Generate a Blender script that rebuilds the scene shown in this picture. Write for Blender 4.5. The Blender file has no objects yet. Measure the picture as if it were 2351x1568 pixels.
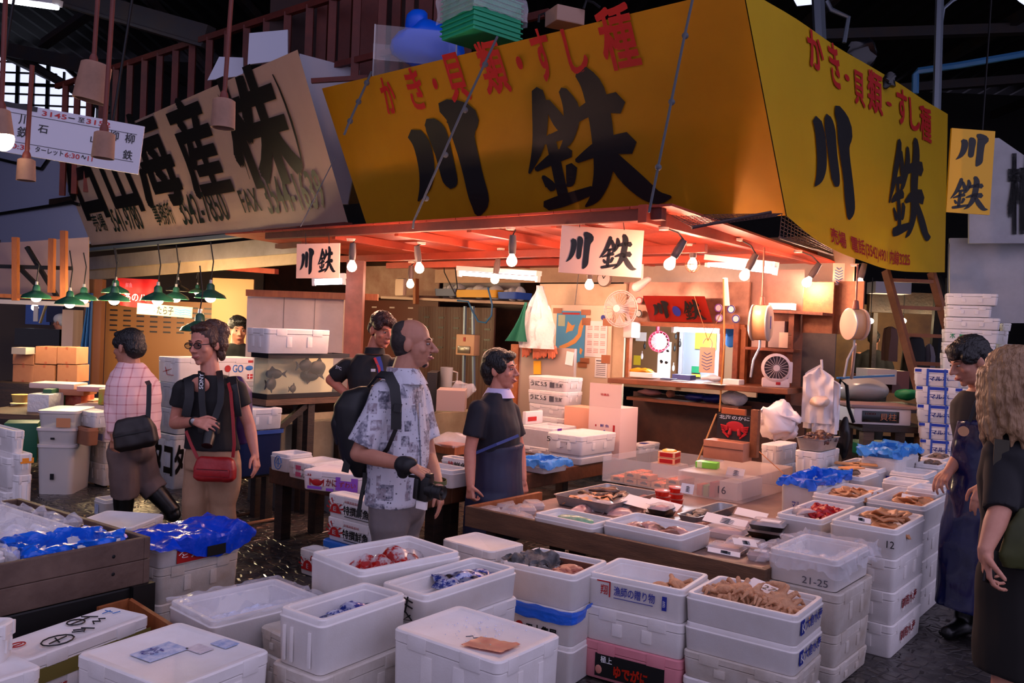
import bpy,bmesh,math,random
from mathutils import Vector as V,Matrix,noise
random.seed(11)
SC=bpy.context.scene
COL=SC.collection
# ------------------------------------------------------------------ camera
FPX,HC,ROLL=2000.0,1.68,math.radians(2.3)
PITCH=-math.atan((784-755)*math.cos(ROLL)/FPX)
_X0=V((1,0,0));_F0=V((0,math.cos(PITCH),math.sin(PITCH)));_U0=V((0,-math.sin(PITCH),math.cos(PITCH)))
CR=_X0*math.cos(ROLL)+_U0*math.sin(ROLL)
CU=_U0*math.cos(ROLL)-_X0*math.sin(ROLL)
CPOS=V((0,0,HC))
cam=bpy.data.cameras.new('camera');cam_o=bpy.data.objects.new('camera',cam);COL.objects.link(cam_o)
cam.sensor_width=36;cam.lens=36*FPX/2351;cam.clip_start=.05;cam.clip_end=200
cam_o.matrix_world=Matrix(((CR.x,CU.x,-_F0.x,0),(CR.y,CU.y,-_F0.y,0),(CR.z,CU.z,-_F0.z,HC),(0,0,0,1)))
SC.camera=cam_o
# ------------------------------------------------------------------ light and exposure
SC.view_settings.view_transform='Standard';SC.view_settings.look='None'
SC.view_settings.gamma=1;SC.view_settings.use_curve_mapping=False
SC.view_settings.exposure=0.0
SC.cycles.use_denoising=True
SC.cycles.adaptive_threshold=.03;SC.cycles.max_bounces=6;SC.cycles.diffuse_bounces=3;SC.cycles.glossy_bounces=3
SC.cycles.transparent_max_bounces=12;SC.cycles.transmission_bounces=4
SC.cycles.caustics_reflective=False;SC.cycles.caustics_refractive=False
SC.cycles.sample_clamp_indirect=4
W=bpy.data.worlds.new('daylight');SC.world=W;W.use_nodes=True
_bg=W.node_tree.nodes['Background']
_bg.inputs[1].default_value=.74
def _sky():  # overcast daylight, brighter towards the open right-hand side of the hall
 nt=W.node_tree;N=nt.nodes.new;L=nt.links.new
 tc=N('ShaderNodeTexCoord');dp=N('ShaderNodeVectorMath');dp.operation='DOT_PRODUCT';dp.inputs[1].default_value=V((.80,-.45,.40)).normalized()
 mr=N('ShaderNodeMapRange');mr.inputs[1].default_value=-.6;mr.inputs[2].default_value=1
 rp=N('ShaderNodeValToRGB');rp.color_ramp.elements[0].color=(.32,.28,.46,1);rp.color_ramp.elements[1].color=(1.2,1.08,1.62,1)
 L(tc.outputs['Generated'],dp.inputs[0]);L(dp.outputs['Value'],mr.inputs[0]);L(mr.outputs[0],rp.inputs[0]);L(rp.outputs[0],_bg.inputs[0])
_sky()
LAMP=7.2  # overall strength of the market lamps
WARM=(1.0,.51,.34)

def P(u,v,z=None,y=None):
 """world point seen at photo pixel (u, v), on the level z or at the distance y"""
 d=_F0+CR*((u-1175.5)/FPX)-CU*((v-784)/FPX)
 return CPOS+d*((z-HC)/d.z if z is not None else y/d.y)
def proj(p):
 d=p-CPOS;w=d.dot(_F0)
 return 1175.5+FPX*d.dot(CR)/w,784-FPX*d.dot(CU)/w
# ------------------------------------------------------------------ materials
def lin(c):
 return tuple((x/12.92 if x<=.04045 else ((x+.055)/1.055)**2.4) for x in c[:3])
_M={}
def mat(name,c,rough=.55,metal=0,c2=None,scale=6,amt=.5,bump=0,bscale=60,alpha=1,emit=0,ecol=None,spec=.5,stretch=None,coord='Object',trans=0):
 if name in _M:return _M[name]
 m=bpy.data.materials.new(name);m.use_nodes=True;nt=m.node_tree;b=nt.nodes['Principled BSDF']
 L=nt.links.new;N=nt.nodes.new
 b.inputs['Base Color'].default_value=(*lin(c),1)
 b.inputs['Roughness'].default_value=rough;b.inputs['Metallic'].default_value=metal
 b.inputs['Alpha'].default_value=alpha;b.inputs['Specular IOR Level'].default_value=spec
 b.inputs['Transmission Weight'].default_value=trans
 if emit:
  b.inputs['Emission Color'].default_value=(*(ecol or lin(c)),1);b.inputs['Emission Strength'].default_value=emit
 if c2 or bump:
  tc=N('ShaderNodeTexCoord');mp=N('ShaderNodeMapping');L(tc.outputs[coord],mp.inputs[0])
  if stretch:mp.inputs['Scale'].default_value=stretch
 if c2:
  n=N('ShaderNodeTexNoise');n.inputs['Scale'].default_value=scale;n.inputs['Detail'].default_value=5;n.inputs['Roughness'].default_value=.65
  L(mp.outputs[0],n.inputs['Vector'])
  r=N('ShaderNodeValToRGB');r.color_ramp.elements[0].position=.5-.25*(1.2-amt);r.color_ramp.elements[1].position=.5+.25*(1.2-amt)
  r.color_ramp.elements[0].color=(*lin(c),1);r.color_ramp.elements[1].color=(*lin(c2),1)
  L(n.outputs[0],r.inputs[0]);L(r.outputs[0],b.inputs['Base Color'])
 if bump:
  n2=N('ShaderNodeTexNoise');n2.inputs['Scale'].default_value=bscale;n2.inputs['Detail'].default_value=3
  L(mp.outputs[0],n2.inputs['Vector'])
  bp=N('ShaderNodeBump');bp.inputs['Strength'].default_value=bump;bp.inputs['Distance'].default_value=.02
  L(n2.outputs[0],bp.inputs['Height']);L(bp.outputs[0],b.inputs['Normal'])
 _M[name]=m
 return m
def nodes(m):return m.node_tree,m.node_tree.nodes['Principled BSDF']
FOAM=mat('white_foam',(.90,.885,.875),.6,c2=(.85,.825,.80),scale=5,amt=.3,bump=.06,bscale=160)
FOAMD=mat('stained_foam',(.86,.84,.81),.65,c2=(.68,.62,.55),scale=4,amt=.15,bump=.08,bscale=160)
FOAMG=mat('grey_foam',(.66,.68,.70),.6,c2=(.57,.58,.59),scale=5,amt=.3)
FOAMP=mat('pink_foam',(.86,.55,.58),.6,c2=(.80,.48,.52),scale=5,amt=.3)
LIDW=FOAM
WOODD=mat('dark_wet_wood',(.20,.13,.09),.55,c2=(.09,.06,.045),scale=5,amt=.5,bump=.25,bscale=30,stretch=(1,1,6))
WOODM=mat('weathered_wood',(.43,.31,.22),.6,c2=(.29,.20,.14),scale=3.5,amt=.4,bump=.2,bscale=25,stretch=(1,1,7))
WOODO=mat('orange_pine',(.62,.36,.19),.55,c2=(.50,.27,.13),scale=4,amt=.4,bump=.12,bscale=25,stretch=(5,5,1))
WOODR=mat('red_brown_timber',(.42,.155,.10),.6,c2=(.30,.10,.07),scale=3,amt=.4,bump=.12,bscale=30)
EAVER=mat('red_stained_board',(.66,.24,.13),.55,c2=(.54,.17,.09),scale=3,amt=.4,bump=.15,bscale=20)
BLACK=mat('black_ink',(.025,.025,.03),.5)
RED=mat('red_ink',(.66,.05,.06),.5)
BLUEI=mat('blue_ink',(.10,.16,.55),.5)
GREENI=mat('dark_green_ink',(.07,.13,.10),.5)
GREYI=mat('grey_ink',(.30,.30,.34),.5)
WHITEI=mat('white_ink',(.92,.92,.92),.5)
PURPLE=mat('violet_ink',(.55,.30,.72),.5)
PINKI=mat('pink_ink',(.78,.32,.45),.5)
STEEL=mat('brushed_steel',(.70,.69,.68),.35,.55,c2=(.58,.57,.56),scale=8,amt=.3)
DARKM=mat('dark_metal',(.10,.10,.11),.5,.6)
GREYM=mat('grey_pipe',(.45,.50,.55),.4,.5)
PIPEB=mat('blue_pipe',(.20,.42,.60),.45)
ROPE=mat('grey_rope',(.30,.32,.35),.8)
CORD=mat('black_cord',(.04,.04,.045),.6)
PAPER=mat('white_paper',(.90,.88,.87),.7)
CREAM=mat('cream_paint',(.80,.71,.58),.6,c2=(.70,.60,.48),scale=3,amt=.3)
BLUEF=mat('blue_film',(.02,.38,.86),.22,alpha=.92,bump=.5,bscale=22)
CLEAR=mat('clear_film',(.93,.93,.96),.12,alpha=.26,bump=.8,bscale=35)
FILMW=mat('white_film',(.90,.90,.90),.35,alpha=.80,bump=.5,bscale=30)
ACRYL=mat('acrylic_sheet',(.90,.90,.90),.12,alpha=.20)
MILKY=mat('milky_acrylic',(.92,.84,.80),.3,alpha=.30)
CARD=mat('brown_card',(.64,.42,.30),.75,c2=(.58,.37,.26),scale=4,amt=.4)
SKIN=mat('light_skin',(.80,.55,.45),.5,c2=(.74,.46,.38),scale=9,amt=.3)
SKINA=mat('tan_skin',(.72,.50,.40),.5,c2=(.66,.43,.34),scale=9,amt=.3)
LIPS=mat('lips',(.58,.28,.26),.5)
EYEW=mat('eye_white',(.62,.56,.53),.4)
EYEB=mat('eye_iris',(.06,.04,.03),.2)
BULBM=mat('lit_bulb',(1,.86,.66),.3,emit=14,ecol=(1,.74,.48))
TUBEM=mat('lit_tube',(.95,.95,1),.3,emit=9,ecol=(.88,.90,1))
# ------------------------------------------------------------------ mesh helpers
def chainM(o):
 M=Matrix.Identity(4)
 while o is not None:
  M=o.matrix_basis@M;o=o.parent
 return M
def rr(w,d,r,n=4,x0=0,y0=0):
 out=[]
 for cx,cy,a0 in ((w-r,r,-90),(w-r,d-r,0),(r,d-r,90),(r,r,180)):
  for k in range(n+1):
   a=math.radians(a0+90*k/n);out.append((x0+cx+r*math.cos(a),y0+cy+r*math.sin(a)))
 return out
class MB:
 def __init__(s,M=None):s.b=bmesh.new();s.M=M or Matrix.Identity(4)
 def _new(s,f):
  t=bmesh.new();f(t);me=bpy.data.meshes.new('t');t.to_mesh(me);t.free();s.b.from_mesh(me);bpy.data.meshes.remove(me)
 def box(s,x0,y0,z0,x1,y1,z1,bev=0,M=None):
  def f(t):
   bmesh.ops.create_cube(t,size=1)
   bmesh.ops.scale(t,vec=(max(abs(x1-x0),1e-4),max(abs(y1-y0),1e-4),max(abs(z1-z0),1e-4)),verts=t.verts)
   bmesh.ops.translate(t,vec=((x0+x1)/2,(y0+y1)/2,(z0+z1)/2),verts=t.verts)
   if bev:bmesh.ops.bevel(t,geom=t.edges[:],offset=min(bev,.45*min(abs(x1-x0),abs(y1-y0),abs(z1-z0))),segments=2,affect='EDGES',profile=.6)
   if M:bmesh.ops.transform(t,matrix=M,verts=t.verts)
  s._new(f);return s
 def bar(s,a,b,w,h,roll=0,bev=0):
  a,b=V(a),V(b);d=b-a;L=d.length;q=d.to_track_quat('X','Z')
  return s.box(0,-w/2,-h/2,L,w/2,h/2,bev,Matrix.Translation(a)@q.to_matrix().to_4x4()@Matrix.Rotation(roll,4,'X'))
 def tube(s,pts,r,n=8,cap=True):
  pts=[V(p) for p in pts];R=r if isinstance(r,(list,tuple)) else [r]*len(pts);rings=[]
  up=V((0,0,1))
  for i,p in enumerate(pts):
   d=(pts[min(i+1,len(pts)-1)]-pts[max(i-1,0)]).normalized()
   if abs(d.dot(up))>.97:up=V((1,0,0)) if abs(d.x)<.9 else V((0,1,0))
   x=d.cross(up).normalized();y=x.cross(d);up=y
   rings.append([s.b.verts.new(p+(x*math.cos(2*math.pi*k/n)+y*math.sin(2*math.pi*k/n))*R[i]) for k in range(n)])
  for A,B in zip(rings,rings[1:]):
   for k in range(n):s.b.faces.new((A[k],A[(k+1)%n],B[(k+1)%n],B[k]))
  if cap:s.b.faces.new(rings[0][::-1]);s.b.faces.new(rings[-1])
  return s
 def ell(s,c,r,M=None,seg=16,rings=10):
  r=r if isinstance(r,(tuple,list)) else (r,r,r)
  def f(t):
   bmesh.ops.create_uvsphere(t,u_segments=seg,v_segments=rings,radius=1)
   bmesh.ops.transform(t,matrix=Matrix.Translation(V(c))@(M or Matrix.Identity(4))@Matrix.Diagonal((*r,1)),verts=t.verts)
  s._new(f);return s
 def cap(s,a,ra,b,rb,n=14):
  a,b=V(a),V(b);d=b-a;L=d.length
  if L<1e-5:return s.ell(a,max(ra,rb),seg=n,rings=8)
  q=d.to_track_quat('Z','Y').to_matrix().to_4x4();pr=[]
  for k in range(5):t=-math.pi/2+math.pi/2*k/4.0;pr.append((ra*math.cos(t),ra*math.sin(t)))
  for k in range(5):t=math.pi/2*k/4.0;pr.append((rb*math.cos(t),L+rb*math.sin(t)))
  return s.lathe(pr,n,Matrix.Translation(a)@q)
 def lathe(s,pr,n=20,M=None,sy=1):
  M=M or Matrix.Identity(4);prev=None
  for r,z in pr:
   ring=[s.b.verts.new(M@V((0,0,z)))] if r<1e-6 else [s.b.verts.new(M@V((r*math.cos(2*math.pi*k/n),sy*r*math.sin(2*math.pi*k/n),z))) for k in range(n)]
   if prev:
    if len(prev)==1 and len(ring)>1:
     for k in range(n):s.b.faces.new((prev[0],ring[(k+1)%n],ring[k]))
    elif len(ring)==1 and len(prev)>1:
     for k in range(n):s.b.faces.new((prev[k],prev[(k+1)%n],ring[0]))
    elif len(ring)>1:
     for k in range(n):s.b.faces.new((prev[k],prev[(k+1)%n],ring[(k+1)%n],ring[k]))
   prev=ring
  return s
 def loft(s,loops,cap0=True,cap1=True):
  prev=None;first=None
  for lp in loops:
   ring=[s.b.verts.new(p) for p in lp]
   if prev:
    n=len(ring)
    for k in range(n):s.b.faces.new((prev[k],prev[(k+1)%n],ring[(k+1)%n],ring[k]))
   else:first=ring
   prev=ring
  if cap0:s.b.faces.new(first[::-1])
  if cap1:s.b.faces.new(prev)
  return s
 def poly(s,pts,th=0):
  vs=[s.b.verts.new(p) for p in pts];f=s.b.faces.new(vs)
  if th:
   f.normal_update();nrm=f.normal.copy()
   r=bmesh.ops.extrude_face_region(s.b,geom=[f]);bmesh.ops.translate(s.b,vec=-nrm*th,verts=[x for x in r['geom'] if isinstance(x,bmesh.types.BMVert)])
  return s
 def sheet(s,fn,nu,nv,th=0):
  g=[[s.b.verts.new(fn(i/nu,j/nv)) for j in range(nv+1)] for i in range(nu+1)];fs=[]
  for i in range(nu):
   for j in range(nv):fs.append(s.b.faces.new((g[i][j],g[i+1][j],g[i+1][j+1],g[i][j+1])))
  if th:bmesh.ops.solidify(s.b,geom=fs,thickness=th)
  return s
 def jitter(s,a,sc=8,seed=0):
  for v in s.b.verts:v.co+=noise.noise_vector(v.co*sc+V((seed,0,seed)))*a
  return s
 def done(s,name,m,parent=None,smooth=True,loc=None,sharp=38):
  """s.M takes the mesh into the world; the object's origin goes to its base (or to loc), or to its parent's frame"""
  s.b.transform(s.M);bmesh.ops.recalc_face_normals(s.b,faces=s.b.faces)
  if parent is not None:T=chainM(parent)
  else:
   vs=s.b.verts;lo=[min(v.co[i] for v in vs) for i in range(3)];hi=[max(v.co[i] for v in vs) for i in range(3)]
   T=loc if isinstance(loc,Matrix) else Matrix.Translation(loc or ((lo[0]+hi[0])/2,(lo[1]+hi[1])/2,lo[2]))
  s.b.transform(T.inverted())
  me=bpy.data.meshes.new(name);s.b.to_mesh(me);s.b.free()
  if m:me.materials.append(m)
  if smooth:
   me.shade_smooth()
   try:me.set_sharp_from_angle(angle=math.radians(sharp))
   except Exception:pass
  o=bpy.data.objects.new(name,me);COL.objects.link(o)
  if parent is not None:o.parent=parent
  else:o.matrix_basis=T
  return o
def tag(o,label,cat,group=None):
 o['label']=label;o['category']=cat
 if group:o['group']=group
 return o
def struct(o):o['kind']='structure';return o
def stuff(o):o['kind']='stuff';return o
def thing(name,label,cat,loc=(0,0,0),rz=0,group=None,M=None):
 o=bpy.data.objects.new(name,None);COL.objects.link(o);o.empty_display_size=.1
 o.matrix_basis=M if M is not None else Matrix.Translation(V(loc))@Matrix.Rotation(rz,4,'Z')
 return tag(o,label,cat,group)
def dup(root,M,label=None,group=None):
 r=root.copy();COL.objects.link(r);r.matrix_basis=M
 if label:r['label']=label
 if group:r['group']=group
 for ch in list(root.children):
  c=ch.copy();COL.objects.link(c);c.parent=r
  for g in list(ch.children):
   d=g.copy();COL.objects.link(d);d.parent=c
 return r
def TR(loc,rz=0,s=1,rx=0,ry=0):
 return Matrix.Translation(V(loc))@Matrix.Rotation(rz,4,'Z')@Matrix.Rotation(ry,4,'Y')@Matrix.Rotation(rx,4,'X')@Matrix.Diagonal((s,s,s,1))
# ------------------------------------------------------------------ writing
_G={}
def glyph(s,bold=0):
 if (s,bold) in _G:return _G[s,bold]
 c=bpy.data.curves.new('t','FONT');c.body=s;c.size=1;c.offset=bold;c.resolution_u=3;c.align_x='LEFT'
 o=bpy.data.objects.new('t',c);COL.objects.link(o)
 me=bpy.data.meshes.new_from_object(o.evaluated_get(bpy.context.evaluated_depsgraph_get()))
 bpy.data.objects.remove(o);bpy.data.curves.remove(c)
 vs=[tuple(v.co) for v in me.vertices];fs=[tuple(p.vertices) for p in me.polygons];bpy.data.meshes.remove(me)
 x0=min(v[0] for v in vs);x1=max(v[0] for v in vs);y0=min(v[1] for v in vs);y1=max(v[1] for v in vs)
 _G[s,bold]=([((v[0]-x0)/(x1-x0),(v[1]-y0)/(y1-y0)) for v in vs],fs,(x1-x0)/(y1-y0))
 return _G[s,bold]
def write(s,fn,m,parent,cell=(0,0,1,1),bold=0.015,name='lettering',b=None):
 """letters of s fill the cell (x0, y0, x1, y1); fn takes the cell's coordinates to the world"""
 mb=b or MB();x0,y0,x1,y1=cell;sh=[(0,0)]
 if bold>.018:d=bold*.95;bold=0;sh=[(d*i,d*j) for i,j in ((-1,-1),(0,-1),(1,-1),(-1,0),(1,0),(-1,1),(0,1),(1,1))]
 vs,fs,asp=glyph(s,bold)
 for sx,sy in sh:
  if asp>1.3:sx/=asp
  vv=[mb.b.verts.new(fn(x0+(x1-x0)*(p[0]+sx),y0+(y1-y0)*(p[1]+sy))) for p in vs]
  for f in fs:
   try:mb.b.faces.new([vv[i] for i in f])
   except ValueError:pass
 return mb if b else mb.done(name,m,parent,smooth=False)
def brush(strokes,fn,mb,box):
 """brush strokes [(x, y, w) ...] drawn in the box (x0, y0, x1, y1; y down), taken to the world by fn on 0..1"""
 bx0,by0,bx1,by1=box
 for st in strokes:
  pts=[]
  for i in range(len(st)-1):
   p0=st[max(i-1,0)];p1=st[i];p2=st[i+1];p3=st[min(i+2,len(st)-1)]
   for k in range(5 if i==len(st)-2 else 4):
    t=k/4
    pts.append(tuple(.5*(2*p1[j]+(p2[j]-p0[j])*t+(2*p0[j]-5*p1[j]+4*p2[j]-p3[j])*t*t+(3*p1[j]-p0[j]-3*p2[j]+p3[j])*t**3) for j in range(3)))
  Lf,Rt=[],[]
  n=len(pts)
  for i,(x,y,w) in enumerate(pts):
   dx=pts[min(i+1,n-1)][0]-pts[max(i-1,0)][0];dy=pts[min(i+1,n-1)][1]-pts[max(i-1,0)][1];l=math.hypot(dx,dy) or 1
   w=max(w*1.25,1)/2
   Lf.append((x-dy/l*w,y+dx/l*w));Rt.append((x+dy/l*w,y-dx/l*w))
  a0,a1=pts[0],pts[-1]
  d0=(pts[0][0]-pts[1][0],pts[0][1]-pts[1][1]);l0=math.hypot(*d0) or 1
  d1=(pts[-1][0]-pts[-2][0],pts[-1][1]-pts[-2][1]);l1=math.hypot(*d1) or 1
  tip0=(a0[0]+d0[0]/l0*a0[2]*.4,a0[1]+d0[1]/l0*a0[2]*.4);tip1=(a1[0]+d1[0]/l1*a1[2]*.4,a1[1]+d1[1]/l1*a1[2]*.4)
  q=lambda p:mb.b.verts.new(fn((p[0]-bx0)/(bx1-bx0),1-(p[1]-by0)/(by1-by0)))
  A=[q(p) for p in Lf];B=[q(p) for p in Rt]
  for i in range(n-1):mb.b.faces.new((A[i],A[i+1],B[i+1],B[i]))
  mb.b.faces.new((q(tip0),A[0],B[0]));mb.b.faces.new((A[-1],q(tip1),B[-1]))
KAWA=[[(632,190,40),(642,230,42),(634,310,38),(612,370,26),(580,412,4)],
  [(688,160,30),(698,190,46),(697,270,40),(694,350,36),(690,372,20)],
  [(742,118,36),(780,160,72),(768,220,50),(764,330,44),(760,420,44),(742,468,14)]]
TETSU=[[(966,138,24),(958,190,34),(925,280,26),(878,353,5)],[(982,170,16),(1000,225,30),(1012,262,18)],
         [(938,272,14),(995,260,22)],[(900,345,10),(960,318,24),(1004,306,24)],[(964,262,22),(960,340,24),(955,432,24)],
         [(915,366,10),(928,392,24),(926,404,12)],[(1000,345,24),(986,385,18),(974,396,6)],
         [(900,448,22),(950,436,26),(1040,412,18)],
         [(1032,148,18),(1040,200,34),(1012,270,22),(984,296,5)],[(1040,222,22),(1100,200,30),(1158,200,42)],
         [(1090,112,30),(1108,160,44),(1100,270,44),(1080,360,38),(1042,428,22),(1006,456,4)],
         [(1018,332,10),(1090,304,32),(1160,300,44)],[(1104,320,26),(1142,388,42),(1186,438,34),(1226,442,6)]]
BK,BT=(575,108,825,476),(872,108,1228,470)
def shopname(fn,cellK,cellT,parent,m=BLACK,name='shop_lettering'):
 mb=MB()
 for st,bx,c in ((KAWA,BK,cellK),(TETSU,BT,cellT)):
  brush(st,lambda a,b,c=c:fn(c[0]+(c[2]-c[0])*a,c[1]+(c[3]-c[1])*b),mb,bx)
 return mb.done(name,m,parent,smooth=False)
def plane(M,off=.0015):
 return lambda a,b:M@V((a,b,off))
def quadmap(BL,BR,TL,TR_,off=.004):
 n=((BR-BL).cross(TL-BL)).normalized()
 return lambda a,b:(BL*(1-a)+BR*a)*(1-b)+(TL*(1-a)+TR_*a)*b+n*off
def invmap(fn,u,v):
 a=b=.5;fn=getattr(fn,'inv',fn)
 for _ in range(30):
  p=proj(fn(a,b));pa=proj(fn(a+.01,b));pb=proj(fn(a,b+.01))
  j=((pa[0]-p[0])*100,(pb[0]-p[0])*100,(pa[1]-p[1])*100,(pb[1]-p[1])*100);det=j[0]*j[3]-j[1]*j[2]
  e=(u-p[0],v-p[1]);a+=(j[3]*e[0]-j[1]*e[1])/det;b+=(-j[2]*e[0]+j[0]*e[1])/det
 return a,b
def cellpx(fn,u0,v0,u1,v1):
 """cell whose top left and bottom right corners are seen at these photo pixels"""
 a0,b1=invmap(fn,u0,v0);a1,b0=invmap(fn,u1,v1)
 return (a0,b0,a1,b1)
def frm(o,x,y):
 x,y=V(x).normalized(),V(y).normalized();z=x.cross(y).normalized();y=z.cross(x)
 return Matrix(((x.x,y.x,z.x,o[0]),(x.y,y.y,z.y,o[1]),(x.z,y.z,z.z,o[2]),(0,0,0,1)))
# ------------------------------------------------------------------ market boxes
GA=math.radians(51)  # the stall's grid: local x runs to the right and back, local y to the left and back
class Bx:pass
def fit(L,N,R,zt,snap=False):
 """rectangle seen with its left, near and right top corners at these pixels, on the level zt"""
 n,l,r=P(*N,z=zt),P(*L,z=zt),P(*R,z=zt)
 a1=math.atan2(r.y-n.y,r.x-n.x);a2=math.atan2(l.y-n.y,l.x-n.x)-math.pi/2
 if a2<-math.pi:a2+=2*math.pi
 a=a1 if abs(a1-a2)>math.radians(11) else (a1+a2)/2
 if snap:
  a=GA;out=[]
  for dx,dy,u in ((math.cos(a),math.sin(a),R[0]),(-math.sin(a),math.cos(a),L[0])):
   lo,hi=.02,3.0
   for _ in range(40):
    m=(lo+hi)/2;pu=proj(n+V((dx*m,dy*m,0)))[0]
    if (pu<u)==(u>N[0]):lo=m
    else:hi=m
   out.append(lo)
  return Matrix.Translation(n)@Matrix.Rotation(a,4,'Z'),out[0],out[1]
 lb=abs((r-n).x*math.cos(a)+(r-n).y*math.sin(a));la=abs(-(l-n).x*math.sin(a)+(l-n).y*math.cos(a))
 return Matrix.Translation(n)@Matrix.Rotation(a,4,'Z'),lb,la
def face(B,side):
 w,d,h=B.w,B.d,B.h
 if side=='left':o,x,y=(0,d,0),(0,-1,0),(0,0,1)
 elif side=='right':o,x,y=(0,0,0),(1,0,0),(0,0,1)
 elif side=='top':o,x,y=(0,d,h),(0,-1,0),(1,0,0)
 else:o,x,y=(0,0,h),(1,0,0),(0,1,0)  # 'topr': read from the right-hand side
 return B.F@frm(o,x,y)
def boxmesh(w,d,h,wall,floor,rad,lip=True):
 mb=MB();lp=[]
 def ring(i,z):return [(x,y,z) for x,y in rr(w-2*i,d-2*i,max(rad-i*.5,.006),4,i,i)]
 lp.append(ring(.012,0));lp.append(ring(.008,.006))
 if lip:lp+=[ring(.002,h-.034),ring(.0,h-.030),ring(.0,h-.026),ring(.006,h-.022),ring(.006,h-.004),ring(.009,h)]
 else:lp+=[ring(.002,h-.004),ring(.005,h)]
 lp+=[ring(wall-.003,h),ring(wall,h-.004)]
 if lip:lp+=[ring(wall,h-.02),ring(wall+.006,h-.024)]
 lp+=[ring(wall+.012,floor+.01),ring(wall+.02,floor)]
 return mb.loft(lp)
REG=[]
def sep(F,w,d,h):
 """trims a box on the stall's grid so that it stands clear of the boxes already there"""
 p=F.translation;c,s=math.cos(GA),math.sin(GA);x0,y0=p.x*c+p.y*s,-p.x*s+p.y*c;x1,y1,z1,z0=x0+w,y0+d,p.z,p.z-h
 for a0,b0,e0,a1,b1,e1 in REG:
  if x0<a1 and a0<x1 and y0<b1 and b0<y1 and z0<e1-.004 and e0<z1-.004:
   q=min((x1-a0,0),(a1-x0,1),(y1-b0,2),(b1-y0,3))[1]
   if q==0:x1=a0-.004
   elif q==1:x0=a1+.004
   elif q==2:y1=b0-.004
   else:y0=b1+.004
 if x1-x0>.08 and y1-y0>.08:REG.append((x0,y0,z0,x1,y1,z1));return Matrix.Translation((x0*c-y0*s,x0*s+y0*c,p.z))@Matrix.Rotation(GA,4,'Z'),x1-x0,y1-y0
 return F,w,d
def foam(label,L,N,R,zt,h,lid=False,name='foam_box',m=None,wall=.028,depth=None,group=None,cat='box',snap=False,rect=None,bz=None,lidm=None,notch=1):
 B=Bx();m=m or FOAM
 if rect:F,w,d=rect
 else:F,w,d=fit(L,N,R,zt,snap)
 if abs(math.atan2(F[1][0],F[0][0])-GA)<.01:F,w,d=sep(F,w,d,h)
 F=F@Matrix.Translation((0,0,-h));B.F,B.w,B.d,B.h=F,w,d,h;B.wall=wall
 if not lid:
  B.floor=h-(depth or (h-.03));mb=boxmesh(w,d,h,wall,B.floor,.03)
  mb.M=F;B.o=tag(mb.done(name,m,loc=F),label,cat,group)
 else:
  t=min(.045,h*.28);mb=MB(F)
  def ring(i,z,rad=.03):return [(x,y,z) for x,y in rr(w-2*i,d-2*i,max(rad-i*.5,.006),4,i,i)]
  mb.loft([ring(.012,0),ring(.008,.006),ring(.002,h-t-.004),ring(.005,h-t)])
  for (x0,x1,y0,y1) in ((.3*w,.38*w,-.0012,.01),(.62*w,.7*w,-.0012,.01),(-.0012,.01,.3*d,.4*d),(-.0012,.01,.6*d,.7*d)):
   mb.box(x0,y0,.25*h,x1,y1,h-t-.02,.002)
  B.o=tag(mb.done(name,m,loc=F),label,cat,group)
  mb=MB(F)
  mb.loft([ring(.004,h-t+.002),ring(0,h-t+.004),ring(0,h-.006),ring(.006,h),ring(.028,h),ring(.034,h-.005)])
  if notch:
   for (x0,x1,y0,y1) in ((.14*w,.30*w,-.003,.012),(.70*w,.86*w,-.003,.012),(-.003,.012,.16*d,.34*d),(-.003,.012,.66*d,.84*d)):
    mb.box(x0,y0,h-t-.012,x1,y1,h-.002,.003)
  B.lid=mb.done('lid',lidm or m,B.o)
 return B
def put(B,side,s,x0,y0,x1,y1,m,bold=.015,name='lettering',off=.0025):
 """writing on a box face, its cell given as shares of the face's width and height"""
 M=face(B,side);w=B.d if side in ('left','top') else B.w;hh=B.h if side in ('left','right') else (B.w if side=='top' else B.d)
 return write(s,plane(M,off),m,B.o,(x0*w,y0*hh,x1*w,y1*hh),bold,name)
def patch(B,side,x0,y0,x1,y1,m,name='label',off=.002,th=.001):
 M=face(B,side);w=B.d if side in ('left','top') else B.w;hh=B.h if side in ('left','right') else (B.w if side=='top' else B.d)
 return MB(M).box(x0*w,y0*hh,-.001,x1*w,y1*hh,off).done(name,m,B.o,smooth=False)
def scribble(B,side,lines,m,w=.0035,name='marker_writing',off=.003):
 """felt pen strokes: lists of (x, y) shares of the face"""
 M=face(B,side);W_=B.d if side in ('left','top') else B.w;hh=B.h if side in ('left','right') else (B.w if side=='top' else B.d)
 mb=MB(M)
 for ln in lines:mb.tube([(x*W_,y*hh,off) for x,y in ln],w,5)
 return mb.done(name,m,B.o)
def under(B,label,n_h,dz=0,grow=0,group=None,m=None,lid=False,**k):
 """a box standing right beneath B, on the same footprint"""
 F=B.F@Matrix.Translation((-grow,-grow,-.001))
 return foam(label,None,None,None,0,n_h,lid=lid,m=m,group=group,rect=(F,B.w+2*grow,B.d+2*grow),**k)
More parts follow.
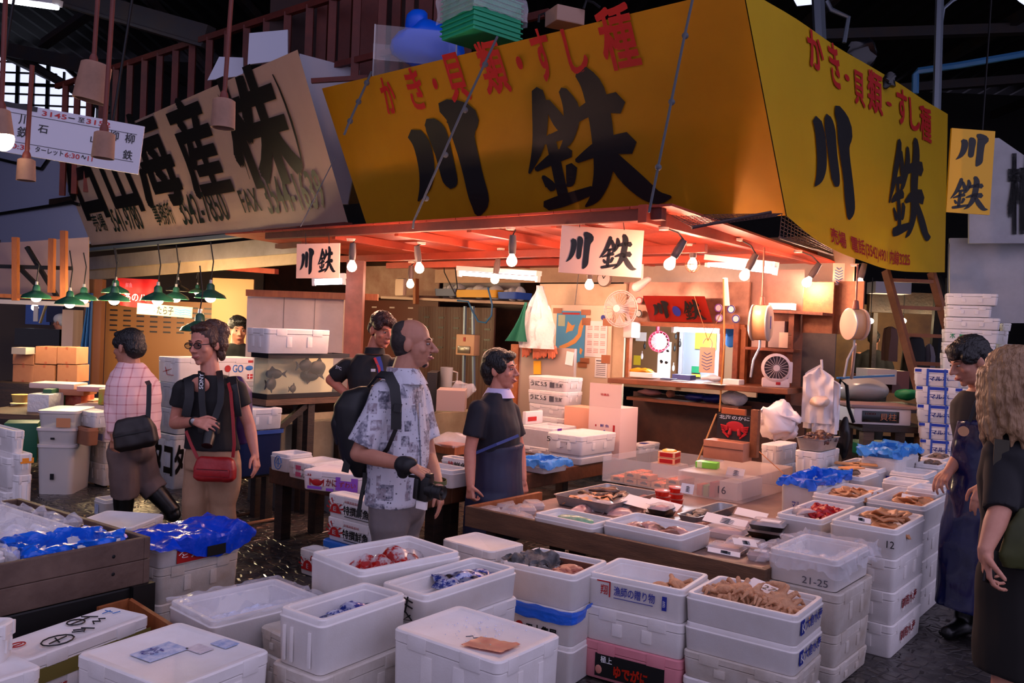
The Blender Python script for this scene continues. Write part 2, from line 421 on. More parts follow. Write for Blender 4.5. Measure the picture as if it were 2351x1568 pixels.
def film(B,m,name,drop,spill=.03,seed=0,amp=.018,inner=.10,parent=None,nu=34,nv=34,label=None,top=.008):
 """a plastic liner: covers the rim of the open box B, hangs inside and outside"""
 w,d,h=B.w,B.d,B.h
 def fn(a,b):
  a=(a-.5)*2;b=(b-.5)*2;q=max(abs(a),abs(b));th=math.atan2(b,a)
  # q 0..0.55 inside floor, ..0.72 wall up, ..0.80 rim, ..1 outside
  if q<1e-6:dx=dy=0.0
  else:dx,dy=a/q,b/q
  wob=noise.noise(V((math.cos(th)*3,math.sin(th)*3,seed)))
  if q<.5:r=q/.5*(1-2*B.wall/min(w,d)-.05);z=h-inner
  elif q<.7:r=1-2*B.wall/min(w,d)-.05;z=h-inner+(inner+top)*(q-.5)/.2
  elif q<.8:r=1-2*B.wall/min(w,d)-.05+(2*B.wall/min(w,d)+.05+spill*2/min(w,d)*.5)*(q-.7)/.1;z=h+top
  else:r=1+spill/min(w,d)*(1+(q-.8)*4);z=h+top-drop*(1+.7*wob)*(q-.8)/.2
  p=V((w/2+dx*r*w/2,d/2+dy*r*d/2,z))
  nn=noise.noise_vector(V((p.x*11,p.y*11,p.z*11+seed)))+.6*noise.noise_vector(V((p.x*27,p.y*27,p.z*27+seed)))
  if q>=.8:nn*=1.2
  p+=V((nn.x,nn.y,abs(nn.z) if q>=.5 else nn.z))*amp
  return p
 mb=MB(B.F);mb.sheet(fn,nu,nv)
 return mb.done(name,m,parent)
# ------------------------------------------------------------------ planes of the place
BD=V((math.cos(GA),math.sin(GA),0));RD=V((math.sin(GA),-math.cos(GA),0));UP=V((0,0,1))  # back-right, near-right
class Pl:
 def __init__(s,p,x):s.p=V(p);s.x=V(x).normalized();s.n=s.x.cross(UP)
 def pt(s,u,v,off=0):
  d=P(u,v,y=1)-CPOS;t=(s.p+s.n*off-CPOS).dot(s.n)/d.dot(s.n);return CPOS+d*t
 def rect(s,u0,v0,u1,v1,off=0):
  """upright rectangle with these photo corners: frame at its lower left corner, width, height"""
  um,vm=(u0+u1)/2,(v0+v1)/2
  a,b=s.pt(u0,vm,off),s.pt(u1,vm,off);lo,hi=s.pt(um,v1,off).z,s.pt(um,v0,off).z
  return frm((a.x,a.y,lo),s.x,UP),(b-a).dot(s.x),hi-lo
BW=Pl(P(1540,878,z=1.2),RD)  # the stall's back wall
BL_=Pl(BW.p+BD*1.3,RD)  # the locker wall further back
def FP(y):return Pl((0,y,0),(1,0,0))
def board(pl,px,th,name,m,parent=None,off=0,bev=0):
 M,w,h=pl.rect(*px,off);o=MB(M).box(0,0,0,w,h,th,bev).done(name,m,parent,loc=M if parent is None else None);return o,M,w,h
# ------------------------------------------------------------------ setting: floor, roof, hall walls
fm=mat('wet_cobbles',(.16,.15,.14),.3,spec=.6);nt,b=nodes(fm)
tc=nt.nodes.new('ShaderNodeTexCoord');mp=nt.nodes.new('ShaderNodeMapping');mp.inputs['Rotation'].default_value=(0,0,GA)
vo=nt.nodes.new('ShaderNodeTexVoronoi');vo.feature='DISTANCE_TO_EDGE';vo.inputs['Scale'].default_value=14;vo.inputs['Randomness'].default_value=.55
vc=nt.nodes.new('ShaderNodeTexVoronoi');vc.inputs['Scale'].default_value=14;vc.inputs['Randomness'].default_value=.55
r1=nt.nodes.new('ShaderNodeValToRGB');r1.color_ramp.elements[0].position=.02;r1.color_ramp.elements[1].position=.12
mx=nt.nodes.new('ShaderNodeMix');mx.data_type='RGBA';mx.inputs[6].default_value=(.035,.03,.03,1)
r2=nt.nodes.new('ShaderNodeValToRGB');r2.color_ramp.elements[0].color=(*lin((.17,.16,.16)),1);r2.color_ramp.elements[1].color=(*lin((.27,.25,.23)),1)
bp=nt.nodes.new('ShaderNodeBump');bp.inputs['Strength'].default_value=.5;bp.inputs['Distance'].default_value=.03
nz=nt.nodes.new('ShaderNodeTexNoise');nz.inputs['Scale'].default_value=2.2;r3=nt.nodes.new('ShaderNodeMapRange');r3.inputs[1].default_value=.35;r3.inputs[2].default_value=.65;r3.inputs[3].default_value=.12;r3.inputs[4].default_value=.45
for a_,b_ in ((tc.outputs['Object'],mp.inputs[0]),(mp.outputs[0],vo.inputs['Vector']),(mp.outputs[0],vc.inputs['Vector']),(vo.outputs['Distance'],r1.inputs[0]),(r1.outputs[0],mx.inputs[0]),
               (vc.outputs['Color'],r2.inputs[0]),(r2.outputs[0],mx.inputs[7]),(mx.outputs[2],b.inputs['Base Color']),(r1.outputs[0],bp.inputs['Height']),(bp.outputs[0],b.inputs['Normal']),
               (mp.outputs[0],nz.inputs['Vector']),(nz.outputs[0],r3.inputs[0]),(r3.outputs[0],b.inputs['Roughness'])):nt.links.new(a_,b_)
mb=MB();mb.box(-26,-4,-.2,26,42,0);struct(mb.done('floor',fm))
RF=mat('dark_roof_sheet',(.10,.09,.085),.8,c2=(.06,.055,.05),scale=2)
mb=MB()
mb.sheet(lambda a,b:V((-26+52*a,5.5+36*b,8.2+1.6*math.sin(math.pi*b)+.05*math.cos(a*52*math.pi*4))),420,6)
struct(mb.done('ceiling',RF))
HW=mat('dark_hall_wall',(.13,.12,.12),.8,c2=(.09,.085,.085),scale=1)
struct(MB().box(-26,27,0,26,27.3,9.5).done('wall_back',HW))
struct(MB().box(-19.3,6,0,-19,27,9.5).done('wall_left',HW))
struct(MB().box(19,9,0,19.3,27,9.5).done('wall_right',HW))
BEAM=mat('painted_truss',(.17,.18,.21),.6,c2=(.24,.19,.16),scale=2)
def beam(a,b,w,h,nm='trim_1',y=(13,13)):
 A,B_=P(*a,y=y[0]),P(*b,y=y[1]);mb=MB();mb.bar(A,B_,w,h);d=(B_-A).normalized()
 mb.bar(A+V((0,-.02,-h/2)),B_+V((0,-.02,-h/2)),w*1.6,.04);return struct(mb.done(nm,BEAM))
beam((-60,-70),(480,86),.16,.30,'trim_1',(14,12));beam((-80,92),(260,165),.16,.26,'trim_2',(19,17));beam((60,140),(245,250),.12,.14,'trim_3',(19,18))
beam((100,100),(330,-60),.12,.16,'trim_4',(18,15));beam((330,-20),(480,160),.12,.14,'trim_5',(17,15));beam((1890,80),(2500,60),.14,.2,'trim_6',(18,18));beam((1900,215),(2500,170),.14,.2,'trim_7',(22,21))
for k in range(9):  # roof purlins
 x=-14+4*k;struct(MB().bar((x,6,8.1),(x,26,8.6),.14,.22).done('trim_%d'%(8+k),BEAM))
# arched hall window
pw=Pl((0,26.6,0),(1,0,0));a,c=pw.pt(-60,262),pw.pt(222,128);w,h=c.x-a.x,c.z-a.z
GL=mat('daylit_glass',(.75,.80,1),.3,emit=1.25,ecol=(.70,.74,1.0))
arch=[(0,0),(w,0),(w,.25*h),(.86*w,.62*h),(.68*w,.92*h),(.5*w,h),(.3*w,h),(0,h)]
wn=MB(frm(a,(1,0,0),UP)).poly([(x,y,0) for x,y in arch],.05).done('window_1',GL,smooth=False);struct(wn)
mb=MB(frm(a+V((0,-.06,0)),(1,0,0),UP))
for k in range(1,8):
 x=w*k/8;mb.box(x-.03-(.05 if k in (3,5) else 0),0,0,x+.03,min(h,h if k<6 else h*(1.55-.14*k)),.06)
for k in range(1,6):y=h*k/6;mb.box(0,y-.025-(.05 if k==3 else 0),0,w*(1 if k<2 else 1.05-.09*k),y+.025,.06)
mb.tube([(x,y,.03) for x,y in arch]+[(0,0,.03)],.07,6);mb.done('window_frame',DARKM,wn,smooth=False)
# skylight in the roof
q=[P(1806,-30,y=17),P(1874,-30,y=17),P(1868,10,y=17),P(1830,14,y=17)]
sk=MB().poly(q,.04).done('window_2',GL,smooth=False);struct(sk)
q=[P(2300,-30,y=15),P(2380,-30,y=15),P(2352,12,y=15),P(2340,4,y=15)]
struct(MB().poly(q,.04).done('window_3',GL,smooth=False))
# tube light high under the roof
A,B_=P(-30,-4,y=12),P(132,18,y=11.5)
t=thing('tube_light','bare white tube light hung high under the dark roof, top left corner','light',(A+B_)/2)
MB().bar(A+UP*.07,B_+UP*.07,.16,.08).done('housing',mat('white_enamel',(.80,.80,.80),.4),t);MB().tube([A,B_],.03,10).done('tube',TUBEM,t)
# ------------------------------------------------------------------ big shop signs
YEL=mat('yellow_canvas',(.86,.64,.07),.55,c2=(.80,.57,.05),scale=1.3,amt=.1,bump=.12,bscale=6)
BEI=mat('beige_signboard',(.90,.79,.70),.6,c2=(.86,.74,.65),scale=2.2,amt=.1)
def sign(name,label,cn,m,nu=24,nv=14,th=.02,wave=.015,seed=0,sag=0):
 fq=quadmap(*cn,off=0);f0=lambda a,b:fq(a,b)-UP*(sag*4*a*(1-a)*(1.35-.7*a)*(1-b));n=((cn[1]-cn[0]).cross(cn[2]-cn[0])).normalized()
 wv=lambda a,b:n*(wave*noise.noise(V((a*4,b*3,seed)))*8*max(0,a*(1-a)))
 fn=lambda a,b:f0(a,b)+wv(a,b)
 t=MB().sheet(fn,nu,nv,th).done(name,m);tag(t,label,'sign')
 g=lambda a,b:f0(a,b)+wv(a,b)+n*(.012 if wave else .018)
 g.inv=f0;return t,g
YBL,YBR,YTL,YTR=P(846,529,z=2.66),P(1804,495,z=2.62),P(739,203,z=4.1),P(1704,-30,z=4.1)
ys,yf=sign('shop_sign','wide dark yellow canvas sign with black shop name, above the lamps, facing left',(YBL,YBR,YTL,YTR),YEL,seed=2)
shopname(yf,cellpx(yf,893,258,1170,494),cellpx(yf,1152,196,1550,476),ys)
def redline(fn,parent,px,m=RED):
 mb=MB()
 for s,c in px:write(s,fn,m,parent,cellpx(fn,*c),.024 if s!='・' else .05,b=mb)
 mb.done('red_lettering',m,parent,smooth=False)
redline(yf,ys,[('か',(868,182,921,256)),('き',(926,162,986,246)),('・',(993,182,1009,203)),('貝',(1011,130,1085,226)),('類',(1088,102,1176,208)),
                 ('・',(1183,132,1203,157)),('す',(1212,74,1282,180)),('し',(1288,70,1358,162)),('種',(1364,26,1476,148))])
FBL,FTL=P(2169,625,y=10.1),P(2176,262,y=10.1)
rs,rf=sign('shop_sign','bright yellow canvas sign with phone number line, running back on the right',(YBR+V((.012,.012,0)),FBL,YTR+V((.012,.012,0)),FTL),mat('daylight_tinted_canvas',(.88,.75,.13),.5,c2=(.84,.70,.11),scale=1.3,amt=.1,bump=.12,bscale=6),seed=9,wave=.02,sag=.17)  # same yellow canvas in a lighter tone, stronger daylight painted into its colour
shopname(rf,cellpx(rf,1840,200,1972,520),cellpx(rf,2032,290,2132,562),rs)
redline(rf,rs,[('か',(1844,62,1890,172)),('き',(1898,92,1932,208)),('・',(1940,168,1952,188)),('貝',(1960,158,1988,248)),('類',(1992,158,2026,266)),
                 ('・',(2034,232,2044,246)),('す',(2054,200,2078,292)),('し',(2082,224,2106,306)),('種',(2108,238,2136,330))])
mb=MB();write('売場  電話(3542)4901 内線3225',rf,RED,rs,(lambda c:(c[0],c[3]-.085,invmap(rf,2088,570)[0],c[3]))(cellpx(rf,1904,520,2088,592)),.02,b=mb);mb.done('red_phone_lettering',RED,rs,smooth=False)
def piece(px,th,name,m,dp=0):return None
# black bags hooked over the top of the bright yellow sign
for px,s in (((1975,132),.16),((2040,187),.075)):
 c=P(*px,y=8.4)+V((-.02,-.05,-.02));mb=MB();mb.ell(c,(s*.9,s*.6,s),seg=14,rings=10).jitter(s*.5,5/s*.3,s*9)
 tag(mb.done('plastic_bag',mat('black_film',(.05,.06,.08),.3),None),('large crumpled black bag caught on the top edge of the bright yellow sign' if s>.1 else 'small black bag caught on the top edge of the bright yellow sign'),'bag')
bt=(P(210,563,z=2.75),P(799,511,z=2.75),P(129,357,z=4.35),P(683,114,z=4.35))
bs,bf=sign('shop_sign','large beige signboard with bold black writing and fax number, left of the yellow canvas',bt,BEI,40,24,.02,0)
mb=MB()
for s,c,bo in (('石',(122,340,258,492),.035),('山',(206,326,332,478),.04),('海',(262,284,436,462),.03),('産',(372,248,540,440),.03),('(',(508,216,576,412),.0),('株',(484,198,702,408),.032),(')',(628,172,708,384),.0)):
 write(s,bf,BLACK,bs,cellpx(bf,*c),bo,b=mb)
mb.done('black_lettering',BLACK,bs,smooth=False)
mb=MB()
for s,c in (('売場',(208,494,252,530)),('3541-9780',(246,482,336,526)),('事務所',(345,470,409,514)),('3542-7850',(400,452,534,506)),('FAX',(546,438,606,484)),('3544-1639',(594,412,756,478))):
 write(s,bf,GREENI,bs,cellpx(bf,*c),.010,b=mb)
mb.done('green_phone_lettering',GREENI,bs,smooth=False)
# yellow hanging sign behind the right end
pr=Pl(P(2176,400,y=10.4),(1,.05,0));M,w,h=pr.rect(2177,296,2277,489);M=M@Matrix.Rotation(math.radians(-1.2),4,'Z')
vs=thing('hanging_sign','small upright yellow sign with two black characters, at the far right end','sign',M=M)
MB(M).box(0,0,-.03,w,h,0).done('board',mat('yellow_panel',(.95,.70,.06),.5),vs);mb=MB(M);mb.tube([(w*.72,h,-.02),(w*.72,8.0-M.translation.z,-.02)],.012,6);mb.done('hanger',DARKM,vs)
f=plane(M,.003);shopname(f,(.12*w,.56*h,.86*w,.95*h),(.06*w,.03*h,.95*w,.44*h),vs)
# white stall front on the far right with one big character
pr2=Pl(P(2260,600,y=11.2),(.96,-.28,0));WP=mat('white_painted_board',(.72,.72,.74),.55,c2=(.62,.62,.64),scale=2,amt=.3)
def wpoly(px,pl,th,m,name='wall_front',parent=None):return MB().poly([pl.pt(*q) for q in px],th).done(name,m,parent,smooth=False)
wf=struct(wpoly([(2222,320),(2290,320),(2420,410),(2420,560),(2222,560)],pr2,.08,WP,'wall_front'))
for px,of in (([(2178,548),(2420,548),(2420,742),(2178,742)],-.25),):struct(MB().poly([pr2.pt(*q,of) for q in px],.08).done('wall_front',WP,smooth=False))
mb=MB();mb.poly([pr2.pt(2228,545,.02),pr2.pt(2420,545,.02),pr2.pt(2420,556,.02),pr2.pt(2228,556,.02)],.05)
for u in (2178,2240,2309):mb.bar(pr2.pt(u,560,-.2),pr2.pt(u-4,735,-.2),.012,.012)
struct(mb.done('trim_20',mat('dark_joint',(.38,.38,.41),.6),smooth=False))
cf=lambda a,b:pr2.pt(2316+60*a,530-170*b,.10)
mb=MB();write('柏',cf,BLACK,wf,(0,0,1,1),.05,b=mb);mb.done('black_lettering',BLACK,wf,smooth=False)
# market direction board hanging at left
pd=Pl(P(160,300,y=6.3),(.97,.24,0));M,w,h=pd.rect(-60,238,322,352);M=M@Matrix.Rotation(math.radians(-5.6),4,'Z')
ds=thing('direction_board','white hanging direction board with stall names and red times','sign',M=M)
MB(M).box(0,0,-.02,w,h,0).done('board',mat('white_signboard',(.74,.74,.78),.5),ds)
f=plane(M,.003)
def at(cells,m,nm):
 mb=MB()
 for s,c in cells:write(s,f,m,ds,(c[0]*w,c[1]*h,c[2]*w,c[3]*h),.012,b=mb)
 return mb.done(nm,m,ds,smooth=False)
at([('川',(.24,.60,.30,.80)),('鉄',(.24,.34,.31,.56)),('石',(.36,.50,.42,.66)),('山',(.68,.48,.73,.64)),('柳',(.79,.60,.85,.80)),('柳',(.89,.60,.95,.80)),('鉄',(.89,.26,.95,.46)),('ターレット',(.36,.10,.53,.22)),('～',(.64,.12,.67,.20)),('至',(.59,.85,.63,.95)),('一',(.53,.89,.57,.91))],BLACK,'black_lettering')
at([('3145',(.37,.85,.52,.95)),('3152',(.64,.85,.79,.95)),('0:30',(.22,.10,.33,.20)),('6:30',(.54,.10,.63,.20)),('11',(.68,.10,.71,.20))],RED,'red_lettering')
MB(M).box(0,.80*h,0,w*.96,.81*h,.002).box(0,.23*h,0,w*.96,.24*h,.002).box(0,.9*h,0,.34*w,h,.003).done('ruled_lines',BLACK,ds)
MB(M).tube([(w*.1,h,-.01),(w*.12,h+1.5,-.01)],.01,6).tube([(w*.8,h,-.01),(w*.82,h+1.5,-.01)],.01,6).done('hangers',DARKM,ds)
# ------------------------------------------------------------------ eave of the stall
E0=P(1490,507,z=2.5)
def EP(a,r,z):q=E0-RD*a+BD*r;return V((q.x,q.y,z))
def timber(label,a,b,w=.06,h=.09,m=None,name='roof_beam',group=None):
 return tag(MB().bar(a,b,w,h,0,.004).done(name,m or EAVER,smooth=False),label,'beam',group)
ev=MB()
for k in range(16):ev.box(-5.3+.345*k,-.06,0,-5.3+.345*k+.338,3.4,.018)
Mv=Matrix.Translation(EP(0,0,2.585))@Matrix.Rotation(GA-math.pi/2,4,'Z')@Matrix.Rotation(math.radians(-2.0),4,'X')
ev.M=Mv;tag(ev.done('stall_roof',EAVER,loc=Mv),'red stained board roof over the lamps, seen from below','roof')
ev2=MB();ev2.M=Mv;
for k in range(3):ev2.box(.06+.2*k,.2,.02,.06+.2*k+.18,3.4,.035)
timber('long dark front beam of the red roof, under the dark yellow sign',EP(-.12,0,2.55),EP(4.6,0,2.57),.07,.10,WOODR)
timber('right front beam of the red roof, under the bright yellow sign',EP(0,-.1,2.54),EP(0,3.4,2.52),.07,.13,EAVER)
for k,aa in enumerate((.9,1.8,2.7,3.6)):timber('rafter under the red roof',EP(aa,.06,2.53),EP(aa,3.2,2.49),.055,.075,EAVER,'rafter','rafters of the red roof')
for k,r_ in enumerate((1.0,1.9)):timber('cross beam under the red roof, '+('front one' if k==0 else 'rear one'),EP(.04,r_,2.40),EP(4.8,r_,2.40),.05,.07,EAVER,'cross_beam','cross beams of the red roof')
# wire net at the corner of the eave
nm_=mat('rusty_wire',(.24,.17,.17),.6,.3)
c0,c1,c2,c3=P(1500,492,y=6.5),P(1772,487,y=6.5),P(1600,524,y=5.9),P(1792,494,y=6.3)
mb=MB();NA,NB,NC,ND=P(1540,494,y=6.5),P(1795,490,y=6.6),P(1790,545,y=6.6),P(1912,585,y=8.4)
NE=P(1910,566,y=8.4)
def grid(A,B_,C,D,nu,nv,r):
 for i in range(nu+1):
  a=i/nu;mb.tube([A.lerp(B_,a),C.lerp(D,a)],r,4,False)
 for j in range(nv+1):
  b_=j/nv;mb.tube([A.lerp(C,b_),B_.lerp(D,b_)],r,4,False)
grid(NB,NE,NC,ND,18,6,.003);grid(NA,NB,P(1590,522,y=6.1),P(1780,497,y=6.3),24,8,.0022)
mb.tube([NC,ND],.012,6);mb.tube([P(1588,523,y=6.1),P(1770,487,y=6.3)],.012,6)
tag(mb.done('wire_net',nm_),'rusty wire net hung at the corner below the two yellow signs','net')
# ropes stretched over the yellow sign
def cable(label,pts,r,m,name='rope',knots=0,cat='rope',group=None):
 mb=MB();mb.tube(pts,r,6)
 for k in range(knots):a=pts[0].lerp(pts[-1],(k+.6)/(knots+.3));mb.ell(a,r*2.4,seg=8,rings=6)
 return tag(mb.done(name,m),label,cat,group)
cable('grey knotted rope across the dark yellow sign, left of its characters',[P(853,165,y=8.6),P(800,285,y=8.2),P(790,310,y=8.2)],.012,ROPE,knots=3)
cable('grey knotted rope slanting over the first big character of the dark yellow sign',[P(1142,84,y=7.3),P(1058,262,y=7.2),P(950,508,y=7.6),P(948,525,y=7.6)],.011,ROPE,knots=4)
cable('grey knotted rope slanting over the second big character of the dark yellow sign',[P(1592,-10,y=5.9),P(1570,90,y=5.9),P(1490,488,y=6.0)],.010,ROPE,knots=3)
cable('thin wire from the beige signboard down to the red roof',[P(770,360,y=8.6),P(690,520,y=8.2)],.005,ROPE,'wire',0,'wire')
# ------------------------------------------------------------------ railing and deck above the signs
R0=P(460,95,y=12);RT=5.46
def RP(t,z):q=R0-RD*t;return V((q.x,q.y,z))
rl=thing('deck_railing','red brown timber railing above the beige signboard','railing',RP(0,4.3))
MB().bar(RP(-6,RT),RP(4.4,RT),.07,.08).done('handrail',WOODR,rl,smooth=False)
for k in range(23):MB().bar(RP(-5.4+.43*k,3.6),RP(-5.4+.43*k,RT),.045,.09).done('baluster',WOODR,rl,smooth=False)
MB().bar(RP(-6,4.66),RP(-1.6,4.66),.05,.07).done('lower_rail',WOODR,rl,smooth=False)
tag(MB().bar(RP(-4,3.55)+BD*1.2,RP(4.8,3.55)+BD*1.2,2.2,.1).done('deck',WOODD,smooth=False),'dark timber deck behind the two signs','deck')
for i,(u,wd) in enumerate(((735,.12),(788,.14),(842,.22),(905,.10),(972,.16),(1020,.05),(1152,.10))):
 a=P(u,150,y=10.6-.3*i*.3);tag(MB().box(a.x-wd/2,a.y,3.4,a.x+wd/2,a.y+.1,7.6).done('deck_post',WOODR,smooth=False),'upright red brown timber post of the upper deck','post','posts of the upper deck')
a,c=P(615,165,y=11),P(985,-60,y=11);tag(MB().box(a.x,11,a.z,c.x,11.05,c.z).done('timber_partition',mat('dark_red_ply',(.22,.10,.075),.7,c2=(.15,.07,.055),scale=2),smooth=False),'dark red plywood partition of the upper deck','partition')
a,c=P(1000,330,y=11.6),P(1330,-60,y=11.6)
tag(MB().bar(P(715,186,y=9.4),P(845,178,y=9.4),.04,.05).done('deck_beam',WOODR,smooth=False),'thin dark beam at the upper left corner of the yellow canvas','beam')
# white sheets and panels on the deck
SH=mat('white_sheet',(.78,.80,.86),.6)
for px,yy,lb in (([(570,150),(574,78),(662,70),(662,138)],10.3,'flat white board standing behind the railing'),([(478,186),(505,132),(560,134),(560,175)],10.6,'small white sheet lying on the deck behind the railing')):
 tag(MB().poly([P(*q,y=yy) for q in px],.03).done('white_board',SH,smooth=False),lb,'board')
tag(MB().poly([P(690,126,y=10.2),P(826,162,y=10.2),P(826,330,y=10.2),P(800,470,y=10.2),P(700,470,y=10.2)],.05).done('white_partition',mat('pale_panel',(.62,.62,.66),.6),smooth=False),'pale partition between the beige signboard and the yellow canvas','partition')
# acrylic tank with blue bag, wrapped green crates, small box
M=TR(P(985,168,y=8.9),math.radians(10));t=thing('acrylic_tank','clear acrylic tank standing on top of the dark yellow sign','tank',M=M)
mb=MB(M);w=.8
for b_ in ((-.56,-.3,0,.24,-.29,.34),(-.56,.29,0,.24,.3,.34),(-.56,-.3,0,-.55,.3,.34),(.23,-.3,0,.24,.3,.34),(-.56,-.3,0,.24,.3,.01)):mb.box(*b_)
mb.done('panes',mat('clear_acrylic',(.9,.9,.92),.1,alpha=.10),t,smooth=False)
mb=MB(M);
for p in ((-.56,-.3),(.24,-.3),(.24,.3),(-.56,.3)):mb.tube([(*p,0),(*p,.34)],.008,6)
mb.done('edges',mat('acrylic_edge',(.8,.8,.82),.2,alpha=.6),t)
mb=MB(M);mb.ell((.0,.0,.26),(.36,.24,.25));mb.ell((-.14,0,.50),(.12,.09,.15));mb.ell((.2,0,.22),(.16,.2,.18))
mb.jitter(.07,5,3);tag(mb.done('plastic_bag',mat('blue_bag',(.03,.38,.92),.35),None),'crumpled blue plastic bag lying in the clear tank on top of the yellow sign','bag')
GC=mat('green_crate',(.10,.62,.45),.5)
M=TR(P(1104,96,y=8.0),math.radians(40));
for k in range(8):
 mb=MB(M@TR((0,0,.045*k)));mb.box(-.27,-.24,0,.27,.24,.035,.008).box(-.285,-.255,.03,.285,.255,.043,.004)
 tag(mb.done('green_tray',GC,smooth=False),'flat green tray in the wrapped pile on top of the yellow sign','tray','green trays wrapped on top of the yellow sign')
mb=MB(M);mb.sheet(lambda a,b_:(lambda x,y:V((max(-.31,min(.31,x)),max(-.28,min(.28,y)),.385-.9*max(0,abs(x)-.31,abs(y)-.28))))((a-.5)*1.15,(b_-.5)*1.0),30,30);mb.jitter(.02,7,5);mb.jitter(.012,20,5);
tag(mb.done('plastic_wrap',CLEAR),'clear plastic wrap over the pile of green trays','wrap')
M=TR(P(1297,62,y=7.3),math.radians(25));tag(MB(M).box(-.14,-.12,0,.12,.10,.13,.01).done('small_box',mat('pale_box',(.60,.47,.40),.6),smooth=False),'small pale box on the top edge of the dark yellow sign','box')
tag(MB().tube([P(1236,52,y=7.6),P(1238,36,y=7.6),P(1250,30,y=7.6),P(1258,46,y=7.6)],.012,6).tube([P(1340,20,y=7.2),P(1346,2,y=7.2),P(1362,6,y=7.2),P(1378,18,y=7.2)],.012,6).done('bent_wire',DARKM),'bent dark wire above the dark yellow sign beside the pale box','wire')
# pipes on the right
cable('thick grey vertical pipe behind the bright yellow sign',[P(1884,120,y=12),P(1876,-40,y=12)],.085,GREYM,'pipe',0,'pipe')
cable('grey conduit standing at the far right end of the bright yellow sign',[P(2150,262,y=11),P(2158,-30,y=11)],.05,GREYM,'pipe',0,'pipe')
cable('grey conduit curving over beside the tall one, top right',[P(2157,150,y=11),P(2160,60,y=11),P(2166,20,y=11),P(2186,2,y=11),P(2230,-20,y=11)],.022,GREYM,'pipe',0,'pipe')
cable('blue water pipe bending over towards the top right edge',[P(2101,215,y=11.6),P(2102,172,y=11.6),P(2108,163,y=11.6),P(2200,150,y=11.4),P(2420,112,y=11)],.045,PIPEB,'pipe',0,'pipe')
cable('thin bent steel arm above the bright yellow sign',[P(1938,98,y=11.5),P(1948,40,y=11.5),P(1908,22,y=11.5),P(1898,2,y=11.5)],.03,GREYM,'pipe',0,'pipe')
cable('thin drain pipe down the wall beside the ladder',[P(2140,632,y=11.8),P(2150,640,y=11.8),P(2158,660,y=11.8),P(2150,760,y=11.8),P(2144,840,y=11.8)],.07,DARKM,'pipe',0,'pipe')
# hanging speaker cans on rods at the left
CAN=mat('dusty_can',(.62,.46,.38),.7,c2=(.50,.37,.30),scale=5)
for (u0,v0,u1,v1,sz,yy,lb,tl) in ((227,-40,213,192,.115,4.6,'wide tilted can lamp on a rod above the direction board',10),(262,-40,238,336,.075,4.4,'can lamp on a long rod in front of the direction board',3),(534,-40,513,264,.085,4.5,'can lamp on a rod in front of the beige signboard',1),
                                  (74,150,60,392,.065,4.6,'small can lamp hanging below the direction board',0),(14,-40,2,285,.075,4.4,'can lamp with a lit bulb at the left edge',-8)):
 b_=P(u1,v1,y=yy);t=thing('can_lamp',lb,'lamp',b_)
 Mc=Matrix.Translation(b_)@Matrix.Rotation(math.radians(tl),4,'Y')
 MB(Mc).lathe([(0,sz*.9),(sz*.5,sz*.95),(sz*.66,sz*.85),(sz*.72,-sz*.8),(sz*.68,-sz*.8),(sz*.6,sz*.7),(0,sz*.72)],24).done('can',CAN,t)
 MB().tube([b_+UP*sz*.8,P(u0,v0,y=yy)],.012,8).ell(b_+UP*sz*1.05,(.022,.022,.04)).done('rod',WOODR,t)
 if tl==-8:
  MB(Mc).ell((0,0,-sz*.95),(.055,.055,.065)).done('bulb',BULBM,t)
# ------------------------------------------------------------------ lamps
def spot(loc,e,r=.04,col=WARM):
 l=bpy.data.lights.new('bulb_light','POINT');l.energy=e*LAMP;l.color=col;l.shadow_soft_size=r
 o=bpy.data.objects.new('bulb_light',l);COL.objects.link(o);o.location=loc;return o
SOCK=mat('grey_socket',(.36,.30,.28),.5);PLATE=mat('pale_ceiling_rose',(.74,.62,.55),.5)
def bulb(label,u,v,y,top,tilt=0,r=.043,e=20,cage=False,long=True):
 c=P(u,v,y=y);t=thing('hanging_bulb',label,'lamp',c)
 ax=V((math.sin(tilt)*-1,0,math.cos(tilt)));q=ax.to_track_quat('Z','Y').to_matrix().to_4x4();M=Matrix.Translation(c)@q
 MB(M).lathe([(0,-r),(.5*r,-.87*r),(.87*r,-.5*r),(r,0),(.9*r,.45*r),(.62*r,.95*r),(.42*r,1.3*r),(.4*r,1.5*r),(0,1.5*r)],20).done('bulb',BULBM,t)
 hs=3.4*r if long else 2.2*r
 MB(M).lathe([(0,1.35*r),(.62*r,1.35*r),(.66*r,1.5*r),(.75*r,1.45*r+hs*.4),(.6*r,1.4*r+hs),(0,1.4*r+hs)],16).done('socket',SOCK,t)
 a=c+ax*(1.4*r+hs);b_=P(*top,y=y) if isinstance(top,tuple) else V((a.x,a.y,top))
 MB().tube([a,a.lerp(b_,.5)+V((.03,0,.01)),b_],.006,6).done('cord',CORD,t)
 MB(Matrix.Translation(b_)).lathe([(0,-.02),(.035,-.02),(.04,0),(0,0)],16).done('ceiling_rose',PLATE,t)
 if cage:
  mb=MB(M)
  for k in range(6):
   a_=k*math.pi/3;mb.tube([(1.4*r*math.sin(x)*math.cos(a_),1.4*r*math.sin(x)*math.sin(a_),-1.45*r*math.cos(x)) for x in [i*.28 for i in range(9)]],.003,5)
  mb.tube([(1.45*r*math.cos(i*.4),1.45*r*math.sin(i*.4),0) for i in range(17)],.003,5);mb.done('wire_cage',mat('copper_wire',(.62,.33,.2),.4,.6),t)
 spot(c-ax*r*.2+V((0,-.0,0)),e,r*1.15)
 return t
bulb('bare lit bulb right of the small hanging shop card',808,613,7.6,(806,548))
bulb('bare lit bulb above the balding tourist, left one of the pair',963,617,7.9,(968,556),.15)
bulb('small bare lit bulb below its brighter pair mate, above the young worker',942,653,9.6,(945,600),e=14)
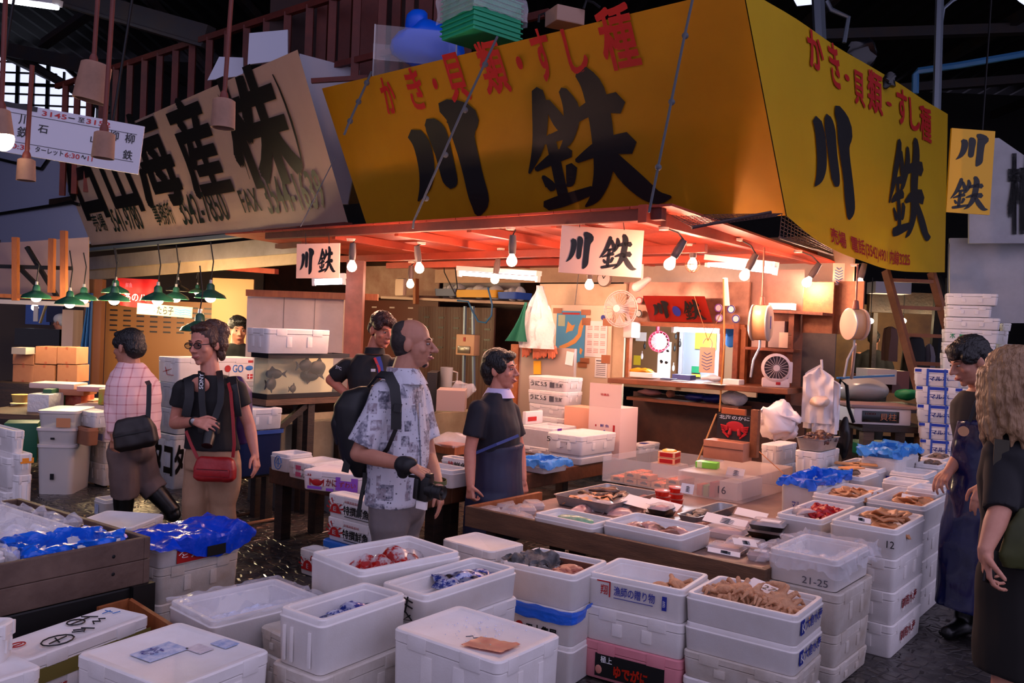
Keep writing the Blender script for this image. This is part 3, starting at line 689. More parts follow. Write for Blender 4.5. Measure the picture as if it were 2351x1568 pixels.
bulb('bare lit bulb hung highest, left of the middle shop card',1175,600,6.9,(1172,522))
bulb('bare lit bulb in front of the left white tube light',1136,642,8.6,(1150,570),-.12,e=16)
bulb('bare lit bulb right below the middle shop card',1353,655,8.2,(1356,600),e=16)
bulb('big lit bulb just right of the middle shop card, tilted',1537,607,6.4,(1524,522),-.5)
bulb('lit bulb inside a copper wire cage',1590,608,7.2,(1586,560),cage=True,long=False)
bulb('tilted lit bulb before the right white tube light',1709,633,7.4,(1695,548),-.45)
bulb('tilted lit bulb above the round hanging scale',1852,649,7.9,(1832,575),-.55)
bulb('lit bulb at the right end, above the narrow hanging scale',1973,652,8.6,(1962,606),-.2,e=16)
def tube_light(label,pl,a,b_,off,r=.02,power=0):
 A,B_=pl.pt(*a,off),pl.pt(*b_,off);t=thing('tube_light',label,'light',(A+B_)/2)
 MB().tube([A,B_],r,10).done('tube',TUBEM,t);d=(B_-A).normalized()
 MB().bar(A-d*.03+UP*.055,B_+d*.03+UP*.055,.09,.05).bar(A-d*.03,A,.05,.07).bar(B_,B_+d*.03,.05,.07).done('housing',mat('white_enamel',(.80,.80,.80),.4),t)
 return t
tube_light('white tube light over the shelf of coloured bins',BW,(1058,628),(1232,640),.9,.022)
tube_light('white tube light high on the right above the office window',BW,(1628,605),(1776,622),.5,.026)
tube_light('short white tube light left, below the small shop card',FP(8.8),(724,648),(786,646),0,.03)
# shop cards hanging under the eave
CARDW=mat('pale_card',(.86,.70,.62),.6)
def card(label,pl,px,cK,cT,rot=0):
 M,w,h=pl.rect(*px);M=M@Matrix.Rotation(rot,4,'Z');t=thing('hanging_card',label,'sign',M=M)
 MB(M).box(0,0,-.012,w,h,0,.002).done('board',CARDW,t,smooth=False);f=plane(M,.003)
 shopname(f,[cK[i]*(w,h)[i%2] for i in range(4)],[cT[i]*(w,h)[i%2] for i in range(4)],t)
 mb=MB(M)
 for x in (.22,.76):mb.tube([(x*w,h*.98,0),(x*w-.02,h+.10,-.02)],.003,5)
 mb.done('hanging_wires',CORD,t);return t
card('pale card with the black shop name, hung from the middle of the eave',Pl(P(1378,575,y=6.72),(.99,-.05,0)),(1284,520,1474,629),(.08,.10,.40,.88),(.48,.12,.94,.88),-.03)
card('small pale card with the black shop name, at the left end of the eave',Pl(P(728,600,y=8.2),(.93,-.36,0)),(681,560,780,640),(.08,.10,.42,.86),(.50,.14,.92,.90),.02)
# ------------------------------------------------------------------ back of the stall
WALLB=mat('brown_stained_wall',(.34,.21,.15),.5,c2=(.20,.12,.09),scale=2.5)
def wall(pl,px,th,m,off=0,name='wall_back'):
 M,w,h=pl.rect(*px,off);o=MB(M).box(0,0,-th,w,h,0).done(name,m,None,smooth=False);return struct(o)
wall(BL_,(560,560,1330,1100),.05,WALLB,-1.0,'wall_rear')
wall(BW,(1000,556,1960,648),.04,mat('cream_soffit',(.76,.62,.50),.6,c2=(.66,.52,.42),scale=2),-.9,'trim_30')
SLAT=mat('slatted_locker',(.30,.16,.11),.45);nt,b=nodes(SLAT)
def slats(m,c1,c2,sc):
 nt,b=nodes(m);tc=nt.nodes.new('ShaderNodeTexCoord');sx=nt.nodes.new('ShaderNodeSeparateXYZ');nt.links.new(tc.outputs['Object'],sx.inputs[0])
 ma=nt.nodes.new('ShaderNodeMath');ma.operation='MULTIPLY';ma.inputs[1].default_value=sc;nt.links.new(sx.outputs['Z'],ma.inputs[0])
 fr=nt.nodes.new('ShaderNodeMath');fr.operation='FRACT';nt.links.new(ma.outputs[0],fr.inputs[0])
 rp=nt.nodes.new('ShaderNodeValToRGB');rp.color_ramp.elements[0].color=(*lin(c2),1);rp.color_ramp.elements[1].color=(*lin(c1),1);rp.color_ramp.elements[0].position=.10;rp.color_ramp.elements[1].position=.18
 nt.links.new(fr.outputs[0],rp.inputs[0]);nt.links.new(rp.outputs[0],b.inputs['Base Color'])
 bp=nt.nodes.new('ShaderNodeBump');bp.inputs['Strength'].default_value=.6;nt.links.new(fr.outputs[0],bp.inputs['Height']);nt.links.new(bp.outputs[0],b.inputs['Normal'])
slats(SLAT,(.36,.17,.12),(.16,.08,.06),14)
def shutter(label,pl,px,m,rows,cols,v0,v1,hm,off=0):
 M,w,h=pl.rect(*px,off);t=thing('roller_shutter',label,'shutter',M=M)
 MB(M).box(0,0,-.03,w,h,0).done('curtain',m,t,smooth=False);mb=MB(M)
 for i in range(rows):
  for j in range(cols):
   x=w*(j+.6)/cols;y=h*(v0+(v1-v0)*i/max(rows-1,1));mb.box(x-.055,y-.012,-.01,x+.055,y+.012,.006)
 mb.done('slots',hm,t,smooth=False);return t
shutter('dark red brown roller shutter with pale slots behind the young worker',BL_,(830,690,1000,1020),SLAT,4,4,.72,.95,mat('pale_slot',(.75,.66,.62),.4),-.2)
shutter('brown roller shutter with dark slots behind the electric meter',BL_,(955,705,1130,1020),SLAT,4,5,.70,.92,mat('dark_slot',(.07,.05,.05),.4),-.1)
o,M,w,h=board(Pl(P(810,780,y=9.2),(1,.0,0)),(795,600,834,960),.14,'steel_post',mat('rusty_paint',(.55,.33,.28),.5,c2=(.40,.25,.22),scale=4));tag(o,'broad rust red post beside the glossy white panels','post')
# glossy white panels behind the fish tank
GP=mat('glossy_panel',(.80,.73,.68),.18,c2=(.72,.65,.60),scale=2);plg=FP(9.6)
o,M,w,h=board(plg,(570,672,790,860),.08,'cold_room',GP);tag(o,'glossy cream cold room wall of wide panels behind the fish tank','cold room')
MB(M).box(w*.38,0,.08,w*.385,h,.084).box(w*.7,0,.08,w*.704,h,.084).done('panel_joints',mat('joint_grey',(.45,.40,.37),.5),o)
A,B_=FP(9.4).pt(566,672),FP(9.4).pt(868,683);tag(MB().bar(A,B_,.06,.07).done('wall_rail',WOODO,smooth=False),'long orange timber rail above the glossy cream panels','rail')
# shelf with coloured bins
BS=Pl(BW.p+BD*.9,RD)
A,B_=BS.pt(880,683),BS.pt(1210,697);sh=tag(MB().bar(A+BD*.2,B_+BD*.2,.5,.035).done('wall_shelf',mat('pale_shelf',(.72,.60,.52),.5),smooth=False),'long pale shelf carrying coloured bins over the shutters','shelf')
A2,B2=BS.pt(1028,606),BS.pt(1190,616);o=board(BS,(1020,610,1195,690),.02,'backing_sheet',mat('grey_wall_sheet',(.62,.58,.56),.5),None,-.5)[0];tag(o,'pale grey sheet behind the shelf of coloured bins','panel')
o=board(BS,(825,610,1010,684),.02,'stained_sheet',mat('stained_sheet',(.72,.60,.52),.6,c2=(.50,.27,.20),scale=2.5,amt=.1),None,-.5)[0];tag(o,'rust stained pale sheet above the dark red shutter','panel')
def bin_(label,u0,u1,vb,hh,m,stuffm):
 a,b_=BS.pt(u0,vb),BS.pt(u1,vb);w=(b_-a).length;F=frm(a+UP*.03,RD,BD);t=thing('plastic_bin',label,'bin',M=F)
 mb=MB(F);mb.loft([[(x,y,0) for x,y in rr(w,.34,.03)],[(x,y,hh) for x,y in rr(w+.02,.36,.03,4,-.01,-.01)],[(x,y,hh) for x,y in rr(w-.01,.33,.03,4,.005,.005)],[(x,y,.02) for x,y in rr(w-.02,.32,.03,4,.01,.01)]]);mb.done('tub',m,t)
 mb=MB(F)
 for k in range(4):mb.ell((w*(.2+.2*k),.17,hh*.8),(w*.16,.1,.07+.03*(k%2)),seg=10,rings=7)
 mb.jitter(.02,9,u0);tag(mb.done('packed_bags',stuffm),'white bags heaped in the '+label.split(' on ')[0],'bags')
bin_('blue grey plastic bin on the long shelf',998,1045,684,.10,mat('bin_blue_grey',(.30,.34,.46),.5),FILMW)
bin_('long yellow plastic bin on the long shelf',1046,1138,687,.10,mat('bin_yellow',(.85,.62,.06),.5),FILMW)
bin_('bright blue plastic bin on the long shelf',1142,1184,691,.09,mat('bin_blue',(.08,.30,.70),.5),FILMW)
o=board(BS,(915,640,935,680),.08,'pale_jar',mat('cream_jar',(.85,.72,.62),.5),None,.1,.03)[0];tag(o,'pale plastic jar standing at the left end of the long shelf','jar')
A,B_=BS.pt(955,640,.1),BS.pt(955,698,.1);tag(MB().bar(A,B_,.07,.05).done('shelf_bracket',WOODO,smooth=False),'short orange timber hanger at the end of the long shelf','bracket')
# electric meter on pipes
o,M,w,h=board(BL_,(1060,768,1102,816),.12,'electric_meter',mat('meter_cream',(.80,.62,.48),.5),None,.3,.015);tag(o,'cream electric meter box on two steel pipes','meter')
MB(M).box(.14*w,.1*h,.12,.8*w,.44*h,.135,.004).done('window_glass',mat('meter_glass',(.42,.38,.32),.2),o);MB(M).box(.42*w,.66*h,.12,.52*w,.86*h,.13).done('label',RED,o)
for k,(u,u2) in enumerate(((1068,1064),(1086,1088))):cable('steel conduit running through the electric meter, '+('left one' if k==0 else 'right one'),[BL_.pt(u,703,.27),BL_.pt(u2,900,.27)],.026,GREYM,'pipe',0,'pipe')
cable('blue hose looping down from the long shelf',[BS.pt(x,y,.25) for x,y in ((1050,690),(1075,692),(1085,715),(1098,738),(1115,741),(1128,725),(1130,700),(1120,660))],.012,PIPEB,'hose',0,'hose')
cable('black loose cable dangling below the bulb lights',[BS.pt(x,y,.4) for x,y in ((1018,580),(1020,625),(1045,676),(1050,660),(1045,615))],.008,CORD,'cable',0,'cable')
# cream panel with map, calendar, notices
cp,M,w,h=board(BW,(1236,652,1434,1015),.03,'wall_sheet',CREAM,None,-.03);tag(cp,'tall cream wall panel carrying the map and the calendar','panel')
o=board(BW,(1262,700,1404,990),.025,'white_board',mat('ivory_board',(.84,.74,.62),.35),None,.0,.01)[0];tag(o,'ivory notice board under the map and the calendar','board')
def sheet(label,px,name,m,cat,off=.03,th=.004,pl=BW,rot=0):
 M,w,h=pl.rect(*px,off);M=M@Matrix.Rotation(rot,4,'Z');o=MB(M).box(0,0,0,w,h,th).done(name,m,loc=M,smooth=False);tag(o,label,cat);return o,M@Matrix.Translation((0,0,th)),w,h
o,M,w,h=sheet('blue wall map with orange islands taped to the ivory board',(1277,714,1343,832),'wall_map',mat('map_sea',(.28,.60,.78),.6),'map')
mb=MB();f=plane(M,.002)
for pg in ([(.34,.56),(.40,.80),(.55,.72),(.66,.74),(.58,.62),(.44,.60)],[(.86,.84),(.97,.78),(.92,.66),(.88,.52),(.70,.38),(.45,.30),(.20,.24),(.12,.30),(.42,.38),(.62,.46),(.76,.56),(.78,.70)],[(.86,.30),(.95,.26),(.90,.16),(.84,.20)]):mb.poly([f(a*w,b_*h) for a,b_ in pg])
mb.done('islands',mat('map_land',(.88,.62,.34),.6),o,smooth=False)
MB(M).box(.2*w,.93*h,0,.8*w,.97*h,.002).done('title_strip',RED,o);MB(M).box(.06*w,.7*h,0,.3*w,.92*h,.002).done('inset',mat('map_inset',(.70,.76,.62),.6),o)
TAPE=mat('brown_tape',(.62,.38,.24),.5)
mb=MB(M)
for x,y in ((.02,1),(1,.98),(1.03,.05),(.96,-.03)):mb.box(x*w-.06,y*h-.03,.001,x*w+.06,y*h+.03,.003,0)
mb.done('tape',TAPE,o)
o,M,w,h=sheet('white year calendar taped beside the blue map',(1344,737,1394,820),'calendar',PAPER,'calendar')
mb=MB(M)
for r_ in range(4):
 for c_ in range(3):
  for k in range(3):mb.box(w*(.1+.3*c_),h*(.12+.21*r_+.045*k),0,w*(.32+.3*c_),h*(.14+.21*r_+.045*k),.0015)
mb.done('printed_rows',mat('pale_red_print',(.78,.56,.54),.6),o,smooth=False)
f=plane(M,.002);mb=MB();mb.tube([f(-.03,h),f(.06,h*1.05)],.03,4);MB(M).box(-.05,h-.05,.001,.06,h+.03,.003).box(w-.06,h-.05,.001,w+.05,h+.03,.003).box(w-.06,-.06,.001,w+.05,.03,.003).done('tape',TAPE,o);mb.b.free()
o,M,w,h=sheet('small white printed notice below the calendar',(1366,823,1394,867),'notice',PAPER,'notice')
mb=MB(M)
for k in range(7):mb.box(.12*w,h*(.12+.1*k),0,.88*w,h*(.15+.1*k),.0015)
mb.box(.1*w,.84*h,0,.9*w,.9*h,.0015);mb.done('printed_rows',GREYI,o,smooth=False)
M,w,h=BW.rect(1380,724,1390,734,.03);tag(MB(M).lathe([(0,0),(w/2,0),(w/2,.005),(0,.005)],20,Matrix.Translation((w/2,h/2,0))).done('round_sticker',BLUEI),'tiny round blue sticker above the calendar','sticker')
cable('thin cord hanging down over the blue map',[BW.pt(1328,630,.3),BW.pt(1320,700,.3)],.004,ROPE,'cord',0,'cord')
# grey panel with gloves and tags
GPn=Pl(BW.p-BD*.45,RD)
gp,M,w,h=board(GPn,(1196,797,1322,985),.05,'grey_cabinet',mat('grey_cabinet',(.60,.53,.48),.4),None,0,.008);tag(gp,'grey cabinet below the map, orange gloves on its top edge','cabinet')
o=board(GPn,(1178,790,1196,985),.07,'wooden_upright',WOODO,None,0,.01)[0];tag(o,'pale wooden upright at the left side of the grey cabinet','post')
GLV=mat('orange_glove',(.80,.42,.28),.6)
for k,(u,v) in enumerate(((1212,795),(1237,800),(1252,797),(1272,799))):
 M0,w_,h_=GPn.rect(u-9,v-6,u+9,v+26,.07);mb=MB(M0)
 mb.box(0,h_*.55,0,w_*.9,h_,.05,.02)
 for q in range(4):mb.cap((w_*(.15+.2*q),h_*.6,.025),.02,(w_*(.12+.22*q),h_*(.1+.1*(q%2)),.03),.013,8)
 mb.cap((w_*.85,h_*.7,.03),.018,(w_*1.05,h_*.45,.03),.012,8)
 tag(mb.done('rubber_glove',GLV),'orange work glove hung over the top edge of the grey cabinet','glove','orange gloves on the grey cabinet')
o=sheet('yellow price tag stuck on the grey cabinet',(1226,829,1243,860),'price_tag',mat('yellow_tag',(.90,.66,.12),.6),'tag',.055,pl=GPn,rot=.06)[0]
o=sheet('small white tag stuck on the grey cabinet',(1298,806,1315,837),'paper_tag',PAPER,'tag',.055,pl=GPn,rot=-.12)[0]
# hanging clear bags with green cloth
M0,w,h=GPn.rect(1196,656,1276,800,.15)
mb=MB(M0);mb.sheet(lambda a,b_:V((w*(.5+(a-.5)*(.15+.85*min(1,(1-b_)*1.6))),h*b_,.10*math.sin(a*math.pi)*(1-b_*.7)+.07*noise.noise(V((a*7,b_*4,3))))),16,16)
mb.sheet(lambda a,b_:V((w*(.5+(a-.5)*(.12+.8*min(1,(1-b_)*1.5))),h*b_,-.02-.05*math.sin(a*math.pi)+.03*noise.noise(V((a*6,b_*6,8))))),16,16)
tag(mb.done('plastic_bag',FILMW),'bundle of clear plastic bags hanging left of the blue map','bag')
mb=MB(M0);mb.sheet(lambda a,b_:V((w*(.42-.26*b_+(a-.5)*(.08+.55*b_**2)),h*(.72-.62*b_),.17+.03*math.sin(a*12)*b_)),16,14,.006)
tag(mb.done('green_cloth',mat('green_cloth',(.16,.52,.42),.7)),'green cloth hanging with the clear plastic bags','cloth')
# wall fan
c=BW.pt(1425,709,.35);Mf=frm(c,RD*.98+BD*.1,UP);R=36*(BW.pt(1426,709,.35)-c).length
t=thing('wall_fan','pale wall fan with round cage beside the calendar','fan',M=Mf)
FANW=mat('fan_white',(.86,.78,.76),.4)
mb=MB(Mf)
for k in range(28):
 a=2*math.pi*k/28;mb.tube([(.2*R*math.cos(a),.2*R*math.sin(a),.09),(.8*R*math.cos(a),.8*R*math.sin(a),.08),(R*math.cos(a),R*math.sin(a),0),(.7*R*math.cos(a),.7*R*math.sin(a),-.06)],.0022,4)
for rr_ in (1,.9):mb.tube([(rr_*R*math.cos(a*.2),rr_*R*math.sin(a*.2),0) for a in range(33)],.006,6)
mb.done('cage',FANW,t);MB(Mf).lathe([(0,.10),(.2*R,.095),(.26*R,.07),(.2*R,-.12),(0,-.14)],20).done('hub',FANW,t)
for k in range(3):
 a=k*2.094+.4;ca,sa=math.cos(a),math.sin(a);B3=MB(Mf)
 B3.sheet(lambda p,q,ca=ca,sa=sa:V(((.2+.65*p)*R*ca-(q-.5)*.7*R*p*sa-.1*R*p*sa,(.2+.65*p)*R*sa+(q-.5)*.7*R*p*ca+.1*R*p*ca,.03*(q-.5))),6,5);B3.done('blade',mat('fan_blade',(.85,.78,.78),.3,alpha=.6),t)
M2,w,h=BW.rect(1437,738,1457,776,.2);MB(M2).box(0,0,-.12,w,h,.06,.02).done('wall_mount',FANW,t);MB().tube([c-BD*-.1,M2@V((w/2,h*.8,0))],.02,8).done('neck',FANW,t)
# clock, little spotlight
c=BW.pt(1390,640,.05);Mf=frm(c,RD,UP);t=thing('wall_clock','round pale wall clock half hidden by the middle shop card','clock',M=Mf)
MB(Mf).lathe([(0,.0),(.085,0),(.09,.02),(.08,.04)],28).done('rim',mat('clock_rim',(.50,.42,.38),.4),t);MB(Mf).lathe([(0,.03),(.08,.03),(.08,.032),(0,.032)],28).done('dial',mat('clock_dial',(.78,.72,.68),.4),t)
MB(Mf).tube([(0,0,.036),(.03,.045,.036)],.004,5).tube([(0,0,.036),(-.015,.03,.036)],.005,5).done('hands',BLACK,t)
a=BW.pt(1474,648,.4);t=thing('spotlight','small white clip spotlight right below the middle shop card','lamp',a);MB().cap(a+V((-.05,0,-.05)),.05,a+V((.06,0,.03)),.03).done('lamp_head',FANW,t);MB().tube([a,a+UP*.25],.012,8).done('arm',FANW,t)
# wall above the office window, red sign
o=board(BW,(1434,648,1722,745),.03,'foil_sheet',mat('foil_wall',(.62,.43,.34),.3,.3,c2=(.40,.26,.21),scale=3),None,-.06)[0];tag(o,'foil covered brown panel behind the red shop sign','panel')
cn=(BW.pt(1493,738,.05),BW.pt(1636,740,.05),BW.pt(1476,679,.22),BW.pt(1618,680,.22))
rsn,rfn=sign('shop_sign','leaning red wooden sign with black shop name above the office window',cn,mat('red_sign_board',(.72,.17,.10),.5),4,3,.03,0)
shopname(rfn,(.10,.16,.40,.84),(.60,.10,.94,.90),rsn)
mb=MB();mb.poly([rfn(.5+.065*math.cos(a*.4),.45+.2*math.sin(a*.4)) for a in range(16)]);mb.done('round_emblem',BLUEI,rsn,smooth=False)
for k,(u,v,m_) in enumerate(((1650,707,PURPLE),(1679,710,BLUEI),(1651,730,PURPLE),(1690,732,BLUEI),(1468,690,RED),(1467,720,GREENI))):
 Ms=frm(BW.pt(u,v,.02),RD,UP);o=MB(Ms).lathe([(0,0),(.04,0),(.04,.006),(0,.006)],20).done('round_sticker',PAPER,loc=Ms);tag(o,'round white sticker with coloured ring beside the red shop sign','sticker','round stickers beside the red shop sign')
 MB(Ms).lathe([(.03,.0065),(.04,.0065),(.04,.008),(.03,.008)],20).done('ring',m_,o)
# office window
OF='office'
wf_,M,w,h=board(BW,(1444,742,1716,752),.06,'window_1',WOODO,None,0);struct(wf_);wf_.name='window_4'
for px in ((1444,752,1451,876),(1657,752,1664,885),(1705,752,1716,890)):o=board(BW,px,.06,'window_frame',WOODO,wf_)[0]
wall(BW,(1430,735,1740,900),.03,mat('office_cork',(.50,.36,.24),.7),-1.0,'wall_office')
o=board(BW,(1572,750,1655,880),.03,'door_1',mat('grey_door',(.62,.66,.70),.4),None,-.95)[0];struct(o)
for px in ((1564,752,1572,880),(1650,752,1657,880)):struct(board(BW,px,.06,'trim_31',mat('alu_frame',(.74,.75,.78),.3),None,-.95)[0])
tube_light('white tube light inside the office window',BW,(1550,756),(1654,759),-.2,.025)
spot(BW.pt(1590,772,-.25),9,.1,(.80,.88,1.0))
def note(label,px,m,off,name='paper_note',cat='paper',rot=0):return sheet(label,px,name,m,cat,off,rot=rot)
note('yellow paper on the grey office door',(1596,765,1645,802),mat('yellow_paper',(.82,.80,.22),.6),-.88)
note('green label on the grey office door',(1588,841,1607,856),mat('green_label',(.10,.55,.36),.6),-.88);note('yellow strip below the green label on the office door',(1588,859,1608,865),mat('yellow_paper',(.82,.80,.22)),-.88)
o,M,w,h=note('long white paper with black marks hung inside the office window',(1510,785,1540,872),PAPER,-.4)
mb=MB(M)
for x,y in ((.3,.75),(.75,.92),(.75,.77),(.3,.48),(.7,.46)):mb.ell((x*w,y*h,.002),(.022,.018,.002),seg=8,rings=5)
mb.jitter(.008,40).done('marks',BLACK,o)
note('white torn paper pinned in the office at left',(1460,763,1484,783),PAPER,-.85);note('yellow square note pinned in the office at left',(1455,816,1471,838),mat('yellow_paper2',(.84,.74,.16),.6),-.85)
for k,(u,v) in enumerate(((1552,772),(1561,790),(1549,800),(1480,795),(1474,818),(1546,845))):
 a=BW.pt(u,v,-.7);mb=MB();mb.tube([a+UP*.06,a],.004,5).ell(a,(.015,.006,.035),seg=8,rings=6);tag(mb.done('key_tag',BLACK if k<4 else PAPER),'key with tag hanging on the office wall','key','keys in the office')
a=BW.pt(1513,784,-.35);Mf=frm(a,RD*.9+BD*.3,UP);t=thing('small_fan','small pink fan clipped inside the office window','fan',M=Mf);PKF=mat('pink_plastic',(.80,.24,.34),.4)
MB(Mf).lathe([(0,-.10),(.05,-.09),(.11,-.01),(.115,.01),(.105,.01)],24).done('housing',PKF,t);mb=MB(Mf)
for k in range(16):x=k*.3927;mb.tube([(.02*math.cos(x),.02*math.sin(x),.03),(.11*math.cos(x),.11*math.sin(x),.01)],.002,4)
mb.done('guard',FANW,t);MB(Mf).lathe([(0,-.02),(.09,-.02),(.09,-.012),(0,-.012)],20).done('blade',mat('fan_blade',(.85,.78,.78)),t);MB(Mf).tube([(-.03,.1,-.05),(-.03,.26,-.05)],.02,8).done('clip',PKF,t)
a=BW.pt(1677,768,-.25);Mf=frm(a,RD,UP);t=thing('baseball_cap','bright blue cap hanging at the right side of the office window','cap',M=Mf);CPB=mat('blue_cloth',(.06,.42,.75),.7)
MB(Mf).ell((0,.06,0),(.085,.10,.08)).done('crown',CPB,t);MB(Mf).ell((.02,-.06,.03),(.07,.07,.02)).done('brim',CPB,t)
note('blue dotted cloth strip hanging at the right of the office window',(1693,764,1705,815),mat('dotted_cloth',(.10,.40,.85),.7,c2=(.55,.70,.95),scale=30),-.15,'cloth_strip','cloth')
note('small white bag hanging under the blue cap',(1686,800,1698,830),FILMW,-.25,'plastic_bag','bag')
# card with blue waves on strings
def wavecard(label,pl,px,off,rot=0,loop=True):
 M,w,h=pl.rect(*px,off);M=M@Matrix.Rotation(rot,4,'Z');t=thing('wave_card',label,'card',M=M)
 MB(M).box(0,0,-.003,w,h,.003,.002).done('sheet',mat('salmon_card',(.90,.66,.56),.5),t,smooth=False);mb=MB(M);n=6
 for k in range(n):
  y=h*(.14+.72*k/n);d=w*(.22 if k in (0,n-1) else .34);mb.tube([(w/2-d,y+.012,.004),(w/2-d*.4,y,.004),(w/2,y-.008,.004),(w/2+d*.4,y,.004),(w/2+d,y+.012,.004)],.004,4)
 mb.done('blue_waves',mat('wave_blue',(.25,.42,.62),.5),t)
 if loop:MB(M).tube([(w*(.5+.3*math.cos(x)),h*1.12+w*.36*math.sin(x),0) for x in [-1.0+i*.52 for i in range(9)]],.006,6).done('loop',mat('salmon_card',(.9,.66,.56)),t)
 return t,M,w,h
t,M,w,h=wavecard('salmon card with blue waves hanging on two strings before the office',BW,(1606,797,1641,856),.3)
a=M@V((w/2,h*1.25,0));MB().tube([a,BW.pt(1594,680,.3)],.004,5).tube([a,BW.pt(1661,706,.3)],.004,5).done('strings',mat('twine',(.62,.40,.25),.8),t)
wavecard('second card with blue waves, hanging high under the bright yellow sign',Pl(P(1925,630,y=8.0),(.96,-.2,0)),(1912,604,1939,655),0,0,False)
cable('long thin bamboo cane standing from the counter up to the lamps',[BW.pt(1661,640,.5),BW.pt(1663,780,.5),BW.pt(1652,945,.5)],.008,mat('bamboo',(.66,.46,.22),.5),'cane',0,'cane')
a,b_=BW.pt(1665,638,.4),BW.pt(1670,702,.4);tag(MB().bar(a,b_,.045,.03).done('white_strip',mat('lamp_strip',(.92,.86,.78),.4),smooth=False),'narrow white strip hanging beside the bamboo cane','strip')
# counter under the window
CT=mat('brown_counter',(.50,.29,.17),.45,c2=(.36,.20,.12),scale=4,stretch=(1,1,1))
A,B_=BW.pt(1428,872,.25),BW.pt(1836,897,.25)
tag(MB().bar(A,B_,.55,.05,0,.006).done('counter',CT,smooth=False),'long worn brown counter below the office window','counter')
A2,B2=BW.pt(1462,912,.2),BW.pt(1716,936,.2);tag(MB().bar(A2,B2,.40,.03).done('under_shelf',CT,smooth=False),'narrow brown shelf under the worn counter','shelf')
o=board(BW,(1455,915,1850,1120),.05,'counter_cladding',WALLB,None,.05)[0];tag(o,'stained dark brown cladding under the counter','cladding')
def onctr(u,v,off):return BW.pt(u,v,off)
CTZ=(A.z+B_.z)/2+.027
def lay(label,u,v,w,d,h,m,name,cat,off=.3,rz=0,bev=.004,group=None,pl=BW):
 a=pl.pt(u,v,off);a.z=a.z if v is None else a.z
 M=TR((a.x,a.y,CTZ),GA-math.pi/2+rz);return tag(MB(M).box(-w/2,-d/2,0,w/2,d/2,h,bev).done(name,m,loc=M,smooth=False),label,cat,group)
lay('white tray of papers at the left end of the counter',1480,866,.26,.16,.05,PAPER,'paper_tray','tray',.2)
mb=MB(TR(BW.pt(1473,852,.2),GA-math.pi/2));mb.ell((0,0,0),(.13,.07,.035));mb.jitter(.025,14);tag(mb.done('yellow_bag',mat('yellow_film',(.90,.62,.08),.3)),'crumpled yellow bag on the white paper tray','bag')
lay('blue flat box on the counter below the door',1570,872,.2,.12,.05,mat('slate_blue',(.28,.34,.60),.5),'blue_box','box',.1)
lay('dark blue folder lying on the counter',1535,876,.15,.12,.012,mat('navy_card',(.10,.14,.30),.5),'folder','folder',.3,.3)
lay('white sheet lying on the counter before the blue box',1568,880,.2,.12,.004,PAPER,'paper_sheet','paper',.38,.2)
lay('white sheet hanging over the right edge of the counter',1645,886,.2,.14,.004,PAPER,'paper_sheet','paper',.5,-.2)
lay('stack of white paper at the right end of the window',1684,880,.16,.12,.05,PAPER,'paper_stack','paper',.3)
mb=MB(TR(BW.pt(1632,868,.25),GA-math.pi/2));mb.ell((0,0,0),(.10,.06,.03)).jitter(.02,16,2);tag(mb.done('clear_bag',FILMW),'crumpled clear bag on the counter','bag')
for k,(u0,v0,lb,m_,sz) in enumerate(((1600,912,'dark blue folded sack on the shelf under the counter, left one',mat('navy_film',(.06,.14,.42),.4),(.12,.08,.04)),(1635,915,'dark blue folded sack on the shelf under the counter, right one',mat('navy_film',(.06,.14,.42)),(.10,.08,.04)),(1684,915,'white plump bag on the shelf under the counter',FILMW,(.13,.09,.07)),(1540,904,'brown roll on the shelf under the counter',CARD,(.04,.06,.04)),(1492,900,'pinkish rag on the shelf under the counter',mat('pink_rag',(.72,.52,.48),.8),(.13,.08,.03)))):
 a=BW.pt(u0,v0,.25);mb=MB(TR(a,GA-math.pi/2));mb.ell((0,0,0),sz).jitter(.018,14,k);tag(mb.done('sack' if k<3 else 'rag',m_),lb,'sack')
# shelves and wooden panels right of the window
SHW=mat('reddish_shelf_wood',(.55,.29,.17),.5,c2=(.42,.21,.12),scale=4,stretch=(4,4,1))
def bd(label,px,th,m,name,off=0,cat='panel',pl=BW):o=board(pl,px,th,name,m,None,off)[0];return tag(o,label,cat)
bd('brown metal sheet behind the round hanging scale',(1722,620,1846,716),.02,mat('copper_sheet',(.55,.38,.32),.35,.5,c2=(.42,.30,.26),scale=3),'metal_sheet',-.1)
bd('orange wooden back of the shelves right of the window',(1716,716,1846,905),.02,SHW,'backing_sheet',-.25)
bd('tall upright board between the office window and the shelves',(1712,745,1723,892),.3,SHW,'upright_board',-.2,'board');bd('worn upright board beside the blackboard',(1833,722,1845,1010),.3,SHW,'upright_board',-.2,'board')
for k,(u0,v0,u1,v1) in enumerate(((1768,715,1902,722),(1723,799,1836,806))):
 A,B_=BW.pt(u0,v0,.05),BW.pt(u1,v1,.05);tag(MB().bar(A,B_,.3,.025).done('wall_shelf',SHW,smooth=False),('upper' if k==0 else 'lower')+' wooden shelf right of the office window','shelf')
bd('wide orange wooden cupboard door right of the shelves',(1846,648,1915,766),.03,WOODO,'pine_sheet',-.1);bd('narrow orange wooden panel behind the narrow scale',(1915,646,1984,768),.03,WOODO,'pine_sheet',-.2)
bd('smudged blackboard above the hanging white bags',(1842,765,1918,905),.02,mat('blackboard',(.16,.15,.15),.6,c2=(.30,.27,.25),scale=5,amt=.0),'blackboard',.02,'blackboard')
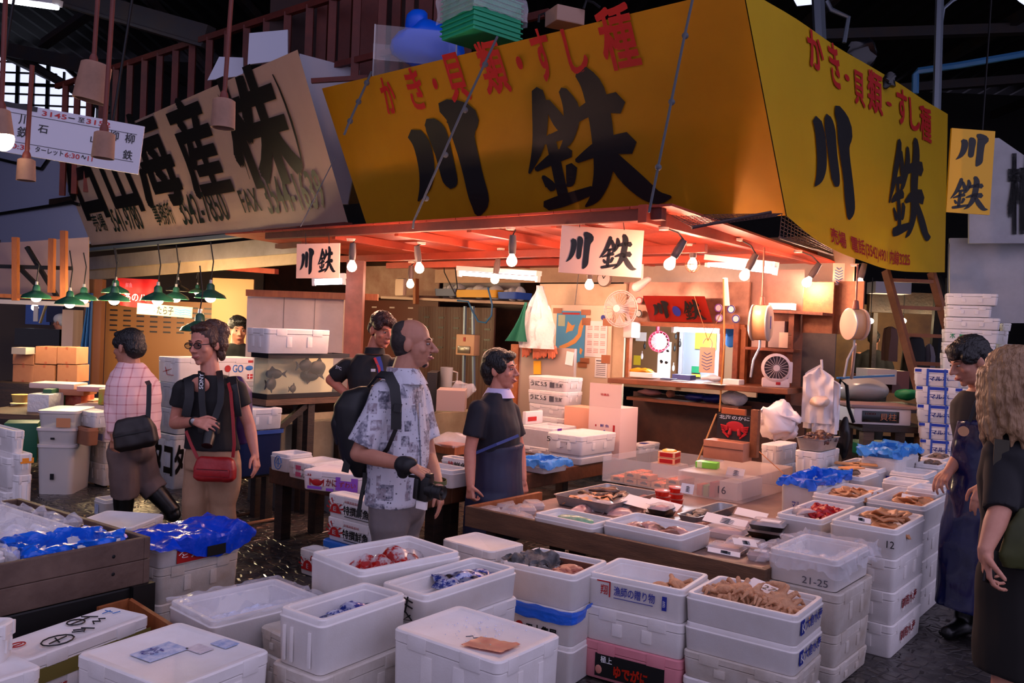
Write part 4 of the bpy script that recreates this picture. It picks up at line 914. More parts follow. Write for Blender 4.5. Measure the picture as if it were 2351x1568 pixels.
for k,(px,m_,lb) in enumerate((((1776,697,1828,712),PAPER,'flat white carton on the upper shelf'),((1776,738,1812,798),mat('grey_carton',(.60,.52,.50),.5),'grey carton on the lower shelf'),((1738,745,1770,798),mat('pale_carton',(.66,.56,.52),.5),'pale carton behind the round scale'),((1800,764,1828,799),mat('cream_jar',(.85,.72,.62)),'cream jar on the lower shelf'))):
 bd(lb,px,.12,m_,'carton' if k<3 else 'jar',-.02-.1*(k==2),'carton' if k<3 else 'jar')
# box fan on the counter
a=BW.pt(1780,890,.3);Mf=TR((a.x,a.y,CTZ),GA-math.pi/2+.45);t=thing('box_fan','small white box fan with dark grille on the counter','fan',M=Mf)
MB(Mf).box(-.12,-.05,0,.12,.06,.09,.02).lathe([(0,-.06),(.105,-.06),(.13,-.05),(.13,.05),(.108,.062),(.106,.05)],28,TR((0,0,.18),0,1,math.pi/2)).box(.10,-.05,.05,.14,.06,.24,.012).done('housing',FANW,t)
mb=MB(Mf@TR((0,-.055,.18),0,1,math.pi/2))
for k in range(20):x=k*.314;mb.tube([(.025*math.cos(x),.025*math.sin(x),.008),(.105*math.cos(x),.105*math.sin(x),0)],.002,4)
mb.lathe([(0,.012),(.028,.01),(.028,0)],16).done('grille',FANW,t);MB(Mf@TR((0,-.045,.18),0,1,math.pi/2)).lathe([(0,0),(.106,0),(.106,-.01),(0,-.01)],28).done('dark_recess',mat('fan_dark',(.22,.14,.14),.5),t)
MB(Mf).box(.0,-.056,.03,.04,-.049,.055,.004).done('control_knob',RED,t)
# round hanging scale and narrow hanging scale
def scale(label,pl,px,topv,rot,narrow):
 u0,v0,u1,v1=px;c=pl.pt((u0+u1)/2,(v0+v1)/2);s=(pl.pt(u1,v0)-pl.pt(u0,v0)).length;H_=pl.pt(u0,v0).z-pl.pt(u0,v1).z
 t=thing('hanging_scale',label,'scale',c);M=TR(c,rot)@Matrix.Diagonal((1,.62 if narrow else .72,1,1));SC_=mat('cream_enamel',(.90,.66,.45),.35);R=H_/2
 MB(M).lathe([(0,-.09),(R*.8,-.09),(R*.86,-.07),(R*.86,.07),(R*.8,.09),(0,.09)],32,TR((0,0,0),0,1,math.pi/2)@Matrix.Diagonal((.72,1,1,1))).done('body',SC_,t)
 for sg in (-1,1):MB(M).lathe([(0,.115),(R*.78,.115),(R*.9,.10),(R*.9,.085),(0,.085)],32,TR((0,0,0),0,1,math.pi/2*sg)).done('dial',mat('dial_glass',(.84,.74,.66),.2),t)
 MB(M).box(-.02,-.117,-.05,.02,-.116,.06).done('dial_print',BLUEI,t)
 mb=MB();mb.tube([c+UP*R*.9,V((c.x,c.y,pl.pt(u0,topv).z))],.008,6);mb.lathe([(.03,0),(.02,.07),(0,.08)],12,TR(c+UP*R*.86));mb.done('hanger',mat('rusty_rod',(.50,.26,.18),.5),t)
 MB().tube([c-UP*R*.86,c-UP*(R*.86+.06),c-UP*(R+.05)+V((-.05,0,-.1)),c-UP*(R+.3)+V((-.07,0,0))],.010,6).done('hook',STEEL,t);return t
scale('big round cream hanging scale before the wooden shelves',Pl(P(1747,740,y=7.6),(1,0,0)),(1716,694,1778,788),566,math.radians(62),False)
scale('narrow cream hanging scale seen edge on, right of the blackboard',Pl(P(1962,745,y=7.3),(1,0,0)),(1944,704,1982,785),606,math.radians(100),True)
# ladder
lp=FP(10.2);t=thing('ladder','wooden ladder leaning up beside the yellow sign','ladder',lp.pt(2100,900))
LW=mat('ladder_wood',(.52,.32,.20),.6,c2=(.42,.25,.15),scale=4)
def lq(s,k):return V(((1-k)*lp.pt(2035,629).x+k*lp.pt(2066,900).x if s<0 else (1-k)*lp.pt(2140,629).x+k*lp.pt(2166,900).x,10.2-.5*k,(1-k)*lp.pt(2090,629).z+k*lp.pt(2100,900).z))
for s_ in (-1,1):MB().bar(lq(s_,-.02),lq(s_,1.7),.05,.09).done('side_rail',LW,t,smooth=False)
for k in (.06,.29,.52,.75,.98):MB().bar(lq(-1,k),lq(1,k),.06,.04).done('rung',LW,t,smooth=False)
# alley behind on the right
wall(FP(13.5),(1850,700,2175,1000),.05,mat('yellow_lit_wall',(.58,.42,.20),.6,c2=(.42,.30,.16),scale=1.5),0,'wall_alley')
o=board(FP(12.4),(1990,672,2170,720),.1,'timber_loft',WOODD)[0];MB().box(P(2000,700,y=12.4).x,12.3,0,P(2010,700,y=12.4).x,12.38,P(2000,718,y=12.4).z).box(P(2150,700,y=12.4).x,12.3,0,P(2160,700,y=12.4).x,12.38,P(2150,718,y=12.4).z).done('loft_post',WOODD,o,smooth=False);tag(o,'dark timber loft behind the ladder','loft')
o=board(FP(12.2),(1990,650,2070,676),.3,'grey_carton',mat('grey_white',(.60,.60,.64),.6))[0];tag(o,'grey white carton on the dark loft behind the ladder','carton')
for k,(u,v) in enumerate(((1999,737),(2074,737),(2168,738))):
 c=P(u,v,y=12);t=thing('alley_bulb','small lit bulb in the alley '+('left of the ladder','behind the ladder','right of the ladder')[k],'lamp',c);MB().ell(c,.04).done('bulb',BULBM,t);MB().tube([c+UP*.04,c+UP*.6],.006,5).done('cord',CORD,t);spot(c,7,.05,(1,.72,.4))
for k,(px,m_,lb) in enumerate((((2034,748,2052,828),mat('brown_coat',(.36,.27,.25),.8),'brown coat hanging left of the ladder'),((2070,768,2122,910),mat('black_coat',(.07,.07,.08),.8),'dark coat hanging behind the ladder'),((2118,790,2142,880),mat('grey_coat',(.40,.38,.40),.8),'grey coat hanging behind the right rail of the ladder'))):
 M,w,h=FP(10.9).rect(*px);mb=MB(M);mb.loft([[(w/2+(x-w/2)*s,h*y_,z*s) for x,z in rr(w,.25,.1,3,0,-.12)] for y_,s in ((0,1),(.3,1),(.7,.95),(.92,.7),(1,.2))]);mb.jitter(.03,5,k);tag(mb.done('coat',m_),lb,'coat')
q=P(2222,960,y=9.2);tag(MB().box(q.x-.3,9.0,0,q.x+.3,9.5,P(2222,936,y=9.0).z-.005,.01).done('low_crate',WOODD),'dark low crate under the tall foam stack at right','crate')
# white stack at the back right
for k,(px,yy,lb) in enumerate((((2172,675,2280,701),9.0,'topmost'),((2174,702,2268,728),9.0,'second'),((2170,730,2284,756),9.0,'third'),((2168,757,2282,786),9.0,'fourth, green printed,'),((2164,787,2274,812),9.0,'fifth'),((2164,813,2274,850),9.0,'sixth'),((2164,851,2274,890),9.0,'seventh'),((2164,891,2274,935),9.0,'lowest'))):
 M,w,h=FP(yy).rect(*px);M=M@Matrix.Rotation(math.pi/2,4,'X').inverted();F=Matrix.Translation(M.translation)
 B=foam('white foam box, %s of the tall stack before the white wall'%lb,None,None,None,0,h,True,rect=(F@Matrix.Rotation(-.42+.05*(k%2),4,'Z')@Matrix.Translation((0,0,h)),w*.98,.34),group='tall foam stack at right')
 if k==3:put(B,'right','木',.1,.25,.2,.75,mat('green_ink',(.2,.55,.35)));patch(B,'right',.28,.4,.6,.6,mat('green_ink',(.2,.55,.35)))
for k,(px,yy) in enumerate((((2282,760,2312,790),9.4),((2292,790,2340,815),9.4),((2280,816,2342,850),9.4),((2300,742,2320,760),9.6),((2280,851,2345,900),9.4))):
 M,w,h=FP(yy).rect(*px);F=Matrix.Translation(M.translation)
 foam('small white foam box in the loose pile behind the blonde woman',None,None,None,0,h,True,rect=(F@Matrix.Rotation(-.4,4,'Z')@Matrix.Translation((0,0,h)),w,.25),group='loose foam boxes behind the blonde woman')
# ------------------------------------------------------------------ organic shapes
def remesh(mb,voxel,smooth=2,jit=0,jsc=20):
 """one continuous surface around everything in mb, returned as a mesh builder"""
 if jit:mb.jitter(jit,jsc)
 me=bpy.data.meshes.new('t');mb.b.to_mesh(me);mb.b.free();o=bpy.data.objects.new('t',me);COL.objects.link(o)
 r=o.modifiers.new('r','REMESH');r.mode='VOXEL';r.voxel_size=voxel
 if smooth:q=o.modifiers.new('s','SMOOTH');q.iterations=smooth;q.factor=.5
 m2=bpy.data.meshes.new_from_object(o.evaluated_get(bpy.context.evaluated_depsgraph_get()))
 bpy.data.objects.remove(o);bpy.data.meshes.remove(me);out=MB(mb.M);out.b.from_mesh(m2);bpy.data.meshes.remove(m2);return out
def proto(mb,name,m):
 mb.b.transform(mb.M);bmesh.ops.recalc_face_normals(mb.b,faces=mb.b.faces);me=bpy.data.meshes.new(name);mb.b.to_mesh(me);mb.b.free();me.materials.append(m);me.shade_smooth();return me
def place(me,name,M,label,cat,group=None,parent=None):
 o=bpy.data.objects.new(name,me);COL.objects.link(o);o.matrix_basis=M
 return tag(o,label,cat,group)
RND=random.Random(5)
def heap(me,name,B,n,label,cat,group,area=(.1,.1,.9,.9),z0=.0,pile=.04,s=(.85,1.15),tilt=.4,flat=False):
 ar=area
 for k in range(n):
  a,b_=RND.random(),RND.random();x=B.w*(ar[0]+(ar[2]-ar[0])*a);y=B.d*(ar[1]+(ar[3]-ar[1])*b_)
  hgt=pile*max(0,1-((a-.5)**2+(b_-.5)**2)*3)
  M=B.F@TR((x,y,B.floor+z0+hgt*RND.uniform(.6,1.1)),RND.uniform(0,6.28),RND.uniform(*s),RND.uniform(-tilt,tilt),RND.uniform(-tilt,tilt))
  place(me,name,M,label,cat,group)
mb=MB();mb.ell((0,0,.03),(.062,.058,.028));mb.ell((0,.02,.035),(.045,.04,.028))
for sd in (-1,1):
 for k in range(4):
  a=math.radians(-38+28*k);p0=V((sd*.05*math.cos(a),.05*math.sin(a),.025));p1=V((sd*.105*math.cos(a),.10*math.sin(a),.045));p2=V((sd*.135*math.cos(a*1.1),.135*math.sin(a*1.1),.005))
  mb.cap(p0,.014,p1,.012,8).cap(p1,.011,p2,.006,8)
 mb.cap((sd*.035,-.05,.025),.014,(sd*.075,-.085,.03),.015,8).cap((sd*.075,-.085,.03),.018,(sd*.035,-.115,.025),.014,8).cap((sd*.04,-.11,.03),.011,(sd*.008,-.125,.025),.006,8)
CRABM=mat('hairy_crab_shell',(.86,.66,.50),.75,c2=(.74,.52,.37),scale=30,bump=.5,bscale=160)
CRAB=proto(remesh(mb,.005,1,.004,45),'hairy_crab',CRABM)
mb=MB();mb.sheet(lambda a,b_:V((.04*(2*a-1),.036*(2*b_-1),.014*max(0,1-(2*a-1)**2)*max(0,1-(2*b_-1)**2)*1.2)),8,8);mb.ell((0,0,.004),(.036,.032,.011),seg=14,rings=8).jitter(.003,60)
SHELLM=mat('clam_shell',(.52,.44,.38),.45,c2=(.26,.21,.18),scale=18,amt=.1)
mb=MB();mb.ell((0,0,.010),(.026,.022,.013),seg=14,rings=8).jitter(.003,60);CLAM=proto(mb,'clam',SHELLM)
mb=MB();mb.ell((0,0,.012),(.036,.033,.014),seg=16,rings=8);mb.box(-.02,.028,.005,.02,.036,.014,.002).jitter(.004,50);SCAL=proto(mb,'scallop',mat('scallop_shell',(.72,.47,.38),.5,c2=(.62,.34,.28),scale=22,amt=.2))
mb=MB();mb.ell((0,0,.02),(.034,.03,.026),seg=14,rings=10).jitter(.016,40);CONCH=proto(mb,'sea_snail',mat('dark_shell',(.20,.11,.09),.35,c2=(.36,.22,.16),scale=25))
mb=MB();mb.ell((0,0,.009),(.055,.035,.010),seg=16,rings=8).jitter(.016,26);MEAT=proto(mb,'orange_shellfish',mat('orange_meat',(.82,.60,.42),.45,c2=(.70,.46,.30),scale=20))
mb=MB();mb.ell((0,0,.016),(.032,.026,.02),seg=14,rings=9).jitter(.018,45);REDM=proto(mb,'red_sea_squirt',mat('red_squirt',(.78,.08,.12),.35,c2=(.55,.03,.06),scale=25))
mb=MB();mb.ell((0,0,.02),(.07,.028,.022),seg=18,rings=10);mb.cap((.05,0,.02),.018,(.12,.02,.015),.01,8).jitter(.008,20);SEACUC=proto(mb,'dark_shellfish',mat('dark_wet_shellfish',(.22,.17,.14),.3,c2=(.45,.33,.26),scale=20))
PM=mat('packet_print',(.78,.80,.90),.2,c2=(.22,.28,.62),scale=28,amt=1.0);PR=mat('red_packet_print',(.85,.80,.80),.2,c2=(.75,.12,.10),scale=16,amt=1.0)
def packet(w,d,h,m,nm,seed):
 mb=MB();mb.sheet(lambda a,b_:V((w*(a-.5),d*(b_-.5),h*max(0,math.sin(math.pi*a)*math.sin(math.pi*b_))**.6+.006*noise.noise(V((a*7,b_*7,seed))))),14,10,.004);return proto(mb,nm,m)
PK1=packet(.17,.12,.05,PM,'printed_packet',1);PK2=packet(.15,.13,.07,PR,'red_packet',2);PK3=packet(.16,.11,.035,mat('pink_fish_pack',(.84,.60,.56),.25,c2=(.90,.78,.76),scale=14),'fish_packet',3)
PK4=packet(.2,.13,.05,mat('clear_pack_film',(.86,.82,.82),.15,alpha=.6),'clear_packet',4)
# ------------------------------------------------------------------ rear wooden platform
TW=mat('soaked_table_wood',(.42,.25,.15),.45,c2=(.20,.12,.08),scale=3,amt=.3,bump=.2,bscale=22)
F,lb,la=fit((618,1079),(922,1138),(1527,1030),.55,True);PF=F
def table(label,x0,y0,x1,y1,z,th=.12,legs=((.04,.04),(-.12,.04),(.04,-.12),(-.12,-.12)),name='wooden_table',m=None,M=None):
 M=M or PF@Matrix.Translation((0,0,-PF.translation.z));t=thing(name,label,'table',M=M@Matrix.Translation((x0,y0,0)))
 MB(M).box(x0,y0,z-th,x1,y1,z,.008).done('tabletop',m or TW,t,smooth=False)
 for lx,ly in legs:
  xx=x0+lx if lx>=0 else x1+lx;yy=y0+ly if ly>=0 else y1+ly;MB(M).box(xx,yy,0,xx+.09,yy+.09,z-th,.004).done('leg',WOODD,t,smooth=False)
 return t
table('dark wet wooden table carrying the boxes behind the balding tourist',0,0,.48,la,.55)
table('long wet wooden table carrying foam boxes behind the woman in the apron',.485,0,lb,.86,.55)
PT=.552
B=foam('white foam box marked with a blue circled number, left end of the wet table',(618,1037),(661,1046),(722,1029),PT+.13,.13,depth=.05,snap=True);scribble(B,'left',[[(.5+.18*math.cos(a*.6),.5+.38*math.sin(a*.6)) for a in range(11)],[(.52,.25),(.52,.78),(.4,.45),(.62,.45)]],mat('marker_blue',(.15,.42,.70),.5),.003)
LBX=foam('foam tray box with pink square labels, second from the left end of the wet table',(659,1046),(709,1066),(792,1042),PT+.12,.12,True,snap=True)
for y in (.15,.55):patch(LBX,'left',.42,y,.66,y+.26,PINKI);put(LBX,'left','12',.72,y,.86,y+.24,BLACK,0)
B=foam('low foam box with pink square labels, next to the white crab carton',(709,1060),(760,1078),(842,1052),PT+.12,.12,True,snap=True)
for y in (.15,.55):patch(B,'left',.50,y,.74,y+.26,PINKI)
CRW=mat('white_carton',(.90,.85,.84),.5)
B=foam('white carton printed with a red crab and violet panels, at the wet table edge',(741,1066),(829,1092),(878,1077),PT+.13,.13,True,m=CRW);patch(B,'left',.58,.12,.95,.80,PURPLE,th=.001);patch(B,'left',.10,.08,.34,.22,PURPLE);patch(B,'left',.42,.04,.54,.18,PURPLE)
Mf=face(B,'left');mb=MB(Mf);mb.ell((B.d*.26,B.h*.42,.002),(.042,.022,.003),seg=14,rings=6)
for sd in (-1,1):
 for k in range(3):mb.tube([(B.d*.26+sd*.03,B.h*.42-.008+.008*k,.003),(B.d*.26+sd*.055,B.h*.42+.012+.006*k,.003),(B.d*.26+sd*.05,B.h*.42-.02+.012*k,.003)],.004,5)
mb.done('crab_print',RED,B.o);put(B,'left','かに',.42,.30,.60,.66,RED,.02);put(B,'left','RMC',.10,.72,.24,.84,RED,.01);put(B,'left','ずわい',.64,.3,.92,.58,mat('pale_red',(.85,.35,.45)),.02)
B=foam('pinkish foam box beside the tourist camera, on the wet table',(950,1062),(1037,1082),(1085,1062),PT+.125,.125,depth=.04,snap=True)
B2=foam('white foam box with black and red writing behind the tourist camera',(985,1056),(1052,1062),(1105,1046),PT+.17,.10,depth=.03,snap=True);put(B2,'left','鮮魚',.5,.25,.95,.8,BLACK,.01);put(B2,'left','特',.3,.3,.48,.8,RED,.01)
Mq=TR(P(1036,1040,z=.60),GA);o=MB(Mq).box(-.09,-.12,0,.12,.12,.08,.004).done('wooden_box',WOODO,smooth=False);tag(o,'small wooden box wrapped in film behind the tourist camera','box')
mb=MB(Mq);mb.ell((.0,0,.10),(.16,.15,.07)).jitter(.04,10);tag(mb.done('plastic_wrap',CLEAR),'clear film wrapped over the small wooden box behind the tourist','wrap')
# pile of boxes right of the woman in the apron
U1=foam('upper of two foam boxes with black sea urchin print, below the cabinet gloves',(1212,864),(1298,869),(1341,866),1.22,.135,True,snap=True)
U2=foam('lower of two foam boxes with black sea urchin print, below the cabinet gloves',None,None,None,0,.135,True,rect=(U1.F@Matrix.Translation((0,0,-.001)),U1.w,U1.d))
for B in (U1,U2):put(B,'left','うに5.5',.08,.30,.52,.66,BLACK,.012);patch(B,'left',.6,.25,.72,.65,GREYI);put(B,'left','生鮮',.75,.3,.95,.6,GREYI)
zb=U2.F.translation.z
U3=foam('plain foam box under the two printed sea urchin boxes',None,None,None,0,.12,True,rect=(U2.F@Matrix.Translation((.01,.01,-.001)),U1.w-.02,U1.d-.02))
U4=foam('plain lower foam box at the bottom of the sea urchin pile',None,None,None,0,U3.F.translation.z-PT-.002,True,rect=(U3.F@Matrix.Translation((-.01,-.01,-.001)),U1.w,U1.d))
FB=foam('open foam box with a red and white flap, in front of the sea urchin pile',(1195,962),(1268,985),(1328,964),.80,.18,depth=.05,snap=True)
MB(FB.F).box(.05,FB.d-.02,FB.h+.002,FB.w-.1,FB.d+.02,FB.h+.12,.006,).done('flap',FOAM,FB.o);MB(FB.F).box(.08,FB.d-.024,FB.h+.03,FB.w-.2,FB.d-.022,FB.h+.07).done('red_strip',RED,FB.o);patch(FB,'right',.2,.72,.35,.98,mat('purple_sticker',(.42,.12,.62)))
foam('plain foam box supporting the open box with the red flap',None,None,None,0,FB.F.translation.z-PT-.002,True,rect=(FB.F@Matrix.Translation((0,0,-.001)),FB.w,FB.d))
SB=foam('large lidded foam box in the middle of the pile, number five on its side',(1255,992),(1336,1003),(1417,987),.80,.165,True,snap=True);put(SB,'left','5',.02,.55,.12,.82,BLACK,.0);scribble(SB,'left',[[(.4,.3),(.5,.35)],[(.42,.6),(.6,.62),(.58,.5)]],GREYI,.002)
foam('foam box under the large lidded box of the pile',None,None,None,0,SB.F.translation.z-PT-.002,False,rect=(SB.F@Matrix.Translation((.02,.02,-.001)),SB.w-.03,SB.d-.03))
TCm=mat('pale_carton_board',(.88,.76,.72),.6)
o,M,w,h=board(Pl(P(1428,1043,z=PT),RD),(1391,931,1463,1044),.30,'tall_carton',TCm,None,0,.003);M=M@Matrix.Translation((0,0,.30));tag(o,'tall pale carton with blue katakana roof mark and red strip, lid flap up','carton')
MB(M).box(0,h,-.004,w,h+w*.62,.0).done('lid_flap',TCm,o,smooth=False)
f=plane(M,.003);mb=MB();write('タ',f,BLUEI,o,(.42*w,.30*h,.64*w,.48*h),.02,b=mb);write('京都水産',f,BLUEI,o,(.28*w,.08*h,.78*w,.14*h),.01,b=mb);write('鮮 魚',f,BLUEI,o,(.38*w,.60*h,.66*w,.66*h),.01,b=mb);mb.done('blue_lettering',BLUEI,o,smooth=False)
MB(M).tube([(.32*w,.42*h,.003),(.52*w,.54*h,.003),(.72*w,.42*h,.003)],.005,5).done('roof_mark',BLUEI,o);MB(M).box(.78*w,.42*h,0,.84*w,.66*h,.002).box(.22*w,.60*h,0,.26*w,.64*h,.002).done('red_strip',RED,o)
write('特選品',f,RED,o,(.36*w,1.22*h,.62*w,1.27*h),.01)
o,M,w,h=board(Pl(P(1362,1040,z=PT)+BD*.1,RD),(1330,932,1392,1034),.26,'open_carton',mat('salmon_carton',(.86,.62,.50),.6),None,-.1,.003);tag(o,'salmon open carton left of the tall pale carton','carton');write('山口',plane(M@Matrix.Translation((0,0,.26)),.003),RED,o,(.3*w,.3*h,.6*w,.42*h),.02)
BFB=foam('foam box draped with light blue film at the front of the rear table',(1183,1049),(1250,1068),(1306,1050),PT+.075,.074,depth=.05,snap=True);o=film(BFB,mat('light_blue_film',(.22,.55,.88),.25,alpha=.85,bump=.5,bscale=22),'blue_liner',.05,.03,3,.02,.04,top=.02);tag(o,'light blue film liner spread over the foam box on the rear table','film')
B=foam('small white foam box with blue round mark, right end of the rear table',(1440,1010),(1470,1023),(1518,1006),PT+.08,.08,True,snap=True);MB(B.F).lathe([(0,0),(.05,0),(.05,.002),(0,.002)],20,TR((B.w/2,B.d/2,B.h-.003))).done('round_mark',BLUEI,B.o)
# ------------------------------------------------------------------ front display
DF,dl,da=fit((1068,1187),(1757,1309),(1857,1232),.53,True)  # frame at the right front corner; y runs left along the front
ZT=.47
DG=Matrix.Translation((DF.translation.x,DF.translation.y,0))@Matrix.Rotation(GA,4,'Z')
def D(x,y,z):return DG@V((x,y,z))
dt=thing('display_tray','wide low wooden display tray heaped with packed seafood, in the middle','tray',M=DG)
MB(DG).box(0,0,.40,.035,da,.53,.004).done('front_board',WOODM,dt,smooth=False);MB(DG).box(.036,da-.035,.40,.78,da,.53,.004).done('side_board',WOODO,dt,smooth=False);MB(DG).box(.036,0,.40,.78,.035,.53,.004).done('side_board',WOODM,dt,smooth=False)
MB(DG).box(.036,.036,.42,.955,da-.036,ZT,.002).done('bottom_board',mat('pale_wet_board',(.58,.46,.41),.4,c2=(.46,.36,.32),scale=4),dt,smooth=False)
for x in (.1,.8):
 for y in (.1,da-.18):MB(DG).box(x,y,0,x+.08,y+.08,.42).done('leg',WOODD,dt,smooth=False)
table('low dark table under the metal trays and acrylic cases',.96,-.28,2.6,da-.1,ZT-.002,.08,M=DG,m=mat('pale_wet_board',(.66,.52,.46)))
S1=foam('small foam box with a green packet, left one of the two on the display tray',(1223,1191),(1361,1206),(1418,1181),.575,.10,depth=.05,snap=True)
S2=foam('long foam box with pink packets, right one of the two on the display tray',(1365,1199),(1564,1232),(1636,1207),.59,.115,depth=.05,snap=True)
mb=MB(S1.F);mb.ell((S1.w*.5,S1.d*.5,S1.floor+.02),(.05,.13,.03)).jitter(.012,18);tag(mb.done('green_packet',mat('green_pack',(.70,.78,.66),.25,c2=(.40,.66,.48),scale=14)),'pale green wrapped packet in the small foam box','packet')
heap(PK3,'fish_packet',S2,6,'pink wrapped fish packet in the long foam box on the tray','packet','fish packets in the long foam box',(.3,.15,.7,.8),.005,.01,(.8,1),.1)
FZ=V((0,0,ZT))
def dput(me,u,v,name,label,cat,group=None,z=ZT,s=1,rz=None,**k):p=P(u,v,z=z);return place(me,name,TR(p,RND.uniform(0,6) if rz is None else rz,s),label,cat,group)
PKT=mat('clear_pack',(.90,.86,.84),.12,alpha=.45)
def pack(label,u,v,w,d,h,traym,fillm,z=ZT,rz=0,group=None,lab=None,name='food_pack'):
 M=TR(P(u,v,z=z),GA+rz);t=thing(name,label,'pack',M=M,group=group)
 mb=MB(M);mb.loft([[(x,y,0) for x,y in rr(w*.86,d*.86,.02,3,-w*.43,-d*.43)],[(x,y,h*.6) for x,y in rr(w,d,.02,3,-w/2,-d/2)],[(x,y,h*.6) for x,y in rr(w*.94,d*.94,.02,3,-w*.47,-d*.47)],[(x,y,h*.12) for x,y in rr(w*.84,d*.84,.02,3,-w*.42,-d*.42)]]);mb.done('tray',traym,t)
 mb=MB(M)
 for k in range(5):mb.ell((w*(-.28+.14*k),d*.05*(-1)**k,h*.5),(w*.12,d*.34,h*.32),seg=10,rings=7)
 mb.jitter(.006,30,u).done('filling',fillm,t)
 MB(M).loft([[(x,y,h*.6) for x,y in rr(w*.98,d*.98,.02,3,-w*.49,-d*.49)],[(x,y,h) for x,y in rr(w*.86,d*.86,.02,3,-w*.43,-d*.43)]],False).done('film_lid',PKT,t)
 if lab:MB(M).box(-w*.3,-d*.35,h,w*.1,d*.2,h+.002).done('label',PAPER,t)
 return t
WT=mat('white_pack_tray',(.88,.85,.84),.4);BT_=mat('black_pack_tray',(.03,.03,.035),.25);F1=mat('brown_fish',(.62,.42,.34),.4,c2=(.80,.66,.60),scale=14);F2=mat('pink_fish',(.84,.58,.52),.35,c2=(.92,.78,.74),scale=12);F3=mat('red_fish',(.72,.14,.18),.35,c2=(.88,.62,.60),scale=12)
for k,(u,v) in enumerate(((1118,1180),(1150,1192),(1176,1178),(1160,1168),(1208,1176),(1225,1166),(1196,1196))):pack('white tray of shellfish under film at the left end of the display tray',u,v,.16,.12,.045,WT,F1,rz=.2*k,group='shellfish packs at the left end of the tray')
for k,(u,v,s) in enumerate(((1345,1160,1.5),(1400,1152,1.5),(1440,1166,1.6),(1380,1168,1.3))):dput(PK4,u,v,'clear_bag','puffy clear bag of pale fish behind the foam boxes of the tray','bag','puffy clear bags on the tray',s=s)
for k,(u,v) in enumerate(((1395,1174),(1455,1172),(1425,1180),(1340,1172))):dput(PK3,u,v,'fish_packet','pink fish packet lying by the puffy clear bags','packet','pink packets by the puffy bags',s=1.2)
def tag_card(label,u,v,z,w,d,rz,marks=True,ry=-.28):
 M=TR(P(u,v,z=z),GA+rz,1,.1,ry);o=MB(M).box(-w/2,-d/2,0,w/2,d/2,.002).done('price_card',PAPER,loc=M,smooth=False);tag(o,label,'price card')
 if marks:mb=MB(M);[mb.tube([(-w*.3+w*.15*k,-d*.2,.003),(-w*.25+w*.15*k,d*.1,.003),(-w*.2+w*.15*k,-d*.1,.003)],.0018,4) for k in range(4)];mb.done('handwriting',BLACK,o)
 return o
pack('black tray of sliced red tuna, upper one beside the foam box',1518,1176,.19,.13,.05,BT_,F3,ZT+.055,.1);pack('black tray of sliced tuna, lower one beside the foam box',1516,1184,.20,.14,.05,BT_,F3,ZT,0)
tag_card('blank white card laid behind the black tuna trays',1465,1152,.54,.14,.2,.1,False);tag_card('second blank white card laid behind the black tuna trays',1525,1158,.56,.10,.22,.1,False)
for k,(u,v,z) in enumerate(((1522,1152,ZT),(1522,1140,ZT+.045),(1552,1146,ZT),(1552,1134,ZT+.045),(1552,1120,ZT+.09),(1520,1128,ZT+.09))):
 p=P(u,v+10,z=z);t=thing('round_tub','round clear tub of red roe in the little stack behind the tuna trays','tub',p,group='round tubs of red roe');MB(TR(p)).lathe([(0,0),(.045,0),(.052,.032),(0,.034)],20).done('roe',mat('red_roe',(.82,.12,.06),.25),t);MB(TR(p)).lathe([(.054,.033),(.056,.04),(.05,.043),(0,.043)],20).done('lid',mat('pink_lid',(.90,.60,.55),.15,alpha=.7),t)
tag_card('small upright price card by the round red tubs',1578,1122,.62,.07,.09,.1,True,-1.2)
# steel trays
def steel(label,L,N,R,zt,h,contents=None):
 F,w,d=fit(L,N,R,zt,True);F=F@Matrix.Translation((0,0,-h));B=Bx();B.F,B.w,B.d,B.h,B.floor,B.wall=F,w,d,h,.006,.01
 mb=MB(F);q=lambda i,z:[(x,y,z) for x,y in rr(w-2*i,d-2*i,.03,4,i,i)]
 mb.loft([q(.025,0),q(.006,h-.004),q(0,h),q(.0,h+.003),q(.012,h+.001),q(.028,.006)]);B.o=tag(mb.done('steel_tray',STEEL,loc=F),label,'tray');return B
T1=steel('large steel tray of squid and shellfish at the rear left of the display',(1268,1127),(1400,1160),(1520,1131),ZT+.07,.065)
heap(SEACUC,'dark_shellfish',T1,9,'dark wet shellfish in the large steel tray','shellfish','dark shellfish in the large steel tray',(.35,.1,.95,.8),.02,.03,(.8,1.2),.2)
heap(MEAT,'pale_squid',T1,14,'pale squid piece in the large steel tray','squid','squid in the large steel tray',(.05,.2,.6,.9),.01,.03,(.8,1.3),.2)
T2=steel('steel tray with dark clams, right of the round red tubs',(1551,1172),(1601,1190),(1697,1152),ZT+.06,.055)
heap(CLAM,'dark_clam',T2,22,'dark clam lying in the steel tray','clam','dark clams in the steel tray',(.08,.3,.55,.9),.005,.03,(1,1.5))
